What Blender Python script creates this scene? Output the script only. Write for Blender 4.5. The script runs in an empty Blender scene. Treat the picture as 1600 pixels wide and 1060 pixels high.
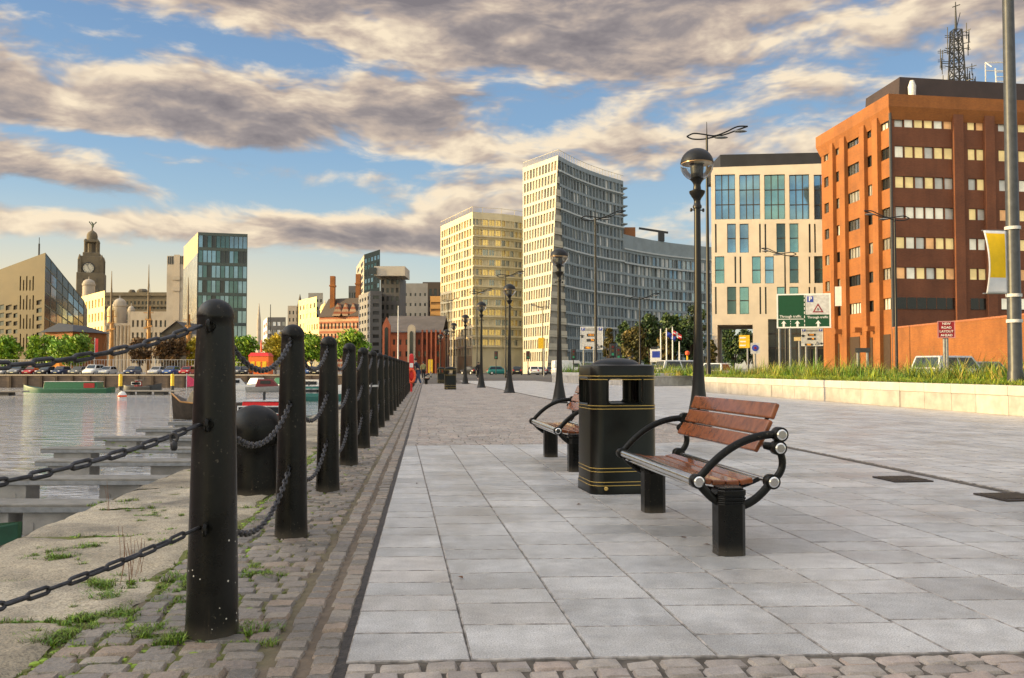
import bpy, bmesh, math, random
from mathutils import Vector, Matrix
import numpy as np
R = math.radians
rng = random.Random(7)
scene = bpy.context.scene
COL = scene.collection
# ------------------------------------------------------------------ camera
F = 1350.0                      # focal length in photo pixels (1600 wide)
H = 1.1                         # eye height
PITCH = math.atan(46.0 / F)
cam_d = bpy.data.cameras.new('camera'); cam = bpy.data.objects.new('camera', cam_d); COL.objects.link(cam)
cam.location = (0, 0, H); cam.rotation_euler = (math.pi / 2 + PITCH, 0, 0)
cam_d.sensor_width = 36; cam_d.lens = 36 * F / 1600; cam_d.clip_start = .05; cam_d.clip_end = 6000
scene.camera = cam
# ------------------------------------------------------------------ light
SUN_EL = R(14.5); SUN = Vector((-1, -.16, 0)).normalized(); SUN = Vector((SUN.x * math.cos(SUN_EL), SUN.y * math.cos(SUN_EL), math.sin(SUN_EL)))
sun_d = bpy.data.lights.new('sun', 'SUN'); sun = bpy.data.objects.new('sun', sun_d); COL.objects.link(sun)
sun_d.energy = 4.4; sun_d.angle = R(.6); sun_d.color = (1, .70, .29)
sun.rotation_euler = (-SUN).to_track_quat('-Z', 'Y').to_euler(); sun.location = (-50, 0, 60)
scene.view_settings.view_transform = 'Standard'; scene.view_settings.look = 'None'
scene.view_settings.exposure = .65; scene.view_settings.gamma = 1
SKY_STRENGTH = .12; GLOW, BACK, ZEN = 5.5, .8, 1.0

class NT:
    def __init__(s, tree): s.t = tree
    def n(s, typ, ins=None, **props):
        nd = s.t.nodes.new(typ)
        for k, v in props.items(): setattr(nd, k, v)
        for k, v in (ins or {}).items():
            if isinstance(v, bpy.types.NodeSocket): s.t.links.new(v, nd.inputs[k])
            else: nd.inputs[k].default_value = v
        return nd
    def math(s, op, a, b=0.0, c=0.0, clamp=False): return s.n('ShaderNodeMath', {0: a, 1: b, 2: c}, operation=op, use_clamp=clamp).outputs[0]
    def mix(s, f, a, b, mode='MIX'):
        nd = s.n('ShaderNodeMix', {0: f, 6: a, 7: b}, data_type='RGBA', blend_type=mode); return nd.outputs[2]
    def ramp(s, f, stops):
        nd = s.n('ShaderNodeValToRGB', {0: f}); e = nd.color_ramp.elements
        while len(e) < len(stops): e.new(.5)
        for q, (p, c) in zip(e, stops): q.position = p; q.color = (*c, 1) if len(c) == 3 else c
        return nd.outputs[0]
    def smooth(s, v, a, b): 
        nd = s.n('ShaderNodeMapRange', {0: v, 1: a, 2: b, 3: 0.0, 4: 1.0}, interpolation_type='SMOOTHSTEP'); return nd.outputs[0]

world = bpy.data.worlds.new('World'); scene.world = world; world.use_nodes = True
wt = world.node_tree; wt.nodes.clear(); w = NT(wt)
sky = w.n('ShaderNodeTexSky', sky_type='NISHITA', sun_disc=False, sun_elevation=SUN_EL, sun_rotation=math.atan2(SUN.x, SUN.y), air_density=1.0, dust_density=.6, ozone_density=2.0)
tc = w.n('ShaderNodeTexCoord').outputs['Generated']
sx = w.n('ShaderNodeSeparateXYZ', {0: tc}).outputs
KD = 1 / (SKY_STRENGTH * 2 ** scene.view_settings.exposure)      # so that colours below are those of the sky itself
hor = w.math('SQRT', w.math('ADD', w.math('MULTIPLY', sx[0], sx[0]), w.math('MULTIPLY', sx[1], sx[1])))
el = w.math('DIVIDE', sx[2], w.math('MAXIMUM', hor, .08))          # tangent of the elevation
az = w.math('ARCTAN2', sx[0], sx[1])                              # 0 = north, + to the east
def band(c, slope, wd, amp, a0=None, a1=None):
    d = w.math('DIVIDE', w.math('SUBTRACT', el, w.math('MULTIPLY_ADD', az, slope, c)), wd)
    g = w.math('MULTIPLY', w.math('EXPONENT', w.math('MULTIPLY', w.math('MULTIPLY', d, d), -1.0)), amp)
    if a0 is not None: g = w.math('MULTIPLY', g, w.smooth(az, a1, a0))
    return g
wob = w.n('ShaderNodeTexNoise', {'Vector': w.n('ShaderNodeCombineXYZ', {0: w.math('MULTIPLY', az, 4.0), 1: w.math('MULTIPLY', el, 7.0), 2: 9.3}).outputs[0], 'Scale': 1.0, 'Detail': 3.0}).outputs[0]
bands = [band(.45, 0, .075, .27, -.12, .45), band(.338, -.07, .018, -.15, -.02, .12), band(.277, -.02, .038, .15, -.16, .12), band(.232, -.02, .010, -.13, -.1, .1),
         band(.128, -.150, .015, .13, -.14, -.08), band(.180, .0, .010, -.06, -.3, -.1), band(.150, .0, .019, .15, -.06, .02), band(.03, 0, .075, -.34), band(.118, 0, .018, -.14, -.1, .0),
         band(.20, .02, .03, -.03), band(.36, .2, .05, .06), band(.40, 0, .09, .05, .05, -.15), band(.25, 0, .03, .05, .02, -.1)]
tot = bands[0]
for b__ in bands[1:]: tot = w.math('ADD', tot, b__)
def cloud(up, side, det=9.0):
    v = w.n('ShaderNodeCombineXYZ', {0: w.math('MULTIPLY_ADD', az, 5.2, side), 1: w.math('MULTIPLY_ADD', w.math('ADD', el, up), 13.0, w.math('MULTIPLY', wob, .9)), 2: 4.7}).outputs[0]
    a = w.n('ShaderNodeTexNoise', {'Vector': v, 'Scale': 1.2, 'Detail': det, 'Roughness': .575, 'Lacunarity': 2.1, 'Distortion': .12}).outputs[0]
    return a
n1 = cloud(0, 0)
dens = w.math('ADD', n1, tot)
cover = w.smooth(dens, .415, .60)
lit = w.math('MULTIPLY_ADD', w.math('SUBTRACT', cloud(0, 0, 4.0), cloud(.016, -.07, 4.0)), 3.4, .55)
thick = w.smooth(dens, .54, .84)
lit = w.math('SUBTRACT', lit, w.math('MULTIPLY_ADD', thick, .62, -.16), clamp=True)
kd = lambda r, g, b__: (r * KD, g * KD, b__ * KD)
ccol = w.ramp(lit, [(0, (.235, .205, .21)), (.30, (.345, .295, .282)), (.60, (.58, .465, .38)), (1, (1.0, .83, .60))])
ccol = w.mix(1.0, ccol, (KD, KD, KD, 1), 'MULTIPLY')
base = w.ramp(w.math('MULTIPLY', el, 2.0), [(0, (.80, .68, .50)), (.10, (.68, .72, .64)), (.26, (.46, .62, .69)), (.50, (.27, .45, .66)), (.86, (.17, .305, .54))])
base = w.mix(1.0, base, (KD, KD, KD, 1), 'MULTIPLY')
skyc = w.mix(.8, sky.outputs[0], base)
lowglow = w.math('MULTIPLY', w.smooth(el, .20, .03), w.smooth(az, .10, -.40))
skyc = w.mix(w.math('MULTIPLY', lowglow, .85), skyc, (.98 * KD, .78 * KD, .46 * KD, 1))
final = w.mix(w.math('MULTIPLY', cover, .95), skyc, ccol)
# the western half of the sky, behind the viewer, glows round the low sun; overhead is brighter too
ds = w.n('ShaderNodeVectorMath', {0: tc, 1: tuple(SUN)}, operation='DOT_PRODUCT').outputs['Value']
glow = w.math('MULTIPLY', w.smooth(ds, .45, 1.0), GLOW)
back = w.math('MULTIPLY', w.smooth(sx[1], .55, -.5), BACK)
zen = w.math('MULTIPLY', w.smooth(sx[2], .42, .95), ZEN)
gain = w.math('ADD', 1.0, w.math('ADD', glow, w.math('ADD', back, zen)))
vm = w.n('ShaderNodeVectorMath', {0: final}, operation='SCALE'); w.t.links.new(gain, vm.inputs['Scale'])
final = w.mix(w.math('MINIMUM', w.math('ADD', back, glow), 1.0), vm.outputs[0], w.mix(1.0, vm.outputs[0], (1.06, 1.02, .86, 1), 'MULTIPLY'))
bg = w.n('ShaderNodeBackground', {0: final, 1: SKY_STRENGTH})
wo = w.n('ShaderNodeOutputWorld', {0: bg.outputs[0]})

# ------------------------------------------------------------------ projection helpers (photo pixel -> place)
_fw = Vector((0, math.cos(PITCH), math.sin(PITCH))); _up = Vector((0, -math.sin(PITCH), math.cos(PITCH)))
def ray(px, py): return Vector((1, 0, 0)) * ((px - 800) / F) + _up * ((530 - py) / F) + _fw
EYE = Vector((0, 0, H))
def P(px, py, Y): d = ray(px, py); return EYE + d * (Y / d.y)
def G(px, py, z=0.0): d = ray(px, py); return EYE + d * ((z - H) / d.z)
def XY(px, Y): return Vector(((px - 800) / F * Y, Y, 0))
def V(*a): return Vector(a)
UP = V(0, 0, 1)
_a = ray(620, 576); E1 = V(_a.x, _a.y, 0).normalized(); N1 = V(E1.y, -E1.x, 0)    # slabs, benches, lamps
_a = ray(667, 576); E2 = V(_a.x, _a.y, 0).normalized(); N2 = V(E2.y, -E2.x, 0)    # quay edge, bollards
def UV(u, v, z=0.0): return E1 * u + N1 * v + UP * z
def UW(u, v, z=0.0): return E2 * u + N2 * v + UP * z
A1 = math.atan2(E1.y, E1.x) - math.pi / 2; A2 = math.atan2(E2.y, E2.x) - math.pi / 2

# ------------------------------------------------------------------ mesh builder
class MB:
    def __init__(s): s.v = []; s.f = []; s.m = []
    def add(s, vs, fs, mi=0):
        o = len(s.v); s.v.extend([tuple(q) for q in vs]); s.f.extend([tuple(i + o for i in f) for f in fs]); s.m.extend([mi] * len(fs)); return s
    def quad(s, a, b, c, d, mi=0): return s.add([a, b, c, d], [(0, 1, 2, 3)], mi)
    def hexa(s, b, t, mi=0):   # bottom 4, top 4 (ccw from above)
        return s.add(list(b) + list(t), [(3, 2, 1, 0), (4, 5, 6, 7), (0, 1, 5, 4), (1, 2, 6, 5), (2, 3, 7, 6), (3, 0, 4, 7)], mi)
    def box(s, c, sz, rz=0.0, mi=0):
        x, y, z = sz[0] / 2, sz[1] / 2, sz[2] / 2; ca, sa = math.cos(rz), math.sin(rz)
        q = [(c[0] + X * ca - Y * sa, c[1] + X * sa + Y * ca, c[2] + Z) for Z in (-z, z) for X, Y in ((-x, -y), (x, -y), (x, y), (-x, y))]
        return s.hexa(q[:4], q[4:], mi)
    def bar(s, a, b, w, h, mi=0, up=UP):
        a = Vector(a); b = Vector(b); d = (b - a).normalized()
        if abs(d.dot(up)) > .98: up = V(0, 1, 0)
        x = d.cross(up).normalized() * w / 2; z = x.cross(d).normalized() * h / 2
        return s.hexa([a - x - z, a + x - z, b + x - z, b - x - z], [a - x + z, a + x + z, b + x + z, b - x + z], mi)
    def tube(s, pts, r, n=8, closed=False, mi=0, caps=True, sx=1.0, up0=None):
        pts = [Vector(p) for p in pts]; k = len(pts); rs = r if isinstance(r, (list, tuple)) else [r] * k
        o = len(s.v); prev = None
        for i, p in enumerate(pts):
            if closed: t = (pts[(i + 1) % k] - pts[i - 1])
            else: t = pts[min(i + 1, k - 1)] - pts[max(i - 1, 0)]
            t.normalize()
            if prev is None:
                u = up0.copy() if up0 else (UP if abs(t.z) < .9 else V(1, 0, 0)); 
            else: u = prev
            x = (u - t * u.dot(t)).normalized(); prev = x; y = t.cross(x)
            for j in range(n):
                a = 2 * math.pi * j / n; s.v.append(tuple(p + (x * math.cos(a) + y * math.sin(a) * sx) * rs[i]))
        for i in range(k if closed else k - 1):
            i2 = (i + 1) % k
            for j in range(n):
                j2 = (j + 1) % n; s.f.append((o + i * n + j, o + i * n + j2, o + i2 * n + j2, o + i2 * n + j)); s.m.append(mi)
        if caps and not closed:
            s.f.append(tuple(o + j for j in range(n))[::-1]); s.m.append(mi)
            s.f.append(tuple(o + (k - 1) * n + j for j in range(n))); s.m.append(mi)
        return s
    def lathe(s, prof, c=(0, 0, 0), n=24, mi=0, rot=0.0):
        o = len(s.v); k = len(prof)
        for r, z in prof:
            for j in range(n):
                a = 2 * math.pi * j / n + rot; s.v.append((c[0] + r * math.cos(a), c[1] + r * math.sin(a), c[2] + z))
        for i in range(k - 1):
            for j in range(n):
                j2 = (j + 1) % n; s.f.append((o + i * n + j, o + i * n + j2, o + (i + 1) * n + j2, o + (i + 1) * n + j)); s.m.append(mi)
        s.f.append(tuple(o + j for j in range(n))[::-1]); s.m.append(mi)
        s.f.append(tuple(o + (k - 1) * n + j for j in range(n))); s.m.append(mi)
        return s
    def prism(s, poly, z0, z1, mi=0, c=(0, 0)):   # ccw polygon
        k = len(poly); b = [(p[0] + c[0], p[1] + c[1], z0) for p in poly]
        t = [(p[0] + c[0], p[1] + c[1], (z1[i] if isinstance(z1, (list, tuple)) else z1)) for i, p in enumerate(poly)]
        return s.add(b + t, [tuple(range(k))[::-1], tuple(range(k, 2 * k))] + [(i, (i + 1) % k, k + (i + 1) % k, k + i) for i in range(k)], mi)
    def plate(s, poly, o, ex, ey, th, mi=0):      # 2D polygon in plane (ex, ey) at o, extruded along ex x ey by th (centred)
        o = Vector(o); n = ex.cross(ey).normalized() * th / 2; k = len(poly)
        a = [o + ex * p[0] + ey * p[1] - n for p in poly]; b = [o + ex * p[0] + ey * p[1] + n for p in poly]
        return s.add(a + b, [tuple(range(k))[::-1], tuple(range(k, 2 * k))] + [(i, (i + 1) % k, k + (i + 1) % k, k + i) for i in range(k)], mi)
    def mesh(s, name, mats, smooth=False, angle=38):
        me = bpy.data.meshes.new(name); me.from_pydata(s.v, [], s.f)
        for m in (mats if isinstance(mats, (list, tuple)) else [mats]): me.materials.append(m)
        if any(s.m): me.polygons.foreach_set('material_index', s.m)
        if smooth:
            me.polygons.foreach_set('use_smooth', [True] * len(s.f))
            me.set_sharp_from_angle(angle=R(angle))
        me.update(); return me
    def build(s, name, mats, parent=None, smooth=False, bevel=0.0, seg=2, angle=38):
        o = bpy.data.objects.new(name, s.mesh(name, mats, smooth, angle)); COL.objects.link(o)
        if parent: o.parent = parent
        if bevel:
            b = o.modifiers.new('bevel', 'BEVEL'); b.width = bevel; b.segments = seg; b.limit_method = 'ANGLE'; b.angle_limit = R(35)
        return o
def tag(o, label, cat, group=None):
    o['label'] = label; o['category'] = cat
    if group: o['group'] = group
    return o
def thing(name, label, cat, loc=(0, 0, 0), rz=0.0, group=None):
    o = bpy.data.objects.new(name, None); COL.objects.link(o); o.location = loc; o.rotation_euler = (0, 0, rz); o.empty_display_size = .3
    return tag(o, label, cat, group)
def struct(o): o['kind'] = 'structure'; return o
def stuff(o): o['kind'] = 'stuff'; return o
def tree_children(o): return [c for c in bpy.data.objects if c.parent == o]
KIDS = {}
def dup(root, loc, rz=None, label=None, scale=None, kids=None):
    r = root.copy(); COL.objects.link(r); r.location = loc
    if rz is not None: r.rotation_euler = (0, 0, rz)
    if label: r['label'] = label
    if scale: r.scale = scale
    for ch in KIDS.setdefault(root.name, list(root.children)):
        c = ch.copy(); COL.objects.link(c); c.parent = r
        for g in KIDS.setdefault(ch.name, list(ch.children)):
            d = g.copy(); COL.objects.link(d); d.parent = c
    return r

# ------------------------------------------------------------------ materials
def mat(name, col, rough=.6, metal=0.0, var=.18, scale=6.0, bump=0.0, bscale=60.0, island=0.0, emit=0.0, spec=.5, trans=0.0, coat=0.0, col2=None, stain=0.0, world_pos=False, ior=1.45):
    m = bpy.data.materials.new(name); m.use_nodes = True; t = m.node_tree; t.nodes.clear(); n = NT(t)
    out = n.n('ShaderNodeOutputMaterial'); b = n.n('ShaderNodeBsdfPrincipled'); t.links.new(b.outputs[0], out.inputs[0])
    b.inputs['Roughness'].default_value = rough; b.inputs['Metallic'].default_value = metal; b.inputs['Specular IOR Level'].default_value = spec
    b.inputs['Coat Weight'].default_value = coat; b.inputs['Transmission Weight'].default_value = trans; b.inputs['IOR'].default_value = ior
    pos = n.n('ShaderNodeNewGeometry').outputs['Position'] if world_pos else n.n('ShaderNodeTexCoord').outputs['Object']
    nz = n.n('ShaderNodeTexNoise', {'Vector': pos, 'Scale': scale, 'Detail': 6.0, 'Roughness': .6}).outputs[0]
    c = tuple(col); k = lambda f: tuple(max(0, min(1, q * f)) for q in c) + (1,)
    a = n.mix(n.smooth(nz, .3, .7), k(1 - var), (*(col2 if col2 else k(1 + var)[:3]), 1))
    if island:
        ri = n.n('ShaderNodeNewGeometry').outputs['Random Per Island']
        a = n.mix(1.0, a, n.ramp(ri, [(0, (1 - island,) * 3), (1, (1 + island * .6,) * 3)]), 'MULTIPLY')
    if stain:
        s2 = n.n('ShaderNodeTexNoise', {'Vector': pos, 'Scale': scale * .23, 'Detail': 4.0}).outputs[0]
        a = n.mix(n.math('MULTIPLY', n.smooth(s2, .5, .72), stain), a, k(.45))
    t.links.new(a, b.inputs['Base Color'])
    if emit: 
        t.links.new(a, b.inputs['Emission Color']); b.inputs['Emission Strength'].default_value = emit
    if bump:
        bn = n.n('ShaderNodeTexNoise', {'Vector': pos, 'Scale': bscale, 'Detail': 5.0, 'Roughness': .65}).outputs[0]
        bp = n.n('ShaderNodeBump', {'Height': bn, 'Strength': bump, 'Distance': .02}); t.links.new(bp.outputs[0], b.inputs['Normal'])
    return m
def M_brick(name, c1, c2, mortar, bw=.22, bh=.075, rough=.8):
    m = bpy.data.materials.new(name); m.use_nodes = True; t = m.node_tree; t.nodes.clear(); n = NT(t)
    out = n.n('ShaderNodeOutputMaterial'); b = n.n('ShaderNodeBsdfPrincipled', {'Roughness': rough}); t.links.new(b.outputs[0], out.inputs[0])
    g = n.n('ShaderNodeNewGeometry'); p = n.n('ShaderNodeSeparateXYZ', {0: g.outputs['Position']}).outputs; nn = n.n('ShaderNodeSeparateXYZ', {0: g.outputs['True Normal']}).outputs
    ax = n.math('GREATER_THAN', n.math('ABSOLUTE', nn[0]), .7)
    u = n.math('ADD', n.math('MULTIPLY', p[0], n.math('SUBTRACT', 1.0, ax)), n.math('MULTIPLY', p[1], ax))
    v = n.n('ShaderNodeCombineXYZ', {0: u, 1: p[2], 2: 0.0}).outputs[0]
    br = n.n('ShaderNodeTexBrick', {'Vector': v, 'Color1': (*c1, 1), 'Color2': (*c2, 1), 'Mortar': (*mortar, 1), 'Scale': 1.0, 'Brick Width': bw, 'Row Height': bh, 'Mortar Size': .008, 'Bias': -.1})
    nz = n.n('ShaderNodeTexNoise', {'Vector': g.outputs['Position'], 'Scale': .35, 'Detail': 5.0}).outputs[0]
    c = n.mix(1.0, br.outputs[0], n.ramp(nz, [(.25, (.72, .70, .70)), (.75, (1.2, 1.18, 1.15))]), 'MULTIPLY')
    sk = n.n('ShaderNodeTexNoise', {'Vector': n.n('ShaderNodeMapping', {'Vector': g.outputs['Position'], 'Scale': (1, 1, .06)}).outputs[0], 'Scale': 1.1, 'Detail': 6.0, 'Roughness': .7}).outputs[0]
    c = n.mix(.5, c, n.ramp(sk, [(.32, (.70, .68, .68)), (.5, (1, 1, 1)), (.7, (1.12, 1.12, 1.14))]), 'MULTIPLY')
    cs = n.math('FRACT', n.math('MULTIPLY', p[2], 1 / .6)); c = n.mix(n.math('MULTIPLY', n.math('LESS_THAN', cs, .12), .16), c, (*mortar, 1))
    t.links.new(c, b.inputs['Base Color']); return m

m_iron = mat('black_iron', (.0035, .0038, .0036), .30, .0, .5, 5, .05, 120, spec=.26, col2=(.007, .0068, .0058))
def weather_iron(m, spots=False):
    t = m.node_tree; n = NT(t); b = [x for x in t.nodes if x.type == 'BSDF_PRINCIPLED'][0]; src = b.inputs['Base Color'].links[0].from_socket
    pos = n.n('ShaderNodeTexCoord').outputs['Object']
    st = n.n('ShaderNodeTexNoise', {'Vector': n.n('ShaderNodeMapping', {'Vector': pos, 'Scale': (1, 1, .09)}).outputs[0], 'Scale': 34.0, 'Detail': 5.0, 'Roughness': .65}).outputs[0]
    ar = n.n('ShaderNodeTexNoise', {'Vector': pos, 'Scale': 3.2, 'Detail': 6.0, 'Roughness': .7}).outputs[0]
    c = n.mix(n.math('MULTIPLY', n.math('MULTIPLY', n.smooth(st, .52, .70), n.smooth(ar, .46, .66)), .40), src, (.055, .038, .022, 1))
    fine = n.n('ShaderNodeTexNoise', {'Vector': pos, 'Scale': 75.0, 'Detail': 3.0}).outputs[0]
    c = n.mix(n.math('MULTIPLY', n.math('MULTIPLY', n.smooth(fine, .63, .68), n.smooth(ar, .5, .6)), .6), c, (.12, .10, .075, 1))
    z = n.n('ShaderNodeSeparateXYZ', {0: pos}).outputs[2]
    c = n.mix(n.math('MULTIPLY', n.smooth(n.math('ADD', z, n.math('MULTIPLY', ar, .10)), .13, .04), .55), c, (.10, .085, .065, 1))
    t.links.new(c, b.inputs['Base Color'])
    rr = n.n('ShaderNodeMapRange', {0: ar, 1: .35, 2: .65, 3: .20, 4: .46}).outputs[0]; t.links.new(rr, b.inputs['Roughness'])
weather_iron(m_iron)
m_chain = mat('chain_steel', (.05, .05, .056), .42, .6, .4, 30)
m_chrome = mat('chrome', (.72, .72, .72), .18, 1.0, .08, 8)
m_wood = mat('varnished_wood', (.23, .070, .024), .26, 0, .3, 14, .05, 60, island=.2, coat=.3)
m_gold = mat('gold_line', (.46, .32, .09), .4, .3, .1)
m_binblack = mat('bin_black', (.004, .005, .004), .28, 0, .3, 6, .04, 40, spec=.30)
m_lampblack = mat('lamp_black', (.008, .008, .008), .35, 0, .25, 8, spec=.35)
m_dark = mat('dark_grey', (.03, .032, .035), .5)
m_white = mat('white_paint', (.72, .72, .70), .5, 0, .06)
m_grey = mat('grey_steel', (.22, .23, .24), .45, .3)
m_lgrey = mat('pale_grey', (.5, .5, .5), .5)
m_rubber = mat('rubber', (.015, .015, .015), .8)
m_carglass = mat('car_glass', (.02, .025, .03), .06, 0, .1)
m_red = mat('red_paint', (.55, .02, .02), .4)
m_orange = mat('orange_paint', (.75, .10, .03), .45)
m_green = mat('green_paint', (.015, .13, .075), .4)
m_yellow = mat('yellow_paint', (.72, .45, .02), .5)
m_blue = mat('blue_paint', (.03, .06, .35), .45)
m_signgreen = mat('sign_green', (.004, .058, .022), .45, 0, .06)
m_signred = mat('sign_red', (.22, .008, .015), .45, 0, .05)
m_bark = mat('bark', (.07, .05, .035), .9, 0, .3, 8)
# ================================================================== GROUND, QUAY, WATER
WE = (G(0, 850).dot(N2))            # quay edge (bollard frame)
WG0 = (G(540, 1033).dot(N2)) - .015       # gutter
V_DRAIN = 5.36; V_PLANT = 14.2
FAR_Y = 140.0; WATER_Z = -2.0
U_B = G(700, 696).dot(E1)           # where the flagstones end and setts begin
F0 = G(540, 1033); F1 = G(1600, 1018); bdir = (F1 - F0); SL = bdir.dot(E1) / bdir.dot(N1); uF0 = F0.dot(E1) - SL * F0.dot(N1)
def ufront(v): return uF0 + SL * v
def vgut(u):       # gutter position expressed in slab frame
    # point on gutter line with E1-coordinate u
    a = N2 * WG0; t = (u - a.dot(E1)) / E2.dot(E1); return (a + E2 * t).dot(N1)

m_base = bpy.data.materials.new('sand_and_moss'); m_base.use_nodes = True
def _base():
    t = m_base.node_tree; t.nodes.clear(); n = NT(t)
    out = n.n('ShaderNodeOutputMaterial'); b = n.n('ShaderNodeBsdfPrincipled', {'Roughness': .95}); t.links.new(b.outputs[0], out.inputs[0])
    pos = n.n('ShaderNodeNewGeometry').outputs['Position']
    nz = n.n('ShaderNodeTexNoise', {'Vector': pos, 'Scale': 14.0, 'Detail': 5.0}).outputs[0]
    n3 = n.n('ShaderNodeTexNoise', {'Vector': pos, 'Scale': 2.6, 'Detail': 4.0}).outputs[0]
    dw = n.n('ShaderNodeVectorMath', {0: pos, 1: tuple(N2)}, operation='DOT_PRODUCT').outputs['Value']
    side = n.smooth(dw, -.45, -.95)
    sand = n.mix(nz, (.07, .055, .04, 1), (.19, .145, .105, 1))
    moss = n.mix(nz, (.05, .06, .012, 1), (.16, .17, .03, 1))
    c = n.mix(n.math('MULTIPLY', n.smooth(n3, .30, .50), side), sand, moss)
    t.links.new(c, b.inputs['Base Color'])
    bp = n.n('ShaderNodeBump', {'Height': nz, 'Strength': .8, 'Distance': .02}); t.links.new(bp.outputs[0], b.inputs['Normal'])
_base()
def M_stone(name, stops, rough, spk, bump, var_scale=30, wet=.0, big=.35, gum=0.0, tone=1.0, crystal=150.0, warm=(1, 1, 1)):
    m = bpy.data.materials.new(name); m.use_nodes = True; t = m.node_tree; t.nodes.clear(); n = NT(t)
    out = n.n('ShaderNodeOutputMaterial'); b = n.n('ShaderNodeBsdfPrincipled'); t.links.new(b.outputs[0], out.inputs[0])
    g = n.n('ShaderNodeNewGeometry'); pos = g.outputs['Position']
    c = n.ramp(g.outputs['Random Per Island'], [(p, tuple(x * tone * k for x, k in zip(q, warm))) for p, q in stops])
    n1_ = n.n('ShaderNodeTexNoise', {'Vector': pos, 'Scale': crystal, 'Detail': 3.0, 'Roughness': .8}).outputs[0]
    n2_ = n.n('ShaderNodeTexNoise', {'Vector': pos, 'Scale': 1.3, 'Detail': 7.0, 'Roughness': .62}).outputs[0]
    n4_ = n.n('ShaderNodeTexNoise', {'Vector': pos, 'Scale': float(var_scale), 'Detail': 4.0}).outputs[0]
    c = n.mix(spk, c, n.ramp(n1_, [(.33, (.30,) * 3), (.5, (1.0,) * 3), (.68, (1.45,) * 3)]), 'MULTIPLY')
    c = n.mix(1.0, c, n.ramp(n2_, [(.28, (1 - big,) * 3), (.55, (1.0,) * 3), (.8, (1.12,) * 3)]), 'MULTIPLY')
    c = n.mix(.5, c, n.ramp(n4_, [(.3, (.72,) * 3), (.7, (1.2,) * 3)]), 'MULTIPLY')
    if gum:
        for sc_, th, dk in ((2.3, .055, .5), (5.1, .05, .35), (1.1, .03, 1.5)):
            vo = n.n('ShaderNodeTexVoronoi', {'Vector': pos, 'Scale': sc_}).outputs; pick = n.n('ShaderNodeSeparateColor', {0: vo['Color']}).outputs
            sp = n.math('MULTIPLY', n.smooth(vo['Distance'], n.math('MULTIPLY', pick[1], th * 1.6), n.math('MULTIPLY', pick[1], th * .7)), n.math('GREATER_THAN', pick[0], .45))
            c = n.mix(n.math('MULTIPLY', sp, gum), c, n.mix(1.0, c, (dk, dk, dk, 1), 'MULTIPLY'))
        n5_ = n.n('ShaderNodeTexNoise', {'Vector': pos, 'Scale': .55, 'Detail': 8.0, 'Roughness': .7}).outputs[0]
        c = n.mix(.9, c, n.ramp(n5_, [(.34, (.66, .645, .62)), (.50, (1.0,) * 3), (.7, (1.06,) * 3)]), 'MULTIPLY')
    t.links.new(c, b.inputs['Base Color'])
    rr = n.n('ShaderNodeMapRange', {0: n2_, 1: .35, 2: .65, 3: rough - .14, 4: rough + .12}).outputs[0]; t.links.new(rr, b.inputs['Roughness'])
    hb = n.math('ADD', n4_, n.math('MULTIPLY', n1_, .12))
    bp = n.n('ShaderNodeBump', {'Height': hb, 'Strength': bump, 'Distance': .012}); t.links.new(bp.outputs[0], b.inputs['Normal'])
    return m
m_slab = M_stone('granite_flagstone', [(0, (.37, .365, .36)), (.3, (.42, .415, .41)), (.6, (.455, .445, .435)), (.85, (.485, .475, .465)), (1, (.47, .44, .415))], .50, .85, .16, 9, big=.35, gum=.75)
m_edge = mat('dirty_slab_edge', (.27, .25, .235), .8, 0, .5, 14, world_pos=True)
m_slab2 = M_stone('plaza_flagstone', [(0, (.42, .405, .395)), (.5, (.48, .465, .45)), (1, (.53, .505, .48))], .5, .35, .10, 5)
m_sett = M_stone('granite_sett', [(0, (.15, .145, .145)), (.35, (.22, .205, .20)), (.6, (.28, .26, .245)), (.8, (.275, .225, .195)), (1, (.20, .19, .20))], .5, .6, .75, 45, warm=(1.07, 1.0, .88), crystal=220.0, tone=.98)
m_sett2 = M_stone('promenade_sett', [(0, (.27, .235, .21)), (.35, (.33, .29, .255)), (.6, (.38, .335, .295)), (.8, (.39, .31, .265)), (1, (.31, .28, .26))], .6, .4, .3, 18, tone=1.0)
m_coping = M_stone('coping_stone', [(0, (.34, .285, .20)), (.5, (.40, .34, .245)), (1, (.44, .38, .285))], .78, .9, 1.0, 9, big=.75, crystal=90.0, tone=.95, gum=.5)
m_gutter = mat('wet_gutter', (.03, .025, .022), .55, 0, .5, 20, .5, 40)
m_asph = mat('asphalt', (.06, .06, .062), .8, 0, .25, 3, .3, 80, world_pos=True)
m_land = mat('paved_land', (.16, .15, .14), .85, 0, .2, .4, world_pos=True)
m_quayw = M_brick('quay_granite', (.16, .13, .10), (.10, .085, .07), (.05, .045, .04), 1.1, .45)
m_farwall = M_brick('far_quay_stone', (.12, .085, .06), (.07, .05, .038), (.03, .025, .02), 1.3, .5)

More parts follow.
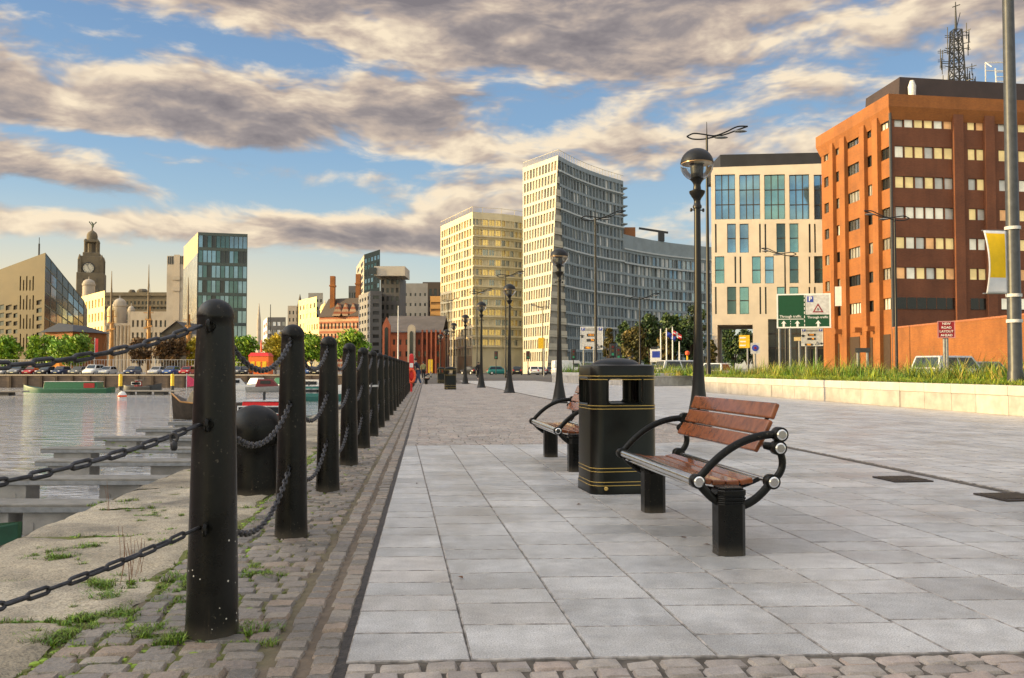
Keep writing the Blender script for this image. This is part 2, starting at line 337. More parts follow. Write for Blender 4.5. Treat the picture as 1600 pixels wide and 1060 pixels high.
# --- land sheet with the dock cut out (z a little below the paving)
def gut_pt(u, dw=0.0, z=0.0): return UW(u, WE + dw, z)
XL = -140.0
qn = gut_pt(-60); qf = gut_pt((FAR_Y) / E2.y - 0); 
tq = (FAR_Y - (N2 * WE).y) / E2.y; qf = gut_pt(tq)
b_ = MB(); zl = -.05
b_.quad(V(qn.x, qn.y, zl), V(2500, qn.y, zl), V(2500, FAR_Y, zl), V(qf.x, qf.y, zl))
b_.quad(V(-2500, FAR_Y, zl), V(qf.x, FAR_Y, zl), V(2500, FAR_Y, zl), V(2500, 5000, zl))
b_.add([(-2500, FAR_Y, zl), (2500, 5000, zl), (-2500, 5000, zl)], [(0, 1, 2)])
b_.quad(V(-2500, -300, zl), V(XL, -300, zl), V(XL, FAR_Y, zl), V(-2500, FAR_Y, zl))
b_.quad(V(XL, -300, zl), V(2500, -300, zl), V(2500, qn.y, zl), V(XL, qn.y, zl))
struct(b_.build('ground', m_land))
# quay walls
b_ = MB(); b_.quad(gut_pt(-60, .02, -4), gut_pt(tq, .02, -4), gut_pt(tq, .02, zl), gut_pt(-60, .02, zl)); struct(b_.build('near_quay', m_quayw))
b_ = MB(); b_.box(((XL + qf.x) / 2, FAR_Y + .5, -2.05), (qf.x - XL + 4, 1.0, 3.95)); 
b_.box(((XL + qf.x) / 2, FAR_Y + .45, .03), (qf.x - XL + 3, 1.2, .24), mi=1)
x = XL
while x < qf.x - 2:
    b_.box((x, FAR_Y - .15, -1.15), (.35, .3, 2.1), mi=2); x += 2.4 + rng.random() * .4
struct(b_.build('far_quay', [m_farwall, mat('far_coping', (.30, .25, .19), .8, world_pos=True), mat('fender_timber', (.05, .035, .025), .9)]))

# --- water
m_water = bpy.data.materials.new('dock_water'); m_water.use_nodes = True
def _w():
    t = m_water.node_tree; t.nodes.clear(); n = NT(t)
    out = n.n('ShaderNodeOutputMaterial'); b = n.n('ShaderNodeBsdfPrincipled', {'Base Color': (.60, .60, .60, 1), 'Roughness': .05, 'IOR': 1.33, 'Specular IOR Level': 1.0, 'Metallic': .55}); t.links.new(b.outputs[0], out.inputs[0])
    pos = n.n('ShaderNodeNewGeometry').outputs['Position']
    mp = n.n('ShaderNodeMapping', {'Vector': pos, 'Scale': (.45, 1.0, 1), 'Rotation': (0, 0, .18)}).outputs[0]
    a = n.n('ShaderNodeTexNoise', {'Vector': mp, 'Scale': .95, 'Detail': 4.0, 'Roughness': .62, 'Distortion': .8}).outputs[0]
    c = n.n('ShaderNodeTexNoise', {'Vector': mp, 'Scale': .16, 'Detail': 2.0}).outputs[0]
    hgt = n.math('ADD', a, n.math('MULTIPLY', c, .8))
    bp = n.n('ShaderNodeBump', {'Height': hgt, 'Strength': 1.0, 'Distance': .34}); t.links.new(bp.outputs[0], b.inputs['Normal'])
_w()
b_ = MB(); b_.quad(V(XL - 1, -70, WATER_Z), V(20, -70, WATER_Z), V(5, FAR_Y + .2, WATER_Z), V(XL - 1, FAR_Y + .2, WATER_Z)); struct(b_.build('water', m_water))

# --- base bed below the setts and slabs
b_ = MB()
b_.quad(UW(-12, WE + .06, -.014), UW(-12, WG0 + .1, -.014), UW(95, WG0 + .1, -.014), UW(95, WE + .06, -.014))
struct(b_.build('sett_bed', m_base))
b_ = MB(); b_.quad(UV(-12, vgut(-12) - .05, -.011), UV(-12, 60, -.011), UV(95, 60, -.011), UV(95, vgut(95) - .05, -.011))
struct(b_.build('paving_bed', mat('joint_dirt', (.10, .085, .07), .95, 0, .4, 8, .3, 60, world_pos=True)))
b_ = MB()
for i in range(60):
    u0 = 1.6 + i * 1.4
    b_.quad(UW(u0, WG0 - .02, -.0085), UW(u0, WG0 + .025, -.0085), UW(u0 + 1.4, WG0 + .025, -.0085), UW(u0 + 1.4, WG0 - .02, -.0085))
struct(b_.build('gutter', m_gutter))

# --- stones
def stone(b, fr, u0, u1, v0, v1, z=0.0, inset=.012, drop=.012, tilt=.004, jit=.0, shear=0.0, s0=0.0, s1=0.0, edge=False):
    zs = [z + rng.uniform(-tilt, tilt) for _ in range(4)]
    j = lambda: rng.uniform(-jit, jit)
    c = [(u0 + shear * v0 + j(), v0 + s0 + j()), (u0 + shear * v1 + j(), v1 + j()), (u1 + shear * v1 + j(), v1 + j()), (u1 + shear * v0 + j(), v0 + s1 + j())]
    mu = sum(p[0] for p in c) / 4; mv = sum(p[1] for p in c) / 4
    out = [fr(p[0], p[1], zz - drop) for p, zz in zip(c, zs)]
    low = [fr(p[0], p[1], z - .03) for p in c]
    inn = []
    for p, zz in zip(c, zs):
        du = inset if p[0] < mu else -inset; dv = inset if p[1] < mv else -inset
        inn.append(fr(p[0] + du, p[1] + dv, zz))
    b.add(low + out + inn, [(8, 9, 10, 11)] + [(i, (i + 1) % 4, 4 + (i + 1) % 4, 4 + i) for i in range(4)] + [(4 + i, 4 + (i + 1) % 4, 8 + (i + 1) % 4, 8 + i) for i in range(4)])
    if edge: b.m[-8:] = [1] * 8
def cobble(b, fr, u0, u1, v0, v1, z=0.0, dome=.008, n=6, rough=.0022):
    o = len(b.v); jt = [rng.uniform(-.006, .006) for _ in range(8)]
    tl = rng.uniform(-.035, .035); tl2 = rng.uniform(-.03, .03); dz = rng.uniform(-.004, .004)
    pw = rng.uniform(7, 14)
    for i in range(n):
        for k in range(n):
            a = i / (n - 1); c = k / (n - 1)
            # cluster samples to the rim
            a2 = .5 - .5 * math.cos(math.pi * a); c2 = .5 - .5 * math.cos(math.pi * c)
            uu0 = u0 + jt[0] * (1 - c2) + jt[1] * c2; uu1 = u1 + jt[2] * (1 - c2) + jt[3] * c2
            vv0 = v0 + jt[4] * (1 - a2) + jt[5] * a2; vv1 = v1 + jt[6] * (1 - a2) + jt[7] * a2
            X = abs(2 * a2 - 1); Yv = abs(2 * c2 - 1); e = (X ** pw + Yv ** pw)
            shrink = 1 - .03 * (X * Yv) ** 3
            um = (uu0 + uu1) / 2; vm = (vv0 + vv1) / 2
            uu = um + (uu0 + (uu1 - uu0) * a2 - um) * shrink; vv = vm + (vv0 + (vv1 - vv0) * c2 - vm) * shrink
            h = z + dz - dome * e - (.014 if i in (0, n - 1) or k in (0, n - 1) else 0) + tl * (a2 - .5) * (u1 - u0) + tl2 * (c2 - .5) * (v1 - v0) + rng.uniform(-rough, rough)
            b.v.append(tuple(fr(uu, vv, h)))
    for i in range(n - 1):
        for k in range(n - 1):
            b.f.append((o + i * n + k, o + i * n + k + 1, o + (i + 1) * n + k + 1, o + (i + 1) * n + k)); b.m.append(0)

# coping stones along the dock edge
inner = []   # (u0,u1,w_inner)
b_ = MB(); u = -3.0
cuts = [-3.0, -1.6, -.4, .9, 2.1, 2.95, 4.02, 4.72, 6.0, 7.1, 8.3]
while cuts[-1] < 92: cuts.append(cuts[-1] + rng.uniform(1.0, 1.5))
winn = {2.95: -1.47, 2.1: -1.62, .9: -1.5, 4.02: -1.33, 4.72: -1.42, 6.0: -1.30, 7.1: -1.36}
for u0, u1 in zip(cuts[:-1], cuts[1:]):
    wi = winn.get(u0, rng.uniform(-1.5, -1.32)); inner.append((u0, u1, wi))
    nu, nv = (22, 26) if u0 < 9 else ((6, 6) if u0 < 25 else (2, 2)); g = .012; o = len(b_.v); ph = rng.random() * 9
    sl = rng.uniform(-.05, .05)
    for i in range(nu + 1):
        for k in range(nv + 1):
            a = i / nu; c = k / nv; edge = (i in (0, nu)) or (k in (0, nv))
            wob = .012 * math.sin(7 * a + ph) + .009 * math.sin(19 * c + ph)
            uu = u0 + g + (u1 - u0 - 2 * g) * a + (wob if i in (0, nu) else 0) + sl * (c - .5) * .6; ww = WE + (wi - g - WE + (.02 * math.sin(9 * a + ph))) * c
            hh = .010 * math.sin(3.1 * uu + ph) * math.cos(2.3 * ww + ph) + .006 * math.sin(11 * uu + 7 * ww + ph) + .004 * math.sin(23 * uu - 17 * ww + ph * 2) + rng.uniform(-.003, .003)
            b_.v.append(tuple(UW(uu, ww, .004 + hh - (.02 if edge else 0))))
    for i in range(nu):
        for k in range(nv):
            b_.f.append((o + i * (nv + 1) + k, o + i * (nv + 1) + k + 1, o + (i + 1) * (nv + 1) + k + 1, o + (i + 1) * (nv + 1) + k)); b_.m.append(0)
    # dock-side face
    b_.quad(UW(u0 + g, WE, -.6), UW(u1 - g, WE, -.6), UW(u1 - g, WE, -.014), UW(u0 + g, WE, -.014)); 
struct(b_.build('coping', m_coping, smooth=True, angle=60))
def w_inner(u):
    for a, c, wv in inner:
        if a <= u < c: return wv
    return -1.4

# sett strip between coping and gutter
b_ = MB(); u = 1.2; r_ = 0
while u < 90:
    du = rng.uniform(.095, .13) if u < 30 else rng.uniform(.12, .17)
    near = u < 11
    wv = w_inner(u + du / 2) + rng.uniform(.01, .03); end = WG0 - .285
    row = []
    while wv < end - .06:
        wd = rng.uniform(.12, .19); row.append((wv, min(wv + wd, end))); wv += wd
    row.append((WG0 - .262 + rng.uniform(-.008, .008), WG0 - .148)); row.append((WG0 - .122 + rng.uniform(-.008, .008), WG0 - .012))
    for k, (a, c) in enumerate(row):
        uj = rng.uniform(-.006, .006) + .012 * math.sin(wv * 3 + r_)
        gp = .0035
        if near: cobble(b_, UW, u + gp + uj, u + du - gp + uj, a + gp, c - gp, .002)
        else: stone(b_, UW, u + gp + uj, u + du - gp + uj, a + gp, c - gp, .0, .016, .012, .004, .004)
    u += du; r_ += 1
struct(b_.build('cobbles', m_sett, smooth=True, angle=50))
# front strip of setts, before the flagstones
b_ = MB()
for r_ in range(11):
    v = -.30 + rng.random() * .1
    while v < 4.2:
        wd = rng.uniform(.11, .18); cu = ufront(v + wd / 2) - .025 - r_ * .098
        vl = max(v, vgut(cu) + .02)
        if v + wd - vl > .06 and cu > 1.3: cobble(b_, UV, cu - .0935, cu - .002, vl + .003, v + wd - .003, .001, .005)
        v += wd
struct(b_.build('cobbles', m_sett2, smooth=True, angle=50))
# flagstones: columns along E1, random lengths
b_ = MB(); cols = [None, .283, .75, 1.225, 1.67, 2.14]
while cols[-1] < V_DRAIN - .5: cols.append(cols[-1] + .465)
cols[-1] = V_DRAIN - .02
for c0, c1 in zip(cols[:-1], cols[1:]):
    r = 0.0; u = 0
    lens = [.345, .335, .265, .255, .26, .35] if c0 is None else []
    r = 0.0 if c0 is None or c0 > 2 else 0.0
    i = 0
    while True:
        L = lens[i] if i < len(lens) else rng.choice([.265, .30, .34, .40, .44]); i += 1
        ua = ufront(((.0 if c0 is None else c0) + c1) / 2) + r; ub = ua + L
        if ua > U_B - .08: break
        if ub > U_B - .14: ub = U_B
        va, vb = (vgut(ua) + .016, vgut(ub) + .016) if c0 is None else (c0, c0); v0 = (va + vb) / 2
        g = .0035
        # shear keeps the cross joints parallel to the front edge
        stone(b_, UV, ua + g - SL * (v0 + c1) / 2, ub - g - SL * (v0 + c1) / 2, v0 + g * .5, c1 - g * .5, 0, .006, .004, .0012, 0, SL, va - v0, vb - v0, True)
        r += L
        if ub == U_B: break
struct(b_.build('flagstones', [m_slab, m_edge]))
# promenade setts beyond
b_ = MB(); u = U_B + .02; r_ = 0
while u < 62:
    du = rng.uniform(.095, .125) if u < 25 else rng.uniform(.16, .22); v = vgut(u) + .018
    while v < V_DRAIN - .1:
        wd = rng.uniform(.13, .20) if u < 25 else rng.uniform(.25, .35)
        stone(b_, UV, u + .007, u + du - .007, v + .006, min(v + wd, V_DRAIN) - .006, .001, .018, .013, .004, .004); v += wd
    u += du
struct(b_.build('cobbles', m_sett2))
# plaza flagstones beyond the drain
b_ = MB(); v = V_DRAIN + .13
while v < 34:
    wd = .42 if v < 16 else .84; u = -1 + rng.random() * .4
    while u < 66 + 10 * (v < 12):
        L = rng.choice([.30, .36, .42, .60]) * (1 if u < 25 else 2)
        if (u > .55 * v - 1): stone(b_, UV, u + .004, u + L - .004, v + .004, v + wd - .004, 0, .008, .004, .0012, edge=True)
        u += L
    v += wd
struct(b_.build('flagstones', [m_slab2, m_edge]))
# drain slot + gratings
b_ = MB()
for i in range(70): b_.quad(UV(-1 + i, V_DRAIN + .0, -.008), UV(-1 + i, V_DRAIN + .05, -.008), UV(i, V_DRAIN + .05, -.008), UV(i, V_DRAIN + .0, -.008))
struct(b_.build('drain', m_gutter))
for px, py, lb, sl in ((1410, 750, 'dark square cast drain grating beside the plaza drain line, nearer the bench', .40), (1580, 778, 'dark drain grating cut by the right edge of the photo', .42)):
    g = G(px, py); b_ = MB(); b_.box((0, 0, .0), (.40, sl, .012))
    for k in range(9): b_.box((-.16 + k * .04, 0, .009), (.018, sl - .1, .008), mi=1)
    o = b_.build('drain_grating', [mat('grating_iron', (.05, .04, .035), .6, .4), mat('grating_bar', (.08, .065, .05), .6, .4)]); o.location = (g.x, g.y, .008); o.rotation_euler.z = A1; tag(o, lb, 'drain grating')
# road behind the planter
b_ = MB(); b_.quad(UV(-40, 19.5, .001), UV(-40, 60, .001), UV(260, 60, .001), UV(260, 19.5, .001)); b_.quad(UV(92, 4, .002), UV(92, 19.5, .002), UV(260, 19.5, .002), UV(260, 4, .002)); struct(b_.build('road', m_asph))
# loose dead leaves
b_ = MB()
for px, py in ((1068, 842), (1104, 853), (652, 757), (1415, 640), (905, 790), (720, 905)):
    g = G(px, py); r0 = rng.random() * 6; s = .018
    b_.add([tuple(g + V(math.cos(r0 + a) * s * k, math.sin(r0 + a) * s * k, .004 + z)) for a, k, z in ((0, 1.6, .004), (1.4, .6, .009), (3.14, 1.3, .003), (4.7, .6, .012))], [(0, 1, 2, 3)])
stuff(b_.build('leaf_litter', mat('dead_leaf', (.10, .045, .02), .8))); bpy.data.objects['leaf_litter']['label'] = 'few small brown dead leaves on the flagstones'; bpy.data.objects['leaf_litter']['category'] = 'leaf litter'

# weeds and moss
def blade(b, p, h, lean, wid, mi=0, seg=2):
    a = rng.random() * 6.283; d = V(math.cos(a), math.sin(a), 0); s = V(-d.y, d.x, 0)
    pts = []
    for i in range(seg + 1):
        t = i / seg; c = p + d * (lean * h * t * t) + UP * (h * (t - .25 * lean * t * t)); wv = wid * (1 - t * .92)
        pts += [c - s * wv, c + s * wv]
    b.add(pts, [(2 * i, 2 * i + 1, 2 * i + 3, 2 * i + 2) for i in range(seg)], mi)
def clump(b, p, r, n, h, wid=.004, nm=3):
    for _ in range(n):
        a = rng.random() * 6.283; q = r * rng.random() ** .6
        blade(b, p + V(math.cos(a) * q, math.sin(a) * q * .8, -.01), h * rng.uniform(.4, 1), rng.uniform(.3, 1.6), wid * rng.uniform(.6, 1.4), rng.randrange(nm))
m_weed = [mat('weed_green', (.10, .21, .018), .6, 0, .3, 20), mat('weed_lime', (.20, .30, .025), .6, 0, .3, 20), mat('weed_olive', (.09, .10, .02), .7, 0, .3, 20), mat('dry_stem', (.20, .10, .055), .8)]
def moss_lump(b, p, r, mi):
    k = 7; o = len(b.v); h = r * rng.uniform(.18, .35)
    b.v.append((p.x, p.y, p.z + h))
    for j in range(k): a = 6.283 * j / k; q = r * rng.uniform(.45, .7); b.v.append((p.x + q * math.cos(a), p.y + q * math.sin(a), p.z + h * .75))
    for j in range(k): a = 6.283 * j / k; q = r * rng.uniform(.8, 1.2); b.v.append((p.x + q * math.cos(a), p.y + q * math.sin(a), p.z - .012))
    for j in range(k):
        j2 = (j + 1) % k; b.f += [(o, o + 1 + j, o + 1 + j2), (o + 1 + j, o + 1 + k + j, o + 1 + k + j2, o + 1 + j2)]; b.m += [mi, mi]
b_ = MB()
spots = [(60, 1005, .05), (100, 992, .05), (160, 935, .06), (130, 965, .05), (190, 960, .05), (265, 848, .05), (280, 905, .06), (300, 915, .05), (275, 1000, .035), (410, 895, .04), (395, 985, .05), (88, 872, .045), (190, 790, .06), (238, 805, .035), (132, 855, .06), (215, 700, .05), (160, 915, .05), (230, 985, .05), (310, 940, .06)]
for px, py, r in spots: clump(b_, G(px, py), r * 1.4, 170, .040 * rng.uniform(.6, 1.5), .0038)
for px, py, r in spots:
    for _ in range(16): clump(b_, G(px + rng.gauss(0, 26), py + rng.gauss(0, 7)), r * rng.uniform(.4, .9), 45, .03 * rng.uniform(.6, 1.5), .003)
for _ in range(420):   # along coping edge and between setts
    u = rng.uniform(2.6, 14) ; wv = w_inner(u) + abs(rng.gauss(0, .16)); p = UW(u, wv, 0)
    if wv > -.75: continue
    clump(b_, p, .028, 10, .028, .003)
for _ in range(3000):
    u = 2.4 + 14 * rng.random() ** 1.3; wv = w_inner(u) + abs(rng.gauss(0, .30)) - .01; 
    if wv > -.62: continue
    moss_lump(b_, UW(u, wv, -.012), rng.uniform(.012, .032), rng.choice([1, 2, 2]))
for a, c, wi in inner[4:14]:
    for _ in range(60): moss_lump(b_, UW(a + rng.uniform(-.012, .012), rng.uniform(WE + .3, wi), -.012), rng.uniform(.012, .022), rng.choice([0, 2, 2, 1]))
    for _ in range(8): clump(b_, UW(a, rng.uniform(WE + .3, wi), 0), .03, 10, .03, .003)
for px, py in ((200, 905), (208, 900), (193, 912), (213, 895), (170, 800), (196, 885)):   # dry stalks
    p = G(px, py)
    for k in range(3): 
        q = p + V(rng.uniform(-.03, .03), rng.uniform(-.03, .03), 0); t = q + V(rng.uniform(-.03, .03), 0, rng.uniform(.12, .24)); b_.tube([q, (q + t) / 2 + V(.006, 0, 0), t], .0013, 4, mi=3)
o = stuff(b_.build('weeds', m_weed)); o['label'] = 'green weeds and moss growing in the joints of the coping and cobbles'; o['category'] = 'weeds'
# ================================================================== BOLLARDS AND CHAINS
ORD = ['first', 'second', 'third', 'fourth', 'fifth', 'sixth', 'seventh', 'eighth', 'ninth', 'tenth', 'eleventh', 'twelfth', 'thirteenth', 'fourteenth', 'fifteenth', 'sixteenth', 'seventeenth', 'eighteenth', 'nineteenth', 'twentieth', 'twenty-first', 'twenty-second', 'twenty-third', 'twenty-fourth', 'twenty-fifth', 'twenty-sixth', 'twenty-seventh', 'twenty-eighth']
m_iron_spk = bpy.data.materials.new('speckled_iron'); m_iron_spk.use_nodes = True
def _spk():
    t = m_iron_spk.node_tree; t.nodes.clear(); n = NT(t)
    out = n.n('ShaderNodeOutputMaterial'); b = n.n('ShaderNodeBsdfPrincipled', {'Roughness': .30, 'Specular IOR Level': .28}); t.links.new(b.outputs[0], out.inputs[0])
    pos = n.n('ShaderNodeTexCoord').outputs['Object']; z = n.n('ShaderNodeSeparateXYZ', {0: pos}).outputs[2]
    vo = n.n('ShaderNodeTexVoronoi', {'Vector': pos, 'Scale': 38.0}).outputs
    sel = n.n('ShaderNodeSeparateColor', {0: vo['Color']}).outputs[0]
    spot = n.math('LESS_THAN', vo['Distance'], n.math('MULTIPLY', n.math('GREATER_THAN', sel, .62), n.math('MULTIPLY', sel, .17)))
    lowm = n.math('ADD', n.smooth(z, .62, .12), .05)
    nz = n.n('ShaderNodeTexNoise', {'Vector': pos, 'Scale': 9.0, 'Detail': 5.0}).outputs[0]
    spot = n.math('MULTIPLY', spot, n.math('GREATER_THAN', n.math('ADD', lowm, n.math('MULTIPLY', sel, .3)), .62))
    base = n.mix(nz, (.0032, .0036, .0036, 1), (.007, .0068, .0058, 1))
    t.links.new(n.mix(spot, base, (.55, .53, .48, 1)), b.inputs['Base Color'])
    bn = n.n('ShaderNodeTexNoise', {'Vector': pos, 'Scale': 60.0, 'Detail': 4.0}).outputs[0]
    bp = n.n('ShaderNodeBump', {'Height': bn, 'Strength': .06, 'Distance': .01}); t.links.new(bp.outputs[0], b.inputs['Normal'])
_spk(); weather_iron(m_iron_spk)
PROF = [(.108, -.03), (.107, .03), (.104, .1), (.098, .4), (.090, .8), (.082, 1.1), (.075, 1.27), (.0735, 1.305), (.0765, 1.312), (.0765, 1.322)]
PROF += [(.0755 * math.cos(a), 1.322 + .072 * math.sin(a)) for a in [R(x) for x in range(8, 90, 10)]] + [(.004, 1.394)]
EYES = (1.275, .87, .45)
def make_bollard(m, label):
    t = thing('bollard', label, 'bollard', group='bollards along the quay')
    b = MB(); b.lathe(PROF, n=36); b.build('post', m, t, True, angle=30)
    for z in EYES:
        for s in (-1, 1):
            b = MB(); r = .085 + (1.3 - z) * .02
            b.tube([(0, s * (r - .03), z), (0, s * (r + .012), z)], .02, 10); 
            ring = [(0, s * (r + .028) + .022 * math.cos(a), z + .022 * math.sin(a)) for a in [6.283 * k / 12 for k in range(12)]]
            b.tube(ring, .008, 6, closed=True); b.build('chain_eye', m_iron, t, True)
    return t
bpos = [G(328, 1000), G(456, 845), G(513, 770), G(546, 728), G(571, 701), G(586, 682)]
b0 = bpos[0].dot(E2) + .10; wb = bpos[0].dot(N2) - .016; stepb = (bpos[5].dot(E2) + .10 - b0) / 5
NB = 27
BP = [UW(b0 + stepb * i, wb) for i in range(NB)]
first = make_bollard(m_iron_spk, 'first black iron bollard at the near end, white paint specks at its foot')
first.location = BP[0]; first.rotation_euler.z = A2
second = make_bollard(m_iron, 'second black bollard from the near end, right of the fat mooring post'); second.location = BP[1]; second.rotation_euler.z = A2
for i in range(2, NB):
    lab = '%s black tapered bollard from the near end of the quay row' % ORD[i]
    if i == 5: lab = 'sixth black bollard from the near end, with a pale band round it'
    if i == NB - 1: lab = 'last black bollard at the far end of the quay row'
    o = dup(second, BP[i], A2, lab)
    if i == 5:
        b = MB(); b.lathe([(.097, .80), (.099, .802), (.099, .83), (.097, .832)], n=28); b.build('band', m_lgrey, o, True)
# chains
def chain_mesh(name, a, b_, sag, wire=.0085, L=.082, wd=.034, n=6):
    a = Vector(a); b_ = Vector(b_); pts = []; K = 120
    for i in range(K + 1):
        t = i / K; p = a.lerp(b_, t); pts.append(p - UP * (sag * 4 * t * (1 - t)))
    cum = [0]
    for i in range(K): cum.append(cum[-1] + (pts[i + 1] - pts[i]).length)
    pitch = L - 2.1 * wire; N = max(2, int(round(cum[-1] / pitch))); pitch = cum[-1] / N; LL = pitch + 2.1 * wire
    def at(s):
        s = max(0, min(cum[-1], s)); i = min(K - 1, int(np.searchsorted(cum, s)) - 1); i = max(i, 0)
        return pts[i].lerp(pts[i + 1], (s - cum[i]) / (cum[i + 1] - cum[i]))
    m = MB()
    for k in range(N):
        c = at((k + .5) * pitch); t = (at((k + .5) * pitch + .01) - at((k + .5) * pitch - .01)).normalized()
        sd = t.cross(UP).normalized(); u = sd.cross(t)
        ang = (1.45 if k % 2 else -.12) + rng.uniform(-.25, .25); x = sd * math.cos(ang) + u * math.sin(ang)
        hl = LL / 2 - wd / 2; path = []
        for j in range(5): q = -math.pi / 2 + math.pi * j / 4; path.append(c + t * (hl + (wd / 2 - wire) * math.cos(q)) + x * ((wd / 2 - wire) * math.sin(q)))
        for j in range(5): q = math.pi / 2 + math.pi * j / 4; path.append(c + t * (-hl + (wd / 2 - wire) * math.cos(q)) + x * ((wd / 2 - wire) * math.sin(q)))
        m.tube(path, wire, n, closed=True, up0=t.cross(x))
    return m
off = .10
HN = ('upper', 'middle', 'lower')
prev_b = V(-1.98, 1.30, 0)
def chain_thing(mesh_o, loc, rz, lab):
    tag(mesh_o, lab, 'chain', 'chains slung between the bollards'); mesh_o.location = loc; mesh_o.rotation_euler.z = rz
d0 = (prev_b - BP[0]); l0 = d0.length; rz0 = math.atan2(d0.y, d0.x)
for z, sag, nm in zip(EYES, (.17, .12, .075), HN):
    o = chain_mesh('chain', (off, 0, z), (l0 - off, 0, z), sag, .0068, .098, .033, 8).build('chain', m_chain, None, True, angle=80)
    chain_thing(o, BP[0], rz0, '%s iron chain running left from the first bollard out of the photo' % nm)
sags = (.185, .175, .20); rzc = A2 + math.pi / 2
protos = []
for z, sag, nm in zip(EYES, sags, HN):
    o = chain_mesh('chain', (off, 0, z), (stepb - off, 0, z), sag, .0075, .068, .036).build('chain', m_chain, None, True, angle=80)
    chain_thing(o, BP[0], rzc, '%s heavy chain slung between the first and second bollards' % nm); protos.append(o)
for i in range(1, NB - 1):
    for o, nm in zip(protos, HN):
        c = o.copy(); COL.objects.link(c); c.location = BP[i]; c['label'] = '%s chain slung between the %s and %s bollards' % (nm, ORD[i], ORD[i + 1])
# padlocks / shackles hanging on near chains
b_ = MB(); b_.tube([(0.012 * math.cos(a), 0, .014 * math.sin(a)) for a in [6.283 * k / 12 for k in range(12)]], .006, 6, closed=True); b_.lathe([(.008, -.045), (.012, -.038), (.012, -.02), (.007, -.012)], n=12)
o = b_.build('shackle', m_chain, None, True); pz = P(272, 684, 3.0); o.location = pz; tag(o, 'small iron shackle hanging from the middle chain left of the first bollard', 'shackle')

# mooring bollard
t = thing('mooring_bollard', 'fat round-topped black iron mooring post on the dock coping', 'mooring post', G(397, 770), A2)
mp_ = [(.245, -.02), (.25, .05), (.245, .09), (.235, .12), (.222, .3), (.215, .42), (.215, .46), (.25, .54), (.262, .58)]
mp_ = [(.222, -.02), (.226, .06), (.222, .12), (.215, .3), (.213, .40), (.222, .43)]
b = MB(); b.lathe(mp_, n=48); b.build('shaft', m_iron, t, True)
cp = [(.220, .425), (.236, .445), (.240, .50), (.240, .56)] + [(.240 * math.cos(R(x)), .56 + .215 * math.sin(R(x))) for x in range(6, 90, 6)] + [(.003, .775)]
b = MB(); b.lathe(cp, n=48); b.build('cap', m_iron, t, True)

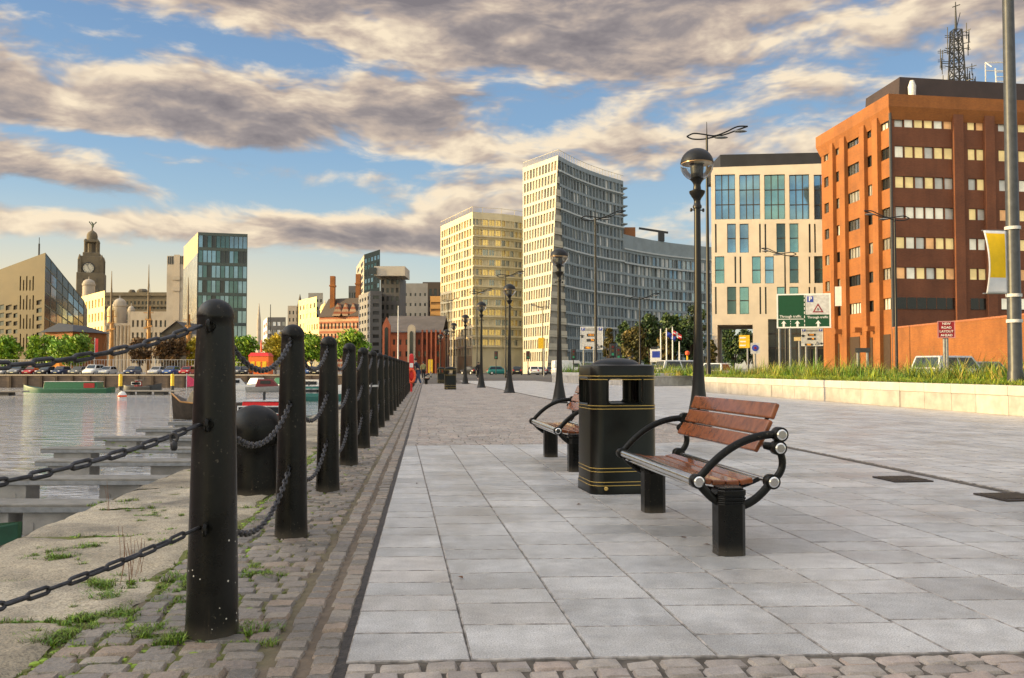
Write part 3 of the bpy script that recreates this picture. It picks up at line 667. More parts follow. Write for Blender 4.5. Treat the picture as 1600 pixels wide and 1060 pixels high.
# ================================================================== BENCHES
def arc(p0, p1, p2, n=14):   # quadratic through control
    p0, p1, p2 = Vector(p0), Vector(p1), Vector(p2)
    return [p0 * (1 - t) ** 2 + p1 * 2 * t * (1 - t) + p2 * t * t for t in [i / n for i in range(n + 1)]]
def make_bench(label):
    # local: +y along the length (away), +x towards the back, post foot of the near end at the origin
    L = 1.72
    t = thing('bench', label, 'bench', group='park benches on the promenade')
    FX, RX = -.20, .262; FZ, RZ = .435, .425; MX, MZ = .305, .625; TX, TZ = .315, .705
    for y in (0.0, L):
        b = MB()
        th = .026
        b.tube([V(p.x, y, p.y) for p in arc((FX, FZ), (.03, .13), (RX, RZ), 16)], [.026] * 17, 10, sx=.8)
        b.tube([V(p.x, y, p.y) for p in arc((FX, FZ), (.02, .715), (TX, TZ), 18)], [.024] * 19, 10, sx=.85)
        b.tube([V(p.x, y, p.y) for p in arc((RX, RZ), (.375, .50), (MX, MZ), 10)], [.023] * 11, 10, sx=.85)
        for (cx, cz, r) in ((FX, FZ, .042), (RX, RZ, .044), (MX, MZ, .044), (TX, TZ, .044)):
            b.tube([V(cx, y - .034, cz), V(cx, y - .030, cz), V(cx, y + .030, cz), V(cx, y + .034, cz)], [r - .004, r, r, r - .004], 24)
        # bracket from middle boss towards the back rest
        b.tube([V(MX, y, MZ), V(MX - .06, y + (.06 if y == 0 else -.06), MZ + .01)], [.03, .022], 10)
        b.build('arm_frame', m_iron, t, True, angle=45)
        s = -1 if y == 0 else 1
        for (cx, cz) in ((FX, FZ), (RX, RZ), (MX, MZ), (TX, TZ)):
            b = MB(); b.tube([V(cx, y + s * .028, cz), V(cx, y + s * .036, cz), V(cx, y + s * .041, cz)], [.032, .032, .024], 24); b.build('bolt_cap', m_chrome, t, True, angle=30)
    # rails
    for (cx, cz, r) in ((FX, FZ, .029), (FX + .035, FZ - .045, .016), (RX, RZ, .016), (MX, MZ, .018)):
        b = MB(); b.tube([V(cx, .02, cz), V(cx, L - .02, cz)], r, 18); b.build('rail', m_chrome, t, True, angle=30)
    # seat slats, gently dished
    xs = [-.150, -.058, .034, .126, .2]
    for k, x0 in enumerate(xs[:-1] if False else (-.150, -.062, .026, .114)):
        dz = -.03 * (1 - ((x0 - .0) / .2) ** 2) + .01
        b = MB(); a = (-.18, -.05, .06, .17)[k]
        z = FZ - .012 + dz; ca, sa = math.cos(a), math.sin(a); w2, h2 = .040, .0175
        q = [(x0 + .04 + X * ca - Z * sa, z + X * sa + Z * ca) for X, Z in ((-w2, -h2), (w2, -h2), (w2, h2), (-w2, h2))]
        b.hexa([V(q[0][0], .11, q[0][1]), V(q[1][0], .11, q[1][1]), V(q[1][0], L - .11, q[1][1]), V(q[0][0], L - .11, q[0][1])],
               [V(q[3][0], .11, q[3][1]), V(q[2][0], .11, q[2][1]), V(q[2][0], L - .11, q[2][1]), V(q[3][0], L - .11, q[3][1])])
        b.build('seat_slat', m_wood, t, False, .008, 3)
    # seat bearers
    for y in (.16, L - .16):
        b = MB(); b.tube([V(p.x, y, p.y) for p in arc((FX + .01, FZ - .03), (.03, FZ - .125), (RX, RZ), 10)], .014, 8); b.build('bearer', m_iron, t, True)
    # back slats
    bx, bz, ang = .205, .60, R(64)
    for k in range(3):
        b = MB(); ca, sa = math.cos(ang - (.10 if k == 0 else 0) + (.06 if k == 2 else 0)), math.sin(ang - (.10 if k == 0 else 0) + (.06 if k == 2 else 0))
        l_, h_ = .102, .034
        q = [(bx, bz), (bx + l_ * ca, bz + l_ * sa), (bx + l_ * ca + h_ * sa, bz + l_ * sa - h_ * ca), (bx + h_ * sa, bz - h_ * ca)]
        b.hexa([V(q[3][0], .13, q[3][1]), V(q[3][0], L - .13, q[3][1]), V(q[0][0], L - .13, q[0][1]), V(q[0][0], .13, q[0][1])][::-1],
               [V(q[2][0], .13, q[2][1]), V(q[2][0], L - .13, q[2][1]), V(q[1][0], L - .13, q[1][1]), V(q[1][0], .13, q[1][1])][::-1])
        b.build('back_slat', m_wood, t, False, .010, 3)
        bx += (l_ + .010) * ca; bz += (l_ + .010) * sa
    for y in (.24, L - .24):
        b = MB(); b.tube([V(MX, y, MZ), V(.300, y, .68), V(.372, y, .86)], .014, 8); b.build('back_bracket', m_iron, t, True)
    # posts
    for y in (0.02, L - .17):
        b = MB(); w2 = .083; c = .03
        poly = [(-w2 + c, -w2), (w2 - c, -w2), (w2, -w2 + c), (w2, w2 - c), (w2 - c, w2), (-w2 + c, w2), (-w2, w2 - c), (-w2, -w2 + c)]
        b.prism(poly, -.02, .305, c=(.0, y)); 
        poly2 = [(x * 1.05, v_ * 1.05) for x, v_ in poly]
        b.prism(poly2, .305, .318, c=(.0, y)); b.prism(poly, .318, .328, c=(.0, y)); b.prism(poly2, .328, .341, c=(.0, y)); b.prism(poly, .341, .351, c=(.0, y))
        b.prism(poly2, .351, .385, c=(0, y)); b.prism([(x * .9, v_ * .9) for x, v_ in poly], .385, .40, c=(0, y))
        b.build('post', m_iron, t, False, .006, 2)
    return t
bn1 = make_bench('nearest wooden slatted bench with looped black arms and chrome front rail')
g1 = G(1147, 870); bn1.location = (g1 + E1 * .06); bn1.rotation_euler.z = A1
g2 = G(902, 738)
bn2 = dup(bn1, g2 + E1 * .06, A1, 'wooden bench half hidden behind the black litter bin')
gb = G(697, 601); bn3 = dup(bn1, UV(gb.dot(E1) + .9, 2.05), A1, 'far small bench beside the distant black litter bins')

# ================================================================== LITTER BINS
def rrect(w, d, c, n=5):
    pts = []
    for cx, cy, a0 in ((w / 2 - c, d / 2 - c, 0), (-w / 2 + c, d / 2 - c, 90), (-w / 2 + c, -d / 2 + c, 180), (w / 2 - c, -d / 2 + c, 270)):
        for k in range(n + 1): a = R(a0 + 90 * k / n); pts.append((cx + c * math.cos(a), cy + c * math.sin(a)))
    return pts
def make_bin(label, rz):
    t = thing('litter_bin', label, 'litter bin', rz=rz, group='black litter bins with gold lines')
    W = .60; C = .11
    def ring(b, s, z): return [(x * s, y * s, z) for x, y in rrect(W, W, C)]
    def shell(prof, name, m, smooth=True):
        b = MB(); k = len(rrect(W, W, C)); 
        for s, z in prof: b.v += ring(b, s, z)
        for i in range(len(prof) - 1):
            for j in range(k): b.f.append((i * k + j, i * k + (j + 1) % k, (i + 1) * k + (j + 1) % k, (i + 1) * k + j)); b.m.append(0)
        b.f.append(tuple(range(k))[::-1]); b.m.append(0); b.f.append(tuple((len(prof) - 1) * k + j for j in range(k))); b.m.append(0)
        return b.build(name, m, t, smooth, angle=30)
    shell([(1.02, 0), (1.02, .085), (1.0, .10), (.995, .78), (.97, .785)], 'body', m_binblack)
    shell([(.97, 1.015), (.985, 1.02), (.985, 1.10), (.96, 1.125), (.80, 1.135), (.6, 1.137)], 'hood', m_binblack)
    b = MB(); b.lathe([(.225, 1.13), (.21, 1.15), (.17, 1.172), (.11, 1.188), (.05, 1.195), (.003, 1.197)], n=36); b.build('lid', m_binblack, t, True)
    # corner pillars round the four posting openings
    w2 = W / 2 * .985
    for qx in (-1, 1):
        for qy in (-1, 1):
            poly = []
            c = C; cx, cy = w2 - c, w2 - c
            outer = [(w2 - .0, w2 - .14)] + [(cx + c * math.cos(R(a)), cy + c * math.sin(R(a))) for a in range(0, 91, 15)] + [(w2 - .14, w2)]
            inn = [(w2 - .14, w2 - .03)] + [(cx + (c - .03) * math.cos(R(a)), cy + (c - .03) * math.sin(R(a))) for a in range(90, -1, -15)] + [(w2 - .03, w2 - .14)]
            poly = [(x * qx, y * qy) for x, y in outer + inn]
            if qx * qy < 0: poly = poly[::-1]
            b = MB(); b.prism(poly, .78, 1.02); b.build('corner_post', m_binblack, t, True, angle=30)
    # rims of the openings (rounded corners)
    for a in range(4):
        b = MB(); rot = Matrix.Rotation(a * math.pi / 2, 3, 'Z'); hw = W / 2 * .985 - .14
        lp = rrect(2 * hw + .012, .235, .035); b.tube([rot @ V(x, -w2 - .002, .90 + y) for x, y in lp], .010, 6, closed=True); b.build('opening_rim', m_binblack, t, True)
    for z in (1.000, 1.030, .770, .742, .225, .195, .105, .075):
        b = MB(); s = (1.028 if z < .1 else 1.008); k = rrect(W, W, C)
        b.v = [(x * s, y * s, z) for x, y in k] + [(x * s, y * s, z + .006) for x, y in k]; n_ = len(k)
        b.f = [(j, (j + 1) % n_, n_ + (j + 1) % n_, n_ + j) for j in range(n_)]; b.m = [0] * n_
        b.build('gold_band', m_gold, t, True)
    b = MB(); b.lathe([(.018, 0), (.018, .006), (.012, .012)], n=12); o = b.build('badge', m_gold, t, True); o.location = (-.185, -.318, .055); o.rotation_euler = (math.pi / 2, 0, R(-25))
    return t
gbin = G(977, 773)
bin1 = make_bin('nearest big black litter bin with gold lines and domed lid between two benches', A1 + R(2)); bin1.location = gbin + E1 * .31
dup(bin1, G(704, 609) + E1 * .3, A1, 'distant black litter bin standing right of the man in blue jeans')
dup(bin1, G(690, 599) + E1 * .3, A1, 'farther black litter bin beside the distant bench')
# ================================================================== LAMPS
m_glass = bpy.data.materials.new('globe_glass'); m_glass.use_nodes = True
def _gl():
    t = m_glass.node_tree; t.nodes.clear(); n = NT(t); out = n.n('ShaderNodeOutputMaterial')
    tr = n.n('ShaderNodeBsdfTransparent', {'Color': (.86, .88, .88, 1)}); gl = n.n('ShaderNodeBsdfGlossy', {'Roughness': .04})
    fr = n.n('ShaderNodeFresnel', {'IOR': 1.5}).outputs[0]; mx = n.n('ShaderNodeMixShader', {0: n.math('MULTIPLY_ADD', fr, .8, .03), 1: tr.outputs[0], 2: gl.outputs[0]})
    t.links.new(mx.outputs[0], out.inputs[0])
_gl()
m_amber = mat('amber_reflector', (.55, .36, .20), .3, .2)
def make_globe_lamp(label):
    t = thing('globe_lamp', label, 'street lamp', group='globe lamps along the promenade')
    b = MB(); b.lathe([(.27, -.02), (.27, .03), (.235, .07), (.20, .22), (.165, .42), (.135, .58), (.113, .75), (.098, 1.0), (.088, 1.2), (.075, 1.7), (.066, 2.2), (.060, 3.0), (.055, 4.02)], n=28); b.build('shaft', m_lampblack, t, True, angle=30)
    b = MB(); b.lathe([(.055, 3.88), (.075, 3.89), (.078, 3.93), (.060, 3.96), (.056, 4.02), (.07, 4.06), (.10, 4.10), (.135, 4.16), (.138, 4.19), (.10, 4.205), (.07, 4.22), (.062, 4.30), (.075, 4.34), (.10, 4.375), (.125, 4.40), (.11, 4.42)], n=24); b.build('capital', m_lampblack, t, True, angle=35)
    b = MB(); b.bar((-.10, 0, 3.86), (.10, 0, 3.86), .02, .02); b.lathe([(.018, 3.83), (.022, 3.86), (.018, 3.89)], (-.11, 0, 0), 10); b.lathe([(.018, 3.83), (.022, 3.86), (.018, 3.89)], (.11, 0, 0), 10); b.build('ladder_bar', m_lampblack, t, True)
    zc, r = 4.655, .285
    b = MB(); b.lathe([(r * math.cos(R(x)), zc + r * math.sin(R(x))) for x in range(-78, 6, 6)], n=36)
    for f in b.f[-2:]: pass
    b.f = b.f[:-2]; b.m = b.m[:-2]; b.build('globe', m_glass, t, True, angle=80)
    b = MB(); b.lathe([((r + .004) * math.cos(R(x)), zc + (r + .004) * math.sin(R(x))) for x in list(range(6, 90, 6))] + [(.003, zc + r + .005)], n=36); b.build('cap', m_lampblack, t, True)
    b = MB(); b.lathe([(.27, zc + .015), (.27, zc + .028)], n=32); b.build('reflector', m_amber, t, True)
    b = MB(); b.lathe([(.10, 4.42), (.105, 4.50), (.115, 4.60), (.11, 4.66), (.13, 4.67), (.13, 4.69)], n=20); b.build('lamp_holder', m_dark, t, True)
    return t
gl1 = make_globe_lamp('tallest nearest globe lamp post behind the near bench')
gpix = [(1092, 675.5), (874, 630), (796, 614), (752, 606), (727, 600.2), (709, 596.5), (697, 593.5), (688, 591.4)]
gd = gpix[0]; l1 = G(*gd); gl1.location = l1; gl1.rotation_euler.z = A1
labs = ['second globe lamp post, rising behind the half hidden bench', 'third globe lamp post, standing clear on the open promenade', 'fourth globe lamp post in the row receding down the promenade', 'fifth globe lamp post in the row, right of the distant litter bins', 'sixth globe lamp post in the row, before the gold lit apartment block', 'seventh globe lamp post in the row, small in the distance', 'last and smallest globe lamp post of the promenade row']
for (px, py), lb in zip(gpix[1:], labs): dup(gl1, G(px, py), A1, lb)

def make_column(h, label, rot, px, Y, base=0.0, dark=m_lampblack):
    t = thing('lamp_column', label, 'lamp column', XY(px, Y) + UP * base, rot, 'tall lamp columns with curved twin arms')
    b = MB(); b.tube([(0, 0, 0), (0, 0, 1.2), (0, 0, 1.25), (0, 0, h * .6), (0, 0, h)], [.13, .13, .10, .085, .06], 12); b.tube([(0, 0, h), (0, 0, h + .75)], [.03, .015], 6); b.build('pole', dark, t, True)
    b = MB()
    top = [(-1.05, 0, h - .02), (-.7, 0, h + .14), (-.2, 0, h + .10), (.4, 0, h + .02), (1.0, 0, h + .22), (1.6, 0, h + .50), (2.15, 0, h + .52)]
    bot = [(-1.05, 0, h - .02), (-.75, 0, h - .15), (-.2, 0, h - .16), (.4, 0, h - .04), (1.0, 0, h + .10), (1.6, 0, h + .32), (2.15, 0, h + .52)]
    def sm(p):   # Catmull-Rom
        p = [Vector(q) for q in p]; o = []
        for i in range(len(p) - 1):
            a, b2, c, d = p[max(i - 1, 0)], p[i], p[i + 1], p[min(i + 2, len(p) - 1)]
            for k in range(5):
                s = k / 5; o.append(.5 * ((2 * b2) + (c - a) * s + (2 * a - 5 * b2 + 4 * c - d) * s * s + (3 * b2 - a - 3 * c + d) * s ** 3))
        return o + [p[-1]]
    b.tube(sm(top), .04, 6); b.tube(sm(bot), .04, 6); b.build('arm', dark, t, True)
    for x, z in ((.75, h - .08), (1.75, h + .25)):
        b = MB(); b.lathe([(.01, -.07), (.25, -.03), (.30, .0), (.22, .05), (.01, .08)], n=16); o = b.build('luminaire', m_grey, t, True); o.location = (x, 0, z); o.scale = (1.25, .6, 1.0)
    return t
colz = [(1107, 45, 213, 'tall lamp column with twin curved arms right behind the nearest globe lamp', 0),
        (931, 61, 341, 'tall lamp column rising in front of the curved glass apartment tower', 0),
        (1228, 79, 397, 'tall lamp column in front of the cream hotel, behind the green sign', math.pi),
        (1401, 61, 341, 'tall lamp column at the corner of the orange brick office block', math.pi),
        (790, 101, 431, 'lamp column with curved arms before the gap between the gold blocks', 0),
        (745, 120, 457, 'lamp column with curved arms in front of the gold lit apartment block', 0),
        (848, 150, 480, 'far lamp column by the foot of the leaning tower, arms to the left', math.pi),
        (700, 160, 470, 'farthest lamp column at the left edge of the gold lit block', 0), (1000, 92, 466, 'lamp column standing among the trees below the curved glass wing', 0)]
for px, Y, py, lb, rot in colz:
    make_column(P(px, py, Y).z, lb, rot, px, Y)
# the big post at the right edge with its banner
PB = XY(1586, 21.5)
t = thing('banner_post', 'big grey steel post carrying the yellow banner at the right edge', 'post', PB)
b = MB(); b.tube([(0, 0, 0), (0, 0, 1.0), (0, 0, 1.05), (0, 0, 14)], [.19, .185, .165, .12], 20); b.build('shaft', mat('post_grey', (.05, .055, .06), .4, .3), t, True, angle=30)
for z in (P(1586, 462, 21.5).z, P(1586, 357, 21.5).z, P(1586, 502, 21.5).z):
    b = MB(); b.tube([(0, 0, z - .04), (0, 0, z + .04)], .185, 20); b.build('clamp', m_lgrey, t, True, angle=30)
zt = P(1550, 362, 21.5).z; zb = P(1550, 459, 21.5).z
b = MB()
def bpt(i, j): # cloth banner bowing forward
    v = j / 24; uu = i / 12; x = -.17 - .58 * uu - (.06 * math.sin(v * math.pi * .9) * -1 if False else 0) + .07 * math.sin(v * 2.6) * uu; return V(x, -.03 - .10 * math.sin(v * 3.0) * (uu) , zt + (zb - zt) * v + .02 * uu * (1 - v))
for i in range(4):
    for j in range(12):
        pass
b.add([bpt(i, j) for i in range(13) for j in range(25)], [((i + 1) * 25 + j, i * 25 + j, i * 25 + j + 1, (i + 1) * 25 + j + 1) for i in range(12) for j in range(24)])
b.m = [1 if (1 <= j < 18 and 1 <= i < 11) else 0 for i in range(12) for j in range(24)]
o = b.build('banner', [mat('banner_white', (.55, .57, .62), .6, 0, .05), mat('banner_yellow', (.72, .46, .0), .6, 0, .06)], None, True, angle=80); o.location = PB
sd = o.modifiers.new('thick', 'SOLIDIFY'); sd.thickness = .004
for z in (zt + .02, zb - .0):
    bb = MB(); bb.tube([(-.1, 0, z), (-.78, -.02, z)], .015, 8); q = bb.build('banner_arm', m_grey, t, True)
tag(o, 'yellow and white cloth banner hanging from the right edge post', 'banner')

# ================================================================== PLANTERS
m_pl = mat('planter_stone', (.40, .372, .34), .75, 0, .15, 3, .25, 60, island=.12, stain=.35, world_pos=True)
m_plc = mat('planter_cap', (.47, .445, .41), .7, 0, .10, 2, .15, 60, island=.06, world_pos=True)
m_soil = mat('soil', (.04, .035, .022), .95, 0, .4, 3, .5, 20, world_pos=True)
uL = G(1084, 611.5).dot(E1)
def planter(label, poly, h=.70, cap=.24, th=.35):   # poly: ground points, wall built on each edge, ccw
    c = sum((Vector(p) for p in poly), Vector()) / len(poly); t = thing('planter', label, 'planter', c)
    bw = MB(); bc = MB(); n = len(poly)
    for i in range(n):
        a = Vector(poly[i]) - c; e = Vector(poly[(i + 1) % n]) - c; L = (e - a).length; d = (e - a) / L; inn = V(-d.y, d.x, 0)
        s = 0
        while s < L - .01:
            l2 = min(rng.choice([.95, 1.05, 1.15]), L - s); p = a + d * (s + .004); q = a + d * (s + l2 - .006); full = rng.random() < .14
            hb = h - cap
            bw.hexa([p + inn * .02, q + inn * .02, q + inn * th, p + inn * th], [x + UP * hb for x in (p + inn * .02, q + inn * .02, q + inn * th, p + inn * th)])
            if full: bw.hexa([p, q, q + inn * .03, p + inn * .03], [x + UP * (hb - .002) for x in (p, q, q + inn * .03, p + inn * .03)])
            bc.hexa([x + UP * (hb + .001) for x in (p, q, q + inn * th, p + inn * th)], [x + UP * h for x in (p, q, q + inn * th, p + inn * th)])
            s += l2
    bw.build('wall', m_pl, t, False, .012); bc.build('coping_course', m_plc, t, False, .015)
    b = MB(); b.add([tuple(Vector(p) - c + UP * (h - .12)) for p in poly], [tuple(range(n))]); b.build('soil', m_soil, t)
    return t
planter('long pale stone planter wall along the right side of the plaza', [UV(uL, V_PLANT), UV(-6, V_PLANT), UV(-6, 19.4), UV(uL, 19.4)])
P2 = [G(862, 598), G(1012, 604), G(1082, 602.6)]; P2 += [P2[2] + V(2, 14, 0), P2[0] + V(6, 12, 0)]
planter('low stone planter farther back behind the litter bin', P2, .80, .24)
m_gr = [mat('grass_green', (.13, .27, .02), .55, 0, .35, 3), mat('grass_lime', (.30, .34, .025), .55, 0, .3, 3), mat('grass_olive', (.15, .20, .03), .6, 0, .3, 3), mat('grass_straw', (.42, .32, .08), .7, 0, .3, 3), mat('grass_deep', (.035, .08, .012), .6)]
def grasses(label, pts_fn, n_tall, n_low):
    b = MB()
    for _ in range(n_tall):
        p = pts_fn(False); hh = rng.choice([rng.uniform(.4, .7), rng.uniform(.6, .95), rng.uniform(.8, 1.35)]) * (.62 + .5 * abs(math.sin(p.y * .9 + 1.3 * math.sin(p.x * .7)) * math.sin(p.y * .37 + 2))); kind = rng.choice([0, 0, 1, 1, 2, 3, 4])
        for _ in range(20):
            a = rng.random() * 6.283; q = .22 * rng.random()
            blade(b, p + V(math.cos(a) * q, math.sin(a) * q, 0), hh * rng.uniform(.5, 1), rng.uniform(.2, 1.0), rng.uniform(.010, .022), kind if rng.random() < .7 else rng.choice([1, 2, 4]), 3)
    for _ in range(n_low):
        p = pts_fn(True); k = rng.choice([1, 1, 0, 1, 2])
        for _ in range(12):
            a = rng.random() * 6.283; q = .16 * rng.random()
            blade(b, p + V(math.cos(a) * q, math.sin(a) * q, 0), rng.uniform(.12, .34), rng.uniform(.4, 1.2), .022, k, 2)
    o = stuff(b.build('planting', m_gr)); o['label'] = label; o['category'] = 'ornamental grass'
def f1(low):
    u = 15 + (uL - 15.5) * rng.random()
    return UV(u, V_PLANT + (rng.uniform(.35, 1.7) if low else rng.uniform(1.0, 4.9)), .57)
grasses('ornamental grasses filling the long planter on the right', f1, 1100, 2600)
def f2(low):
    a, bq, c2 = rng.random(), rng.random(), 0
    e = (P2[0].lerp(P2[1], a) if rng.random() < .65 else P2[1].lerp(P2[2], a)); return e + V(rng.uniform(.5, 3), rng.uniform(.5, 8) * bq, .65)
grasses('ornamental grasses in the farther planter behind the bin', f2, 300, 250)

# ================================================================== SIGNS
def text(s, size, parent, x, z, y, m, align='CENTER', name='lettering', bold=0.0):
    cu = bpy.data.curves.new('t', 'FONT'); cu.body = s; cu.size = size; cu.align_x = align; cu.align_y = 'CENTER'; cu.extrude = .004; cu.offset = bold; cu.resolution_u = 3
    tmp = bpy.data.objects.new('t', cu); COL.objects.link(tmp); me = bpy.data.meshes.new_from_object(tmp); bpy.data.objects.remove(tmp); bpy.data.curves.remove(cu)
    me.materials.clear(); me.materials.append(m); o = bpy.data.objects.new(name, me); COL.objects.link(o); o.parent = parent; o.rotation_euler = (math.pi / 2, 0, 0); o.location = (x, y, z); return o
class Sign:
    def __init__(s, label, x0, y0, x1, y1, Y, m, posts, border=None, cat='road sign', name='road_sign', base=0.0):
        s.c = P((x0 + x1) / 2, (y0 + y1) / 2, Y); s.Y = Y; s.x0, s.y0 = (x0 + x1) / 2, (y0 + y1) / 2
        s.k = Y / F; s.t = thing(name, label, cat, (s.c.x, s.c.y, base), -math.atan2(s.c.x, s.c.y) * .6)
        s.w = (x1 - x0) * s.k; s.h = (y1 - y0) * s.k; s.zc = s.c.z - base
        b = MB(); b.box((0, 0, s.zc), (s.w, .05, s.h)); b.build('board', m, s.t)
        if border: 
            b = MB(); e = .02 * s.w + .02
            for sx_ in (-1, 1): b.box((sx_ * (s.w / 2 - e / 2), -.03, s.zc), (e, .016, s.h))
            for sz in (-1, 1): b.box((0, -.03, s.zc + sz * (s.h / 2 - e / 2)), (s.w - 2 * e, .016, e))
            b.build('border', border, s.t)
        for px in posts:
            b = MB(); x = (px - s.x0) * s.k; b.tube([(x, .06, 0), (x, .06, s.zc + s.h * .45)], .045 + .0004 * Y, 10); b.build('post', m_grey, s.t, True)
    def xz(s, px, py): return (px - s.x0) * s.k, s.zc - (py - s.y0) * s.k
    def rect(s, a, b_, c, d, m, name='panel', y=-.03, th=.012):
        x0, z0 = s.xz(a, b_); x1, z1 = s.xz(c, d); b = MB(); b.box(((x0 + x1) / 2, y, (z0 + z1) / 2), (abs(x1 - x0), th, abs(z1 - z0))); return b.build(name, m, s.t)
    def poly(s, pts, m, name='symbol', y=-.042, th=.008):
        q = [s.xz(*p) for p in pts]; b = MB(); b.plate(q, (0, y, 0), V(1, 0, 0), V(0, 0, 1), th); return b.build(name, m, s.t)
    def text(s, st, px, py, hpx, m, y=-.045, bold=0.0, align='CENTER'): x, z = s.xz(px, py); return text(st, hpx * s.k * 1.38, s.t, x, z, y, m, align, bold=bold * s.k)
def arrow(s, px, py, h, m):
    s.poly([(px - 1.6, py + h), (px - 1.6, py + h * .42), (px - 4.2, py + h * .5), (px, py), (px + 4.2, py + h * .5), (px + 1.6, py + h * .42), (px + 1.6, py + h)][::-1], m, 'arrow')
def tri(s, cx, cy, r, m, m2, mk):
    f = lambda k: [(cx + k * math.cos(a), cy - k * math.sin(a)) for a in (R(90), R(210), R(330))]
    s.poly(f(r), m, 'triangle', -.040); s.poly(f(r * .62), m2, 'triangle', -.050)
    s.poly([(cx - r * .08, cy + r * .2), (cx + r * .08, cy + r * .2), (cx + r * .05, cy - r * .28), (cx - r * .1, cy - r * .25)], mk, 'symbol', -.058)
s = Sign('large green through traffic road sign with white parking panel', 1215, 459, 1296, 513, 52, m_signgreen, (1219, 1235), m_white)
s.rect(1258.5, 461, 1295, 492, m_lgrey, 'parking_panel')
s.rect(1261, 463.5, 1270, 472.5, m_blue, 'parking_symbol', -.04); s.text('P', 1265.5, 468, 7, m_white, -.048, .2)
tri(s, 1277, 484, 9.5, m_signred, m_lgrey, m_dark)
s.text('Through traffic', 1235.8, 494.7, 3.9, m_white, bold=.04); s.text('Through traffic', 1276.5, 496.3, 3.75, m_white, bold=.04)
s.rect(1216, 498.3, 1255.5, 499.3, m_white, 'line'); arrow(s, 1225.5, 501, 10.5, m_white); arrow(s, 1246, 501, 10.5, m_white); arrow(s, 1277, 501, 11.5, m_white)
for k in range(8): s.rect(1256.3, 461 + k * 6.5, 1257.3, 465 + k * 6.5, m_white, 'dash')
for k in range(3): s.rect(1235.4, 501 + k * 4, 1236.2, 503 + k * 4, m_white, 'dash')
def parking(label, x0, y0, x1, y1, Y, posts):
    s = Sign(label, x0, y0, x1, y1, Y, m_lgrey, posts, m_white); w_ = x1 - x0; h_ = y1 - y0; X = lambda f: x0 + f * w_; Yp = lambda f: y0 + f * h_
    s.rect(X(.03), Yp(.03), X(.18), Yp(.16), m_blue, 'parking_symbol', -.04); s.text('P', X(.105), Yp(.095), h_ * .1, m_white, -.048, .1)
    s.rect(X(.82), Yp(.03), X(.97), Yp(.16), m_blue, 'parking_symbol', -.04); s.text('P', X(.895), Yp(.095), h_ * .1, m_white, -.048, .1)
    s.rect(X(.22), Yp(.08), X(.78), Yp(.105), m_grey, 'line', -.04); s.rect(X(.22), Yp(.14), X(.70), Yp(.16), m_grey, 'line', -.04)
    arrow(s, X(.07), Yp(.34), h_ * .14, m_dark)
    m_led = mat('led_amber', (.9, .32, .02), .5, emit=.6)
    for fy, fx0, fx1, st in ((.30, .29, .66, '1111'), (.53, .27, .66, ' 74'), (.86, .16, .52, '1861')):
        s.rect(X(fx0), Yp(fy), X(fx1), Yp(fy + .12) , m_dark, 'display', -.04); s.text(st.strip(), X((fx0 + fx1) / 2 + (.06 if st[0] == ' ' else 0)), Yp(fy + .06), h_ * .09, m_led, -.05, .1)
    tri(s, X(.73), Yp(.88), h_ * .15, m_dark, m_lgrey, m_dark); arrow(s, X(.93), Yp(.80), h_ * .12, m_dark)
parking('white car park sign with amber number displays left of the trees', 907, 511, 942, 546.5, 75, (912, 928))
parking('smaller white car park sign tucked under the green road sign', 1253, 513.6, 1285, 541, 54, (1260, 1275))
s = Sign('dark red new road layout ahead sign on one post', 1466, 502, 1491, 528.5, 34, m_signred, (1476, 1479.5), mat('sign_pink', (.42, .2, .2), .5))
for k, l in enumerate(('NEW', 'ROAD', 'LAYOUT', 'AHEAD')): s.text(l, 1478.5, 506.3 + k * 6, 3.7, m_white, bold=.02)
s = Sign('small black street name board on two legs before the brick block', 1337, 544, 1359, 551, 40, m_dark, (1341, 1355))
s = Sign('white sign with a round blue symbol beside the hotel passage', 1173, 536, 1187, 553, 60, m_lgrey, (1180,))
b = MB(); x, z = s.xz(1180, 544); b.tube([(x, -.03, z), (x, -.042, z)], 5.2 * s.k, 24); b.build('round_symbol', m_blue, s.t); b = MB(); b.tube([(x, -.04, z), (x, -.05, z)], 2.0 * s.k, 16); b.build('round_symbol', m_signred, s.t)
s = Sign('yellow and white striped notice on a post in the hotel passage', 1155, 524, 1171, 544, 75, m_yellow, (1168,))
for k in range(3): s.rect(1156, 527 + k * 6, 1165, 529 + k * 6, m_white, 'line')
s = Sign('white and blue notice board below the flag poles', 1016, 545, 1032, 566, 70, m_white, (1018, 1030)); s.rect(1019, 549, 1031, 559, m_blue, 'panel'); s.rect(1017, 542, 1027, 546, m_dark, 'panel')
s = Sign('small yellow sign on a pole before the leaning tower', 841, 528, 851, 545, 120, m_yellow, (850,)); 
s = Sign('yellow board standing at the far end of the promenade', 669, 562, 676, 583, 120, m_yellow, (672,))
s = Sign('small cream sign box on a post beside the green road sign', 1241, 527, 1251, 533, 56, mat('sign_cream', (.6, .45, .22), .6), (1249,))
s = Sign('white hotel wall poster panel on the brick end bay', 1305, 448, 1317.5, 478.5, 95, m_white, (), cat='poster', name='wall_poster')

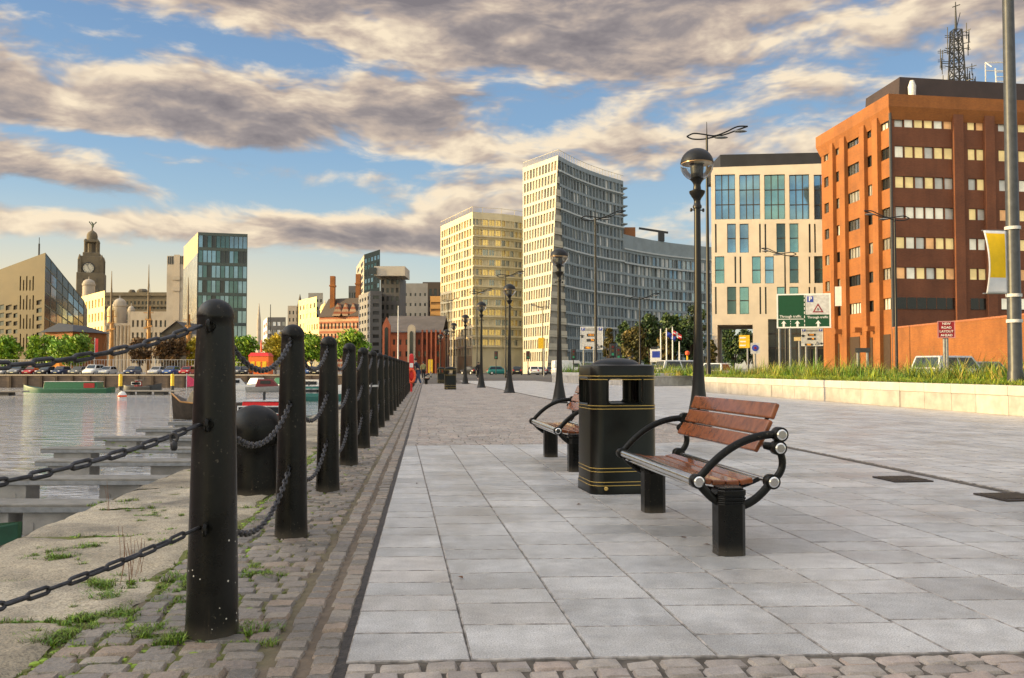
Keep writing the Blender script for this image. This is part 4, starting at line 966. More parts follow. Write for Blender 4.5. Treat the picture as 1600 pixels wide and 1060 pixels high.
def traffic_light(px, py, Y, label, lit):
    g = XY(px, Y); t = thing('traffic_light', label, 'traffic light', g, 0, 'traffic lights on the crossing')
    z = P(px, py, Y).z; b = MB(); b.tube([(0, 0, 0), (0, 0, z + 1.0)], .07, 8); b.build('post', m_dark, t, True)
    b = MB(); b.box((0, -.15, z + .5), (.42, .25, 1.15)); b.box((0, -.0, z + .5), (.62, .03, 1.35)); b.build('signal_head', m_dark, t, False, .02)
    for k, c in enumerate((mat('red_lens', (.10, .008, .008), .2), mat('amber_lens', (.08, .04, .008), .2), mat('green_lens', (.02, .22, .12), .2))):
        b = MB(); b.tube([(0, -.275, z + .85 - k * .36), (0, -.30, z + .85 - k * .36)], .13, 16); b.build('lens', c, t, True)
for px, py, Y, lb in ((957, 556, 85, 'traffic light left of the trees, beside the cream box signal'), (966, 560, 90, 'traffic light with a cream backing board before the trees'), (825, 560, 140, 'traffic light left of the white hatchback car'), (775, 560, 145, 'green traffic signal above the teal car'), (896, 560, 110, 'traffic light in front of the white van')):
    traffic_light(px, py, Y, lb, 0)
def flagpole(px, ytop, Y, label, flag=None, fl=None):
    g = XY(px, Y); z = P(px, ytop, Y).z; t = thing('flagpole', label, 'flagpole', g, 0, 'white flagpoles'); b = MB(); b.tube([(0, 0, 0), (0, 0, z)], [.09, .06], 8); b.lathe([(.01, z), (.09, z + .07), (.01, z + .15)], n=8); b.build('pole', m_white, t, True)
    if flag:
        b = MB()
        f = lambda q, r_: V(q * .10, .10 * math.sin(q * .9 + r_), z - .15 - .06 * q - .12 * r_)
        b.add([f(q, r_) for q in range(11) for r_ in range(6)], [(q * 6 + r_ + 1, (q + 1) * 6 + r_ + 1, (q + 1) * 6 + r_, q * 6 + r_) for q in range(10) for r_ in range(5)])
        b.m = [1 if (r_ == 2 or q in (4, 5)) else 0 for q in range(10) for r_ in range(5)]
        o = b.build('flag', flag, None, True, angle=80); o.location = g; o.modifiers.new('s', 'SOLIDIFY').thickness = .01; tag(o, fl, 'flag')
flagpole(1032.5, 516, 95, 'leftmost bare white flagpole')
flagpole(1041.5, 515, 95, 'white flagpole flying the dark blue flag', [m_blue, m_blue], 'dark blue flag on the second flagpole')
flagpole(1051, 513, 95, 'white flagpole flying the red and white flag', [m_red, m_white], 'red and white flag blowing right from its pole')
flagpole(1061.5, 536, 95, 'shortest bare white flagpole, right of the flags')
t = thing('beacon', 'orange topped traffic beacon post right of the flagpoles', 'beacon', XY(1074, 80)); z = P(1074, 556, 80).z
b = MB(); b.tube([(0, 0, 0), (0, 0, z)], .08, 8); b.build('post', m_yellow, t, True); b = MB(); b.lathe([(.05, 0), (.2, .1), (.2, .35), (.05, .45)], (0, 0, z), 12); b.build('lamp', m_orange, t, True)

# ================================================================== VEHICLES
PAINT = {}
def paint(name, c): 
    if name not in PAINT: PAINT[name] = mat('car_' + name, c, .28, .15, .05, 2, coat=.5)
    return PAINT[name]
m_tail = mat('tail_light', (.45, .01, .01), .3); m_head = mat('head_light', (.7, .7, .7), .15); m_plate = mat('number_plate', (.7, .65, .4), .5)
def make_car(label, kind, pm, group):
    t = thing('parked_car', label, 'van' if kind == 'van' else 'car', group=group)
    L, W, H_, belt, hood = {'hatch': (4.0, 1.72, 1.47, .92, .85), 'saloon': (4.5, 1.76, 1.43, .92, .88), 'suv': (4.5, 1.85, 1.72, 1.08, 1.02), 'van': (5.2, 1.95, 2.25, 1.2, 1.1)}[kind]
    w = W / 2; xf, xr = L / 2, -L / 2
    sec = [(xf, .38, .62, .80), (xf - .12, .26, .74, .93), (xf - .9, .2, hood, 1.0), (xf - 1.25, .2, belt, 1.0), (xr + .7, .2, belt, 1.0), (xr + .12, .25, belt - .04, .95), (xr, .38, belt - .18, .86)]
    b = MB(); ring = []
    for (x, z0, z1, k) in sec:
        zm = (z0 + z1) / 2; pts = [(-w * k * .92, z0), (w * k * .92, z0), (w * k, zm), (w * k * .95, z1 - .03), (w * k * .86, z1), (-w * k * .86, z1), (-w * k * .95, z1 - .03), (-w * k, zm)]
        ring.append(len(b.v)); b.v += [(x, y, z) for y, z in pts]
    for i in range(len(sec) - 1):
        for j in range(8): b.f.append((ring[i] + j, ring[i] + (j + 1) % 8, ring[i + 1] + (j + 1) % 8, ring[i + 1] + j)); b.m.append(0)
    b.f.append(tuple(ring[0] + j for j in range(8))[::-1]); b.f.append(tuple(ring[-1] + j for j in range(8))); b.m += [0, 0]
    rf = {'hatch': (xf - 1.75, xr + .55), 'saloon': (xf - 1.9, xr + 1.3), 'suv': (xf - 1.7, xr + .35), 'van': (xf - 1.35, xr + .1)}[kind]
    bt = {'hatch': (xf - 1.0, xr + .12), 'saloon': (xf - 1.05, xr + .55), 'suv': (xf - 1.05, xr + .1), 'van': (xf - .75, xr + .04)}[kind]
    wb_, wt_ = w * .90, w * .74 if kind != 'van' else w * .86
    B = [V(bt[1], -wb_, belt - .02), V(bt[0], -wb_, belt - .02), V(bt[0], wb_, belt - .02), V(bt[1], wb_, belt - .02)]
    T = [V(rf[1], -wt_, H_), V(rf[0], -wt_, H_), V(rf[0], wt_, H_), V(rf[1], wt_, H_)]
    b.hexa(B, T); b.build('body', pm, t, True, .05, 2, angle=50)
    def pane(a, b2, c, d, i0, i1, j0, j1, name):
        f = lambda u, v: (a.lerp(b2, u)).lerp(d.lerp(c, u), v); n = (b2 - a).cross(d - a).normalized(); m = MB()
        q = [f(i0, j0), f(i1, j0), f(i1, j1), f(i0, j1)]; m.hexa([p + n * .004 for p in q], [p + n * .016 for p in q]); m.build(name, m_carglass, t)
    side = .42 if kind == 'van' else .95
    for s_, (a, b2, c, d) in ((0, (B[0], B[1], T[1], T[0])), (1, (B[2], B[3], T[3], T[2]))):
        if kind == 'van': pane(a, b2, c, d, (.68 if s_ == 0 else .08), (.92 if s_ == 0 else .32), .12, .62, 'side_window')
        else: pane(a, b2, c, d, .07, .47, .10, .86, 'side_window'); pane(a, b2, c, d, .51, .92, .10, .86, 'side_window')
    pane(B[1], B[2], T[2], T[1], .06, .94, .08, .90, 'windscreen'); 
    if kind != 'van': pane(B[3], B[0], T[0], T[3], .08, .92, .15, .88, 'rear_window')
    for x in (xf - .8, xr + .75):
        for s_ in (-1, 1):
            b = MB(); y = s_ * (w - .11); r = .31; b.tube([(x, y - .10, r), (x, y - .085, r), (x, y + .085, r), (x, y + .10, r)], [r - .03, r, r, r - .03], 18); wl = b.build('wheel', m_rubber, t, True, angle=30)
            b = MB(); b.tube([(x, y + s_ * .098, r), (x, y + s_ * .112, r)], .19, 14); b.build('rim', m_lgrey, wl, True, angle=30)
    for s_ in (-1, 1):
        b = MB(); b.box((xf - .09, s_ * w * .68, .68), (.14, .32, .15)); b.build('headlight', m_head, t, False, .03)
        b = MB(); b.box((xr + .07, s_ * w * .74, .78), (.16, .2, .28)); b.build('tail_light', m_tail, t, False, .03)
    b = MB(); b.box((xr - .005, 0, .60), (.02, .5, .11)); b.box((xf + .005, 0, .45), (.02, .5, .11)); b.build('number_plate', m_plate, t)
    b = MB(); b.box((0, 0, .22), (L - .5, W * .86, .16)); b.build('underside', m_rubber, t)
    return t
QG = 'cars parked along the far quay'; RG = 'vehicles on the road'
prot = {}
def car(px, Y, heading, kind, pn, pc, label, group):
    key = (kind, pn)
    if key not in prot: prot[key] = make_car(label, kind, paint(pn, pc), group); o = prot[key]; o.location = XY(px, Y); o.rotation_euler.z = heading; return o
    o = dup(prot[key], XY(px, Y), heading, label); o['group'] = group; return o
CC = {'silver': (.45, .46, .48), 'white': (.75, .75, .74), 'black': (.015, .015, .018), 'red': (.42, .012, .02), 'blue': (.03, .09, .28), 'navy': (.015, .03, .09), 'grey': (.12, .125, .13), 'teal': (.01, .16, .15)}
hp = math.pi / 2
for px, Y, hd, kd, pn, lb in (
    (833, 150, hp + .1, 'hatch', 'white', 'white hatchback seen from behind near the leaning tower foot'),
    (808, 150, hp, 'hatch', 'black', 'black car seen from behind, left of the white hatchback'),
    (846, 156, hp, 'saloon', 'silver', 'silver car just right of the white hatchback'),
    (779, 150, .15, 'hatch', 'teal', 'teal green car seen side on below the gold block'),
    (735, 156, hp + .6, 'saloon', 'black', 'black saloon behind the fourth globe lamp'),
    (890, 126, .2, 'van', 'white', 'white van parked behind the second globe lamp'),
    (1068, 66, .30, 'suv', 'silver', 'silver people carrier left of the nearest globe lamp'),
    (1122, 62, hp - .5, 'hatch', 'white', 'white car just right of the nearest globe lamp'),
    (1488, 43, .5, 'suv', 'silver', 'silver car half hidden by planter grasses at the right'),
    (1540, 47, .6, 'hatch', 'grey', 'dark grey car behind the grasses at the far right'),
    (860, 158, hp, 'hatch', 'grey', 'dark grey hatchback right of the silver car, behind the lamps')):
    car(px, Y, hd, kd, pn, CC[pn], lb, RG)
for i, (px, kd, pn, lb) in enumerate((
    (8, 'hatch', 'silver', 'silver car at the far left end of the quay row'), (30, 'suv', 'grey', 'grey car next to the leftmost silver car on the far quay'), (51, 'hatch', 'red', 'red car left of the round green tree on the far quay'), (74, 'saloon', 'black', 'black car right of the left red car on the far quay'), (96, 'hatch', 'navy', 'navy car under the round green tree'),
    (124, 'saloon', 'grey', 'grey saloon right of the round green tree'), (147, 'suv', 'white', 'white car beside the silver car left of the first mast'), (169, 'hatch', 'silver', 'silver car below the leftmost ship mast'), (208, 'hatch', 'navy', 'navy car between the left and middle ship masts'), (246, 'saloon', 'silver', 'silver saloon right of the middle ship mast'),
    (268, 'hatch', 'blue', 'bright blue car left of the right ship mast'), (293, 'hatch', 'red', 'red car under the right ship mast'), (372, 'saloon', 'grey', 'grey car right of the first bollard top'), (384, 'hatch', 'black', 'black car between the first and second bollards'), (480, 'hatch', 'blue', 'blue car right of the second bollard'), (496, 'saloon', 'black', 'black car left of the third bollard'))):
    car(px, 143.5 + (i % 3) * .4, -hp + rng.uniform(-.05, .05), kd, pn, CC[pn], lb, QG)
# ================================================================== BUILDINGS
WIN = {}
def fr4(C): A0, B0, A1, B1 = C; return lambda u, v: (A0.lerp(B0, u)).lerp(A1.lerp(B1, u), v)
def px_uv(C, px, py):
    A0, B0, A1, B1 = C; n = (B0 - A0).cross(A1 - A0).normalized(); d = ray(px, py); q = EYE + d * ((A0 - EYE).dot(n) / d.dot(n)); f = fr4(C); u = v = .5
    for _ in range(12):
        p = f(u, v); e = q - p; du = (f(u + 1e-3, v) - p) * 1e3; dv = (f(u, v + 1e-3) - p) * 1e3
        a, b, c = du.dot(du), du.dot(dv), dv.dot(dv); r1, r2 = e.dot(du), e.dot(dv); D = a * c - b * b
        u += (r1 * c - r2 * b) / D; v += (a * r2 - b * r1) / D
    return u, v
def facade(root, C, rects, wall, depth=.2, panes=None, frame=None, nx=1, ny=1, bar=.06, name='wall', wname='window', reveal=None):
    f = fr4(C); A0, B0, A1, B1 = C; n = (B0 - A0).cross(A1 - A0).normalized()
    rects = [(max(0, a), max(0, b), min(1, c), min(1, d)) for a, b, c, d in rects]; rects = [r for r in rects if r[2] - r[0] > 1e-4 and r[3] - r[1] > 1e-4]
    rd = lambda x: round(x, 4); us = sorted({0.0, 1.0} | {rd(r[0]) for r in rects} | {rd(r[2]) for r in rects}); vs = sorted({0.0, 1.0} | {rd(r[1]) for r in rects} | {rd(r[3]) for r in rects})
    iu = {x: i for i, x in enumerate(us)}; iv = {x: i for i, x in enumerate(vs)}; hole = set()
    for a, b, c, d in rects:
        for i in range(iu[rd(a)], iu[rd(c)]):
            for j in range(iv[rd(b)], iv[rd(d)]): hole.add((i, j))
    m = MB()
    for j in range(len(vs) - 1):
        i = 0
        while i < len(us) - 1:
            if (i, j) in hole: i += 1; continue
            k = i
            while k < len(us) - 1 and (k, j) not in hole: k += 1
            m.quad(f(us[i], vs[j]), f(us[k], vs[j]), f(us[k], vs[j + 1]), f(us[i], vs[j + 1])); i = k
    for r in rects:
        a, b, c, d = r; q = [f(a, b), f(c, b), f(c, d), f(a, d)]; inn = [p - n * depth for p in q]
        for i in range(4): m.quad(q[i], q[(i + 1) % 4], inn[(i + 1) % 4], inn[i], 1 if reveal else 0)
        pm = rng.choice(panes); NX = nx(r) if callable(nx) else nx; NY = ny(r) if callable(ny) else ny
        WIN.setdefault(root.name, (root, []))[1].append(([p + n * .0 for p in inn], n, pm, frame, NX, NY, bar, wname))
    return m.build(name, [wall, reveal] if reveal else wall, root)
def win_mesh(m, item, i0=0):
    q, n, pm, fm, nx, ny, bar, _ = item; m.quad(*q, mi=i0)
    if fm:
        a, b, c, d = q; ex = (b - a); ey = (d - a); lx, ly = ex.length, ey.length
        if lx < .05 or ly < .05: return
        def strip(u0, v0, u1, v1):
            g = lambda u, v: a.lerp(b, u).lerp(d.lerp(c, u), v); s = [g(u0, v0), g(u1, v0), g(u1, v1), g(u0, v1)]; t = [p + n * .05 for p in s]
            m.quad(*t, mi=i0 + 1)
            for k in range(4): m.quad(s[k], s[(k + 1) % 4], t[(k + 1) % 4], t[k], mi=i0 + 1)
        bu, bv = bar / lx, bar / ly
        for k in range(nx + 1): u = k / nx; strip(max(0, u - bu / 2), 0, min(1, u + bu / 2), 1)
        for k in range(ny + 1): v = k / ny; strip(0, max(0, v - bv / 2), 1, min(1, v + bv / 2))
def flush_windows():
    for root, items in WIN.values():
        def size(it): c = sum(it[0], Vector()) / 4; return ((it[0][1] - it[0][0]).cross(it[0][3] - it[0][0])).length / (c - EYE).length_squared
        items.sort(key=size, reverse=True)
        for it in items[:100]:
            m = MB(); win_mesh(m, it); m.build(it[7], [it[2], it[3]] if it[3] else it[2], root)
        if items[100:]:
            mats = []; m = MB()
            for it in items[100:]:
                for mm in (it[2], it[3] or it[2]):
                    if mm not in mats: mats.append(mm)
            for it in items[100:]:
                t = MB(); win_mesh(t, it); o = len(m.v); m.v += t.v; m.f += [tuple(i + o for i in f) for f in t.f]; m.m += [mats.index(it[2]) if k == 0 else mats.index(it[3]) for k in t.m]
            stuff(m.build('window', mats, root))
def grid(nx, ny, u0=0., u1=1., v0=0., v1=1., fu=.7, fv=.7):
    out = []
    for i in range(nx):
        for j in range(ny):
            a = u0 + (u1 - u0) * (i + (1 - fu) / 2) / nx; b = v0 + (v1 - v0) * (j + (1 - fv) / 2) / ny
            out.append((a, b, a + (u1 - u0) * fu / nx, b + (v1 - v0) * fv / ny))
    return out
def quadC(A, B, zA, zB=None, z0=-.1):
    zB = zA if zB is None else zB; return (V(A.x, A.y, z0), V(B.x, B.y, z0), V(A.x, A.y, zA), V(B.x, B.y, zB))
def closing(root, pts, ztop, m, roof=None, skip=(), z0=-.1, name='rear_wall'):
    """remaining walls and the roof of a prism; pts clockwise seen from above so that faces look outwards"""
    n = len(pts); b = MB(); zt = ztop if isinstance(ztop, (list, tuple)) else [ztop] * n
    for i in range(n):
        if i in skip: continue
        a, c = pts[i], pts[(i + 1) % n]; b.quad(V(a.x, a.y, z0), V(c.x, c.y, z0), V(c.x, c.y, zt[(i + 1) % n]), V(a.x, a.y, zt[i]))
    if b.f: b.build(name, m, root)
    b = MB(); b.add([(p.x, p.y, z - .25) for p, z in zip(pts, zt)], [tuple(range(n))]); b.build('roof', roof or m, root)
def bx(root, name, m, C, h, d0, d1, bevel=0):   # band along the top of facade C
    pass
def glassmat(name, c, rough=.08, metal=.75, **k): return mat(name, c, rough, metal, .15, .4, **k)
g_blue = glassmat('glass_blue', (.15, .24, .33), .06, .8); h_blue = glassmat('hotel_glass_blue', (.17, .32, .46), .06, .8); h_teal = glassmat('hotel_glass_teal', (.16, .32, .36), .06, .8); g_teal = glassmat('glass_teal', (.07, .125, .145), .06, .8); g_dark = glassmat('glass_dark', (.035, .042, .048), .1, .5); g_grey = glassmat('glass_grey', (.29, .33, .36), .08, .8); g_pale = glassmat('glass_pale', (.45, .45, .42), .15, .5)
m_blind = mat('glowing_cream_blind', (.72, .55, .24), .6, 0, .15, .6, emit=.30); m_blind2 = mat('glowing_peach_blind', (.70, .38, .16), .6, 0, .2, .6, emit=.26); m_blind3 = mat('glowing_pale_blind', (.70, .66, .52), .6, 0, .15, .6, emit=.25); m_blindoff = mat('pale_reflection', (.62, .60, .55), .3, .2, .15, .6)  # blinds emit a little, an added glow that brightens them in the shade

# ---- red brick office block on the right
m_brick = M_brick('red_brick', (.31, .105, .018), (.25, .080, .014), (.17, .08, .03))
m_brickd = M_brick('shaded_brick', (.19, .062, .024), (.15, .046, .018), (.12, .055, .032))  # red brick darkened, the right face's shade painted into the colour
m_roofd = mat('roof_cladding', (.035, .022, .02), .6, 0, .2, .5)
m_frame = mat('dark_frame', (.035, .028, .022), .5)
Yc = 85.0; Cc = XY(1397, Yc); zt = P(1397, 176, Yc).z; zpar = P(1397, 149, Yc).z
Lc = XY(1287, 100.4); Rdir = V(1, .146, 0).normalized(); Rc = Cc + Rdir * 34
t = thing('office_block', 'tall orange red brick office block with cream blinds and roof aerials', 'office building', Cc.lerp(Rc, .5)); 
bld = t; bld.location = (0, 0, 0); BASE = {}
def rebase(root, p):
    """put the empty at the building's foot and keep the parts where they are"""
    root.location = (p.x, p.y, 0)
    for o in list(root.children):
        o.location = (o.location.x - p.x, o.location.y - p.y, o.location.z)
CL = quadC(Lc, Cc, zt); CR = quadC(Cc, Rc, zt)
rows = [(180 + 47.5 * j, 198 + 47.5 * j) for j in range(7)]
def fband(root, p, q, nn, out, h, m):
    b = MB(); r = (p + nn * .01, q + nn * .01, q + nn * out, p + nn * out); b.hexa(list(r)[::-1], [x + UP * h for x in r][::-1]); b.build('floor_band', m, root)
def rows_v(C, zb, zh): h = C[2].z - C[0].z; return (zb - C[0].z) / h, (zb + zh - C[0].z) / h
zrow = [P(1397, y1, Yc).z for y0, y1 in rows]; zh = P(1397, 180, Yc).z - P(1397, 198, Yc).z
rl = []
for (a, c), st in zip(((1289, 1296), (1307, 1312.5), (1325, 1344), (1356, 1364), (1378.5, 1393)), (0, 0, 0, -.15, .25)):
    ua = px_uv(CL, a, 400)[0]; uc = px_uv(CL, c, 400)[0]
    for z in zrow: v0, v1 = rows_v(CL, z, zh); rl.append((ua, v0, uc, v1))
facade(bld, CL, rl, m_brick, .22, [g_pale, g_dark, g_grey, m_blindoff], m_frame, lambda r: max(1, int(round((r[2] - r[0]) * 15.7 / .7))), 1, .08)
rr = []
def wgroup(pa, pb, k):
    ua = px_uv(CR, pa, 300)[0]; ub = px_uv(CR, pb, 300)[0]; w_ = (ub - ua) / k
    for i in range(k):
        for z in zrow: v0, v1 = rows_v(CR, z, zh); rr.append((ua + w_ * i + w_ * .035, v0, ua + w_ * (i + 1) - w_ * .035, v1))
wgroup(1398.6, 1491, 6); wgroup(1513, 1540, 2); wgroup(1561, 1588, 2); wgroup(1592, 1680, 6)
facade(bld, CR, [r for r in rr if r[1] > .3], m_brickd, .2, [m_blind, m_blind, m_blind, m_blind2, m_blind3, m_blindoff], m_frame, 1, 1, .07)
facade_low = [r for r in rr if r[1] <= .3]
b = MB()
for r in facade_low: pass
# piers
def pier(C, pa, pb, out, mt, z0=0, z1=None):
    n = (C[1] - C[0]).cross(C[2] - C[0]).normalized(); Co = [p + n * out for p in C]; ua = px_uv(Co, pa, 400)[0]; ub = px_uv(Co, pb, 400)[0]; A0, B0, A1, B1 = C; a = A0.lerp(B0, ua); c = A0.lerp(B0, ub); z1 = z1 or C[2].z
    b = MB(); lo = [a + n * out, c + n * out, c + n * .002, a + n * .002]; lo = [V(p.x, p.y, z0) for p in lo]; b.hexa(lo, [V(p.x, p.y, z1) for p in lo]); b.build('pier', mt, bld)
for a, c in ((1298, 1302.5), (1313.5, 1321), (1345, 1352), (1365, 1373)): pier(CL, a, c, .42, m_brick)
for a, c in ((1494, 1509), (1543, 1558)): pier(CR, a, c, .35, m_brickd)
closing(bld, [Cc, Rc, Rc + V(-2, 16, 0), Lc + V(1, .3, 0)][::1], zt, m_brick, m_roofd, skip=(0, 3))
nL = (CL[1] - CL[0]).cross(V(0, 0, 1)).normalized(); nR = (CR[1] - CR[0]).cross(V(0, 0, 1)).normalized()
b = MB()   # parapet band, flaring outwards
o0, o1 = .05, .45
ring = lambda o_, z: [V(p.x, p.y, z) for p in (Lc + nL * o_ - (Cc - Lc).normalized() * o_, Cc + nL * o_ + nR * o_, Rc + nR * o_, Rc + V(-2, 16, 0), Lc + V(1, .3, 0) - (Cc - Lc).normalized() * o_)]
b.hexa  # noqa
r0, r1, r2 = ring(o0, zt - .7), ring(o1, zt + .5), ring(o1, zpar)
for A_, B_ in ((r0, r1), (r1, r2)):
    for i in range(5): b.quad(A_[i], A_[(i + 1) % 5], B_[(i + 1) % 5], B_[i])
b.add(r2, [(0, 1, 2, 3, 4)]); b.build('parapet', m_brick, bld)
# set-back dark roof storey
b = MB(); q = [Lc.lerp(Cc, .38) + V(2.2, 0, 0), Cc + V(1.9, 2.4, 0), Rc + V(0, 2.4, 0), Rc + V(-2, 14, 0)]
zr = P(1422, 122, Yc + 3).z; b.hexa([V(p.x, p.y, zpar - .1) for p in q], [V(p.x + .3, p.y + .3, zr) for p in q]); b.build('roof_storey', m_roofd, bld)
b = MB(); q = P(1425, 140, Yc + 2.2); b.lathe([(.05, -1), (.35, -.8), (.4, .3), (.2, .9)], q, 10); b.build('roof_vent', m_lgrey, bld, True)
# downpipe at the corner, ground storey canopy and dark bays
b = MB(); q = Cc + nL * .12 + nR * .12; b.tube([(q.x, q.y, 0), (q.x, q.y, zt)], .14, 8); b.build('downpipe', m_dark, bld, True)
for a, c, dz in ((1303.5, 1312, 4.0), (1322, 1344, 4.6), (1353, 1364, 4.4), (1374, 1392, 4.6)):
    ua = px_uv(CL, a, 540)[0]; ub = px_uv(CL, c, 540)[0]; p = CL[0].lerp(CL[1], ua) + nL * .01; q = CL[0].lerp(CL[1], ub) + nL * .01; b = MB(); b.hexa([p, q, q + nL * .05, p + nL * .05][::-1], [x + UP * dz for x in (p, q, q + nL * .05, p + nL * .05)][::-1]); b.build('service_door', mat('door_brown', (.05, .03, .018), .6), bld)
for px in (1318, 1349, 1369):
    u = px_uv(CL, px, 540)[0]; p = CL[0].lerp(CL[1], u) + nL * .9; b = MB(); b.hexa([p + V(-.2, -.5, 5), p + V(.9, -.5, 5), p + V(.9, .5, 5), p + V(-.2, .5, 5)], [p + V(-.2, -.5, 5.5), p + V(.9, -.5, 5.5), p + V(.9, .5, 5.5), p + V(-.2, .5, 5.5)]); b.build('canopy', m_brick, bld)
# lower right windows are dark
for k in range(2):
    pass
m_lowglass = mat('unlit_window', (.012, .011, .010), .25, 0, .2, .5)
A0, B0, A1_, B1 = CR
for r in facade_low:
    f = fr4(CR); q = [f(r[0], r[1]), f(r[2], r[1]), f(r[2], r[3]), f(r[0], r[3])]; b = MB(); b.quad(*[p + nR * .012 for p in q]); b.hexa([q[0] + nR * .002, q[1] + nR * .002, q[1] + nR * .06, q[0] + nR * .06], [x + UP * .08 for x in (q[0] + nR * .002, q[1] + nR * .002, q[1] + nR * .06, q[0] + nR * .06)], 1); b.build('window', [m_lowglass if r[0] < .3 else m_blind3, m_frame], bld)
# low brick wall lit by the sun
wa = XY(1398, 84.0); wbp = XY(1655, 62); za = P(1398, 514, 84).z; zbb = P(1600, 495, 66.5).z
t2 = thing('brick_wall', 'sunlit orange brick wall sloping up to the right before the office block', 'wall', wa.lerp(wbp, .5)); c0 = t2.location.copy()
b = MB(); d_ = (wbp - wa).normalized(); n_ = V(d_.y, -d_.x, 0); n_ = n_ if n_.x < 0 else -n_
zb2 = za + (zbb - za) * 1.25
lo = [wa + n_ * .2, wbp + n_ * .2, wbp - n_ * .2, wa - n_ * .2]; hi = [V(lo[0].x, lo[0].y, za), V(lo[1].x, lo[1].y, zb2), V(lo[2].x, lo[2].y, zb2), V(lo[3].x, lo[3].y, za)]
b.hexa([p - c0 for p in lo], [p - c0 for p in hi]); b.build('wall', m_brick, t2)
b = MB(); 
lo2 = [p - n_ * 0 for p in hi]; b.hexa([p - c0 + (n_ * .04 if i < 2 else -n_ * .04) for i, p in enumerate(hi)], [p - c0 + UP * .16 + (n_ * .04 if i < 2 else -n_ * .04) for i, p in enumerate(hi)]); b.build('coping_course', mat('brick_coping', (.30, .11, .05), .7), t2)
# aerial mast on the roof
mp = P(1495, 122, Yc + 9); mp.z = zr; mt_ = thing('aerial_mast', 'dark lattice aerial mast bristling with antennas on the brick block roof', 'aerial mast', mp); hM = P(1495, 48, Yc + 9).z - mp.z
b = MB(); wm = .68
for sx_, sy in ((-1, -1), (1, -1), (1, 1), (-1, 1)):
    b.bar((sx_ * wm, sy * wm, 0), (sx_ * wm * .62, sy * wm * .62, hM), .13, .13)
NSEG = 7
for k in range(NSEG):
    z0, z1 = hM * k / NSEG, hM * (k + 1) / NSEG; w0 = wm * (1 - .38 * k / NSEG); w1 = wm * (1 - .38 * (k + 1) / NSEG); cs = ((-1, -1), (1, -1), (1, 1), (-1, 1))
    for i in range(4):
        a, c = cs[i], cs[(i + 1) % 4]; b.bar((a[0] * w0, a[1] * w0, z0), (c[0] * w1, c[1] * w1, z1), .07, .07); b.bar((c[0] * w0, c[1] * w0, z0), (a[0] * w1, a[1] * w1, z1), .07, .07); b.bar((a[0] * w1, a[1] * w1, z1), (c[0] * w1, c[1] * w1, z1), .07, .07)
b.build('lattice', m_dark, mt_)
b = MB(); b.tube([(0, 0, hM), (0, 0, hM + 3.2)], [.16, .05], 8); b.bar((-.35, 0, hM + 2.6), (.5, 0, hM + 2.9), .08, .08); b.bar((0, 0, hM), (.5, 0, hM + 2), .06, .06); b.build('top_pole', m_dark, mt_)
for k in range(22):
    z = rng.uniform(.05, 1.0) * hM; sd = rng.choice([-1, 1]); x0 = sd * wm * .75; l_ = rng.uniform(.4, 1.5); b = MB()
    b.bar((x0, -.3, z), (x0 + sd * l_, -.3 + rng.uniform(-1, .4), z + .06), .07, .07); b.tube([(x0 + sd * l_, -.3, z - .7), (x0 + sd * l_, -.3, z + rng.uniform(.4, 1.3))], .05, 6)
    for q in range(rng.randrange(0, 3)): b.bar((x0 + sd * l_ * .7, -.3, z + .2 * q), (x0 + sd * (l_ + .3), -.3, z + .2 * q), .05, .05)
    b.build('antenna', m_dark, mt_)
b = MB(); b.lathe([(.05, 0), (.5, .18), (.55, .22), (.5, .24), (.05, .1)], n=14); o = b.build('dish', m_lgrey, mt_, True); o.location = (-2.0, -1.2, .9); o.rotation_euler = (R(70), 0, R(-30))
rp = P(1553, 122, Yc + 6); rp.z = zpar; t3 = thing('roof_rail', 'small pale access ladder and guard frame on the brick block roof edge', 'ladder', rp); b = MB()
for x in (-.5, .5): b.bar((x, -1.5, 0), (x, -1.2, 4.4), .1, .1); b.bar((x * 2.2, -.4, 3.0), (x * 2.2, -.4, 5.3), .09, .09); b.bar((x * 2.2, -.4, 5.3), (x * 2.2, -1.6, 4.4), .09, .09)
b.bar((-1.1, -.4, 5.3), (1.1, -.4, 5.3), .09, .09); b.bar((-1.1, -.4, 4.4), (1.1, -.4, 4.4), .08, .08)
for k in range(8): b.bar((-.5, -1.45, .4 + k * .5), (.5, -1.45, .4 + k * .5), .07, .07)
b.build('ladder', m_lgrey, t3)

# ---- cream hotel
m_cream = mat('cream_concrete', (.50, .44, .365), .75, 0, .07, .5, .1, 8, world_pos=True); m_creamr = mat('reveal_cream', (.50, .43, .34), .8)
HA, HB = XY(1113, 118), XY(1312, 113.5); zA = P(1113, 262, 118).z; CH = quadC(HA, HB, zA, P(1312, 255, 113.5).z)
hot = thing('hotel', 'cream concrete hotel with tall blue windows and dark roof box', 'hotel building')
def pr(C, x0, y0, x1, y1): u0, v1 = px_uv(C, x0, y0); u1, v0 = px_uv(C, x1, y1); return (u0, v0, u1, v1)
big = [(1117, 1149), (1155, 1188), (1194, 1227), (1233, 1265), (1271.5, 1304)]
R1 = [pr(CH, a, 273.5, c, 342.5) for a, c in big]
med = [(1136, 350, 1150, 395), (1155.5, 350, 1170, 395), (1213, 349.5, 1227.5, 394.5), (1233.5, 349.5, 1248, 394.5), (1117, 401, 1132, 443), (1175, 401, 1189, 443), (1195, 401, 1209.5, 443), (1233.5, 400.5, 1248, 442.5), (1272, 400.5, 1287, 442.5), (1136, 448.5, 1150.5, 491), (1155.5, 448.5, 1170.5, 491), (1214, 448.5, 1228, 491), (1233.5, 448.5, 1248, 491)]
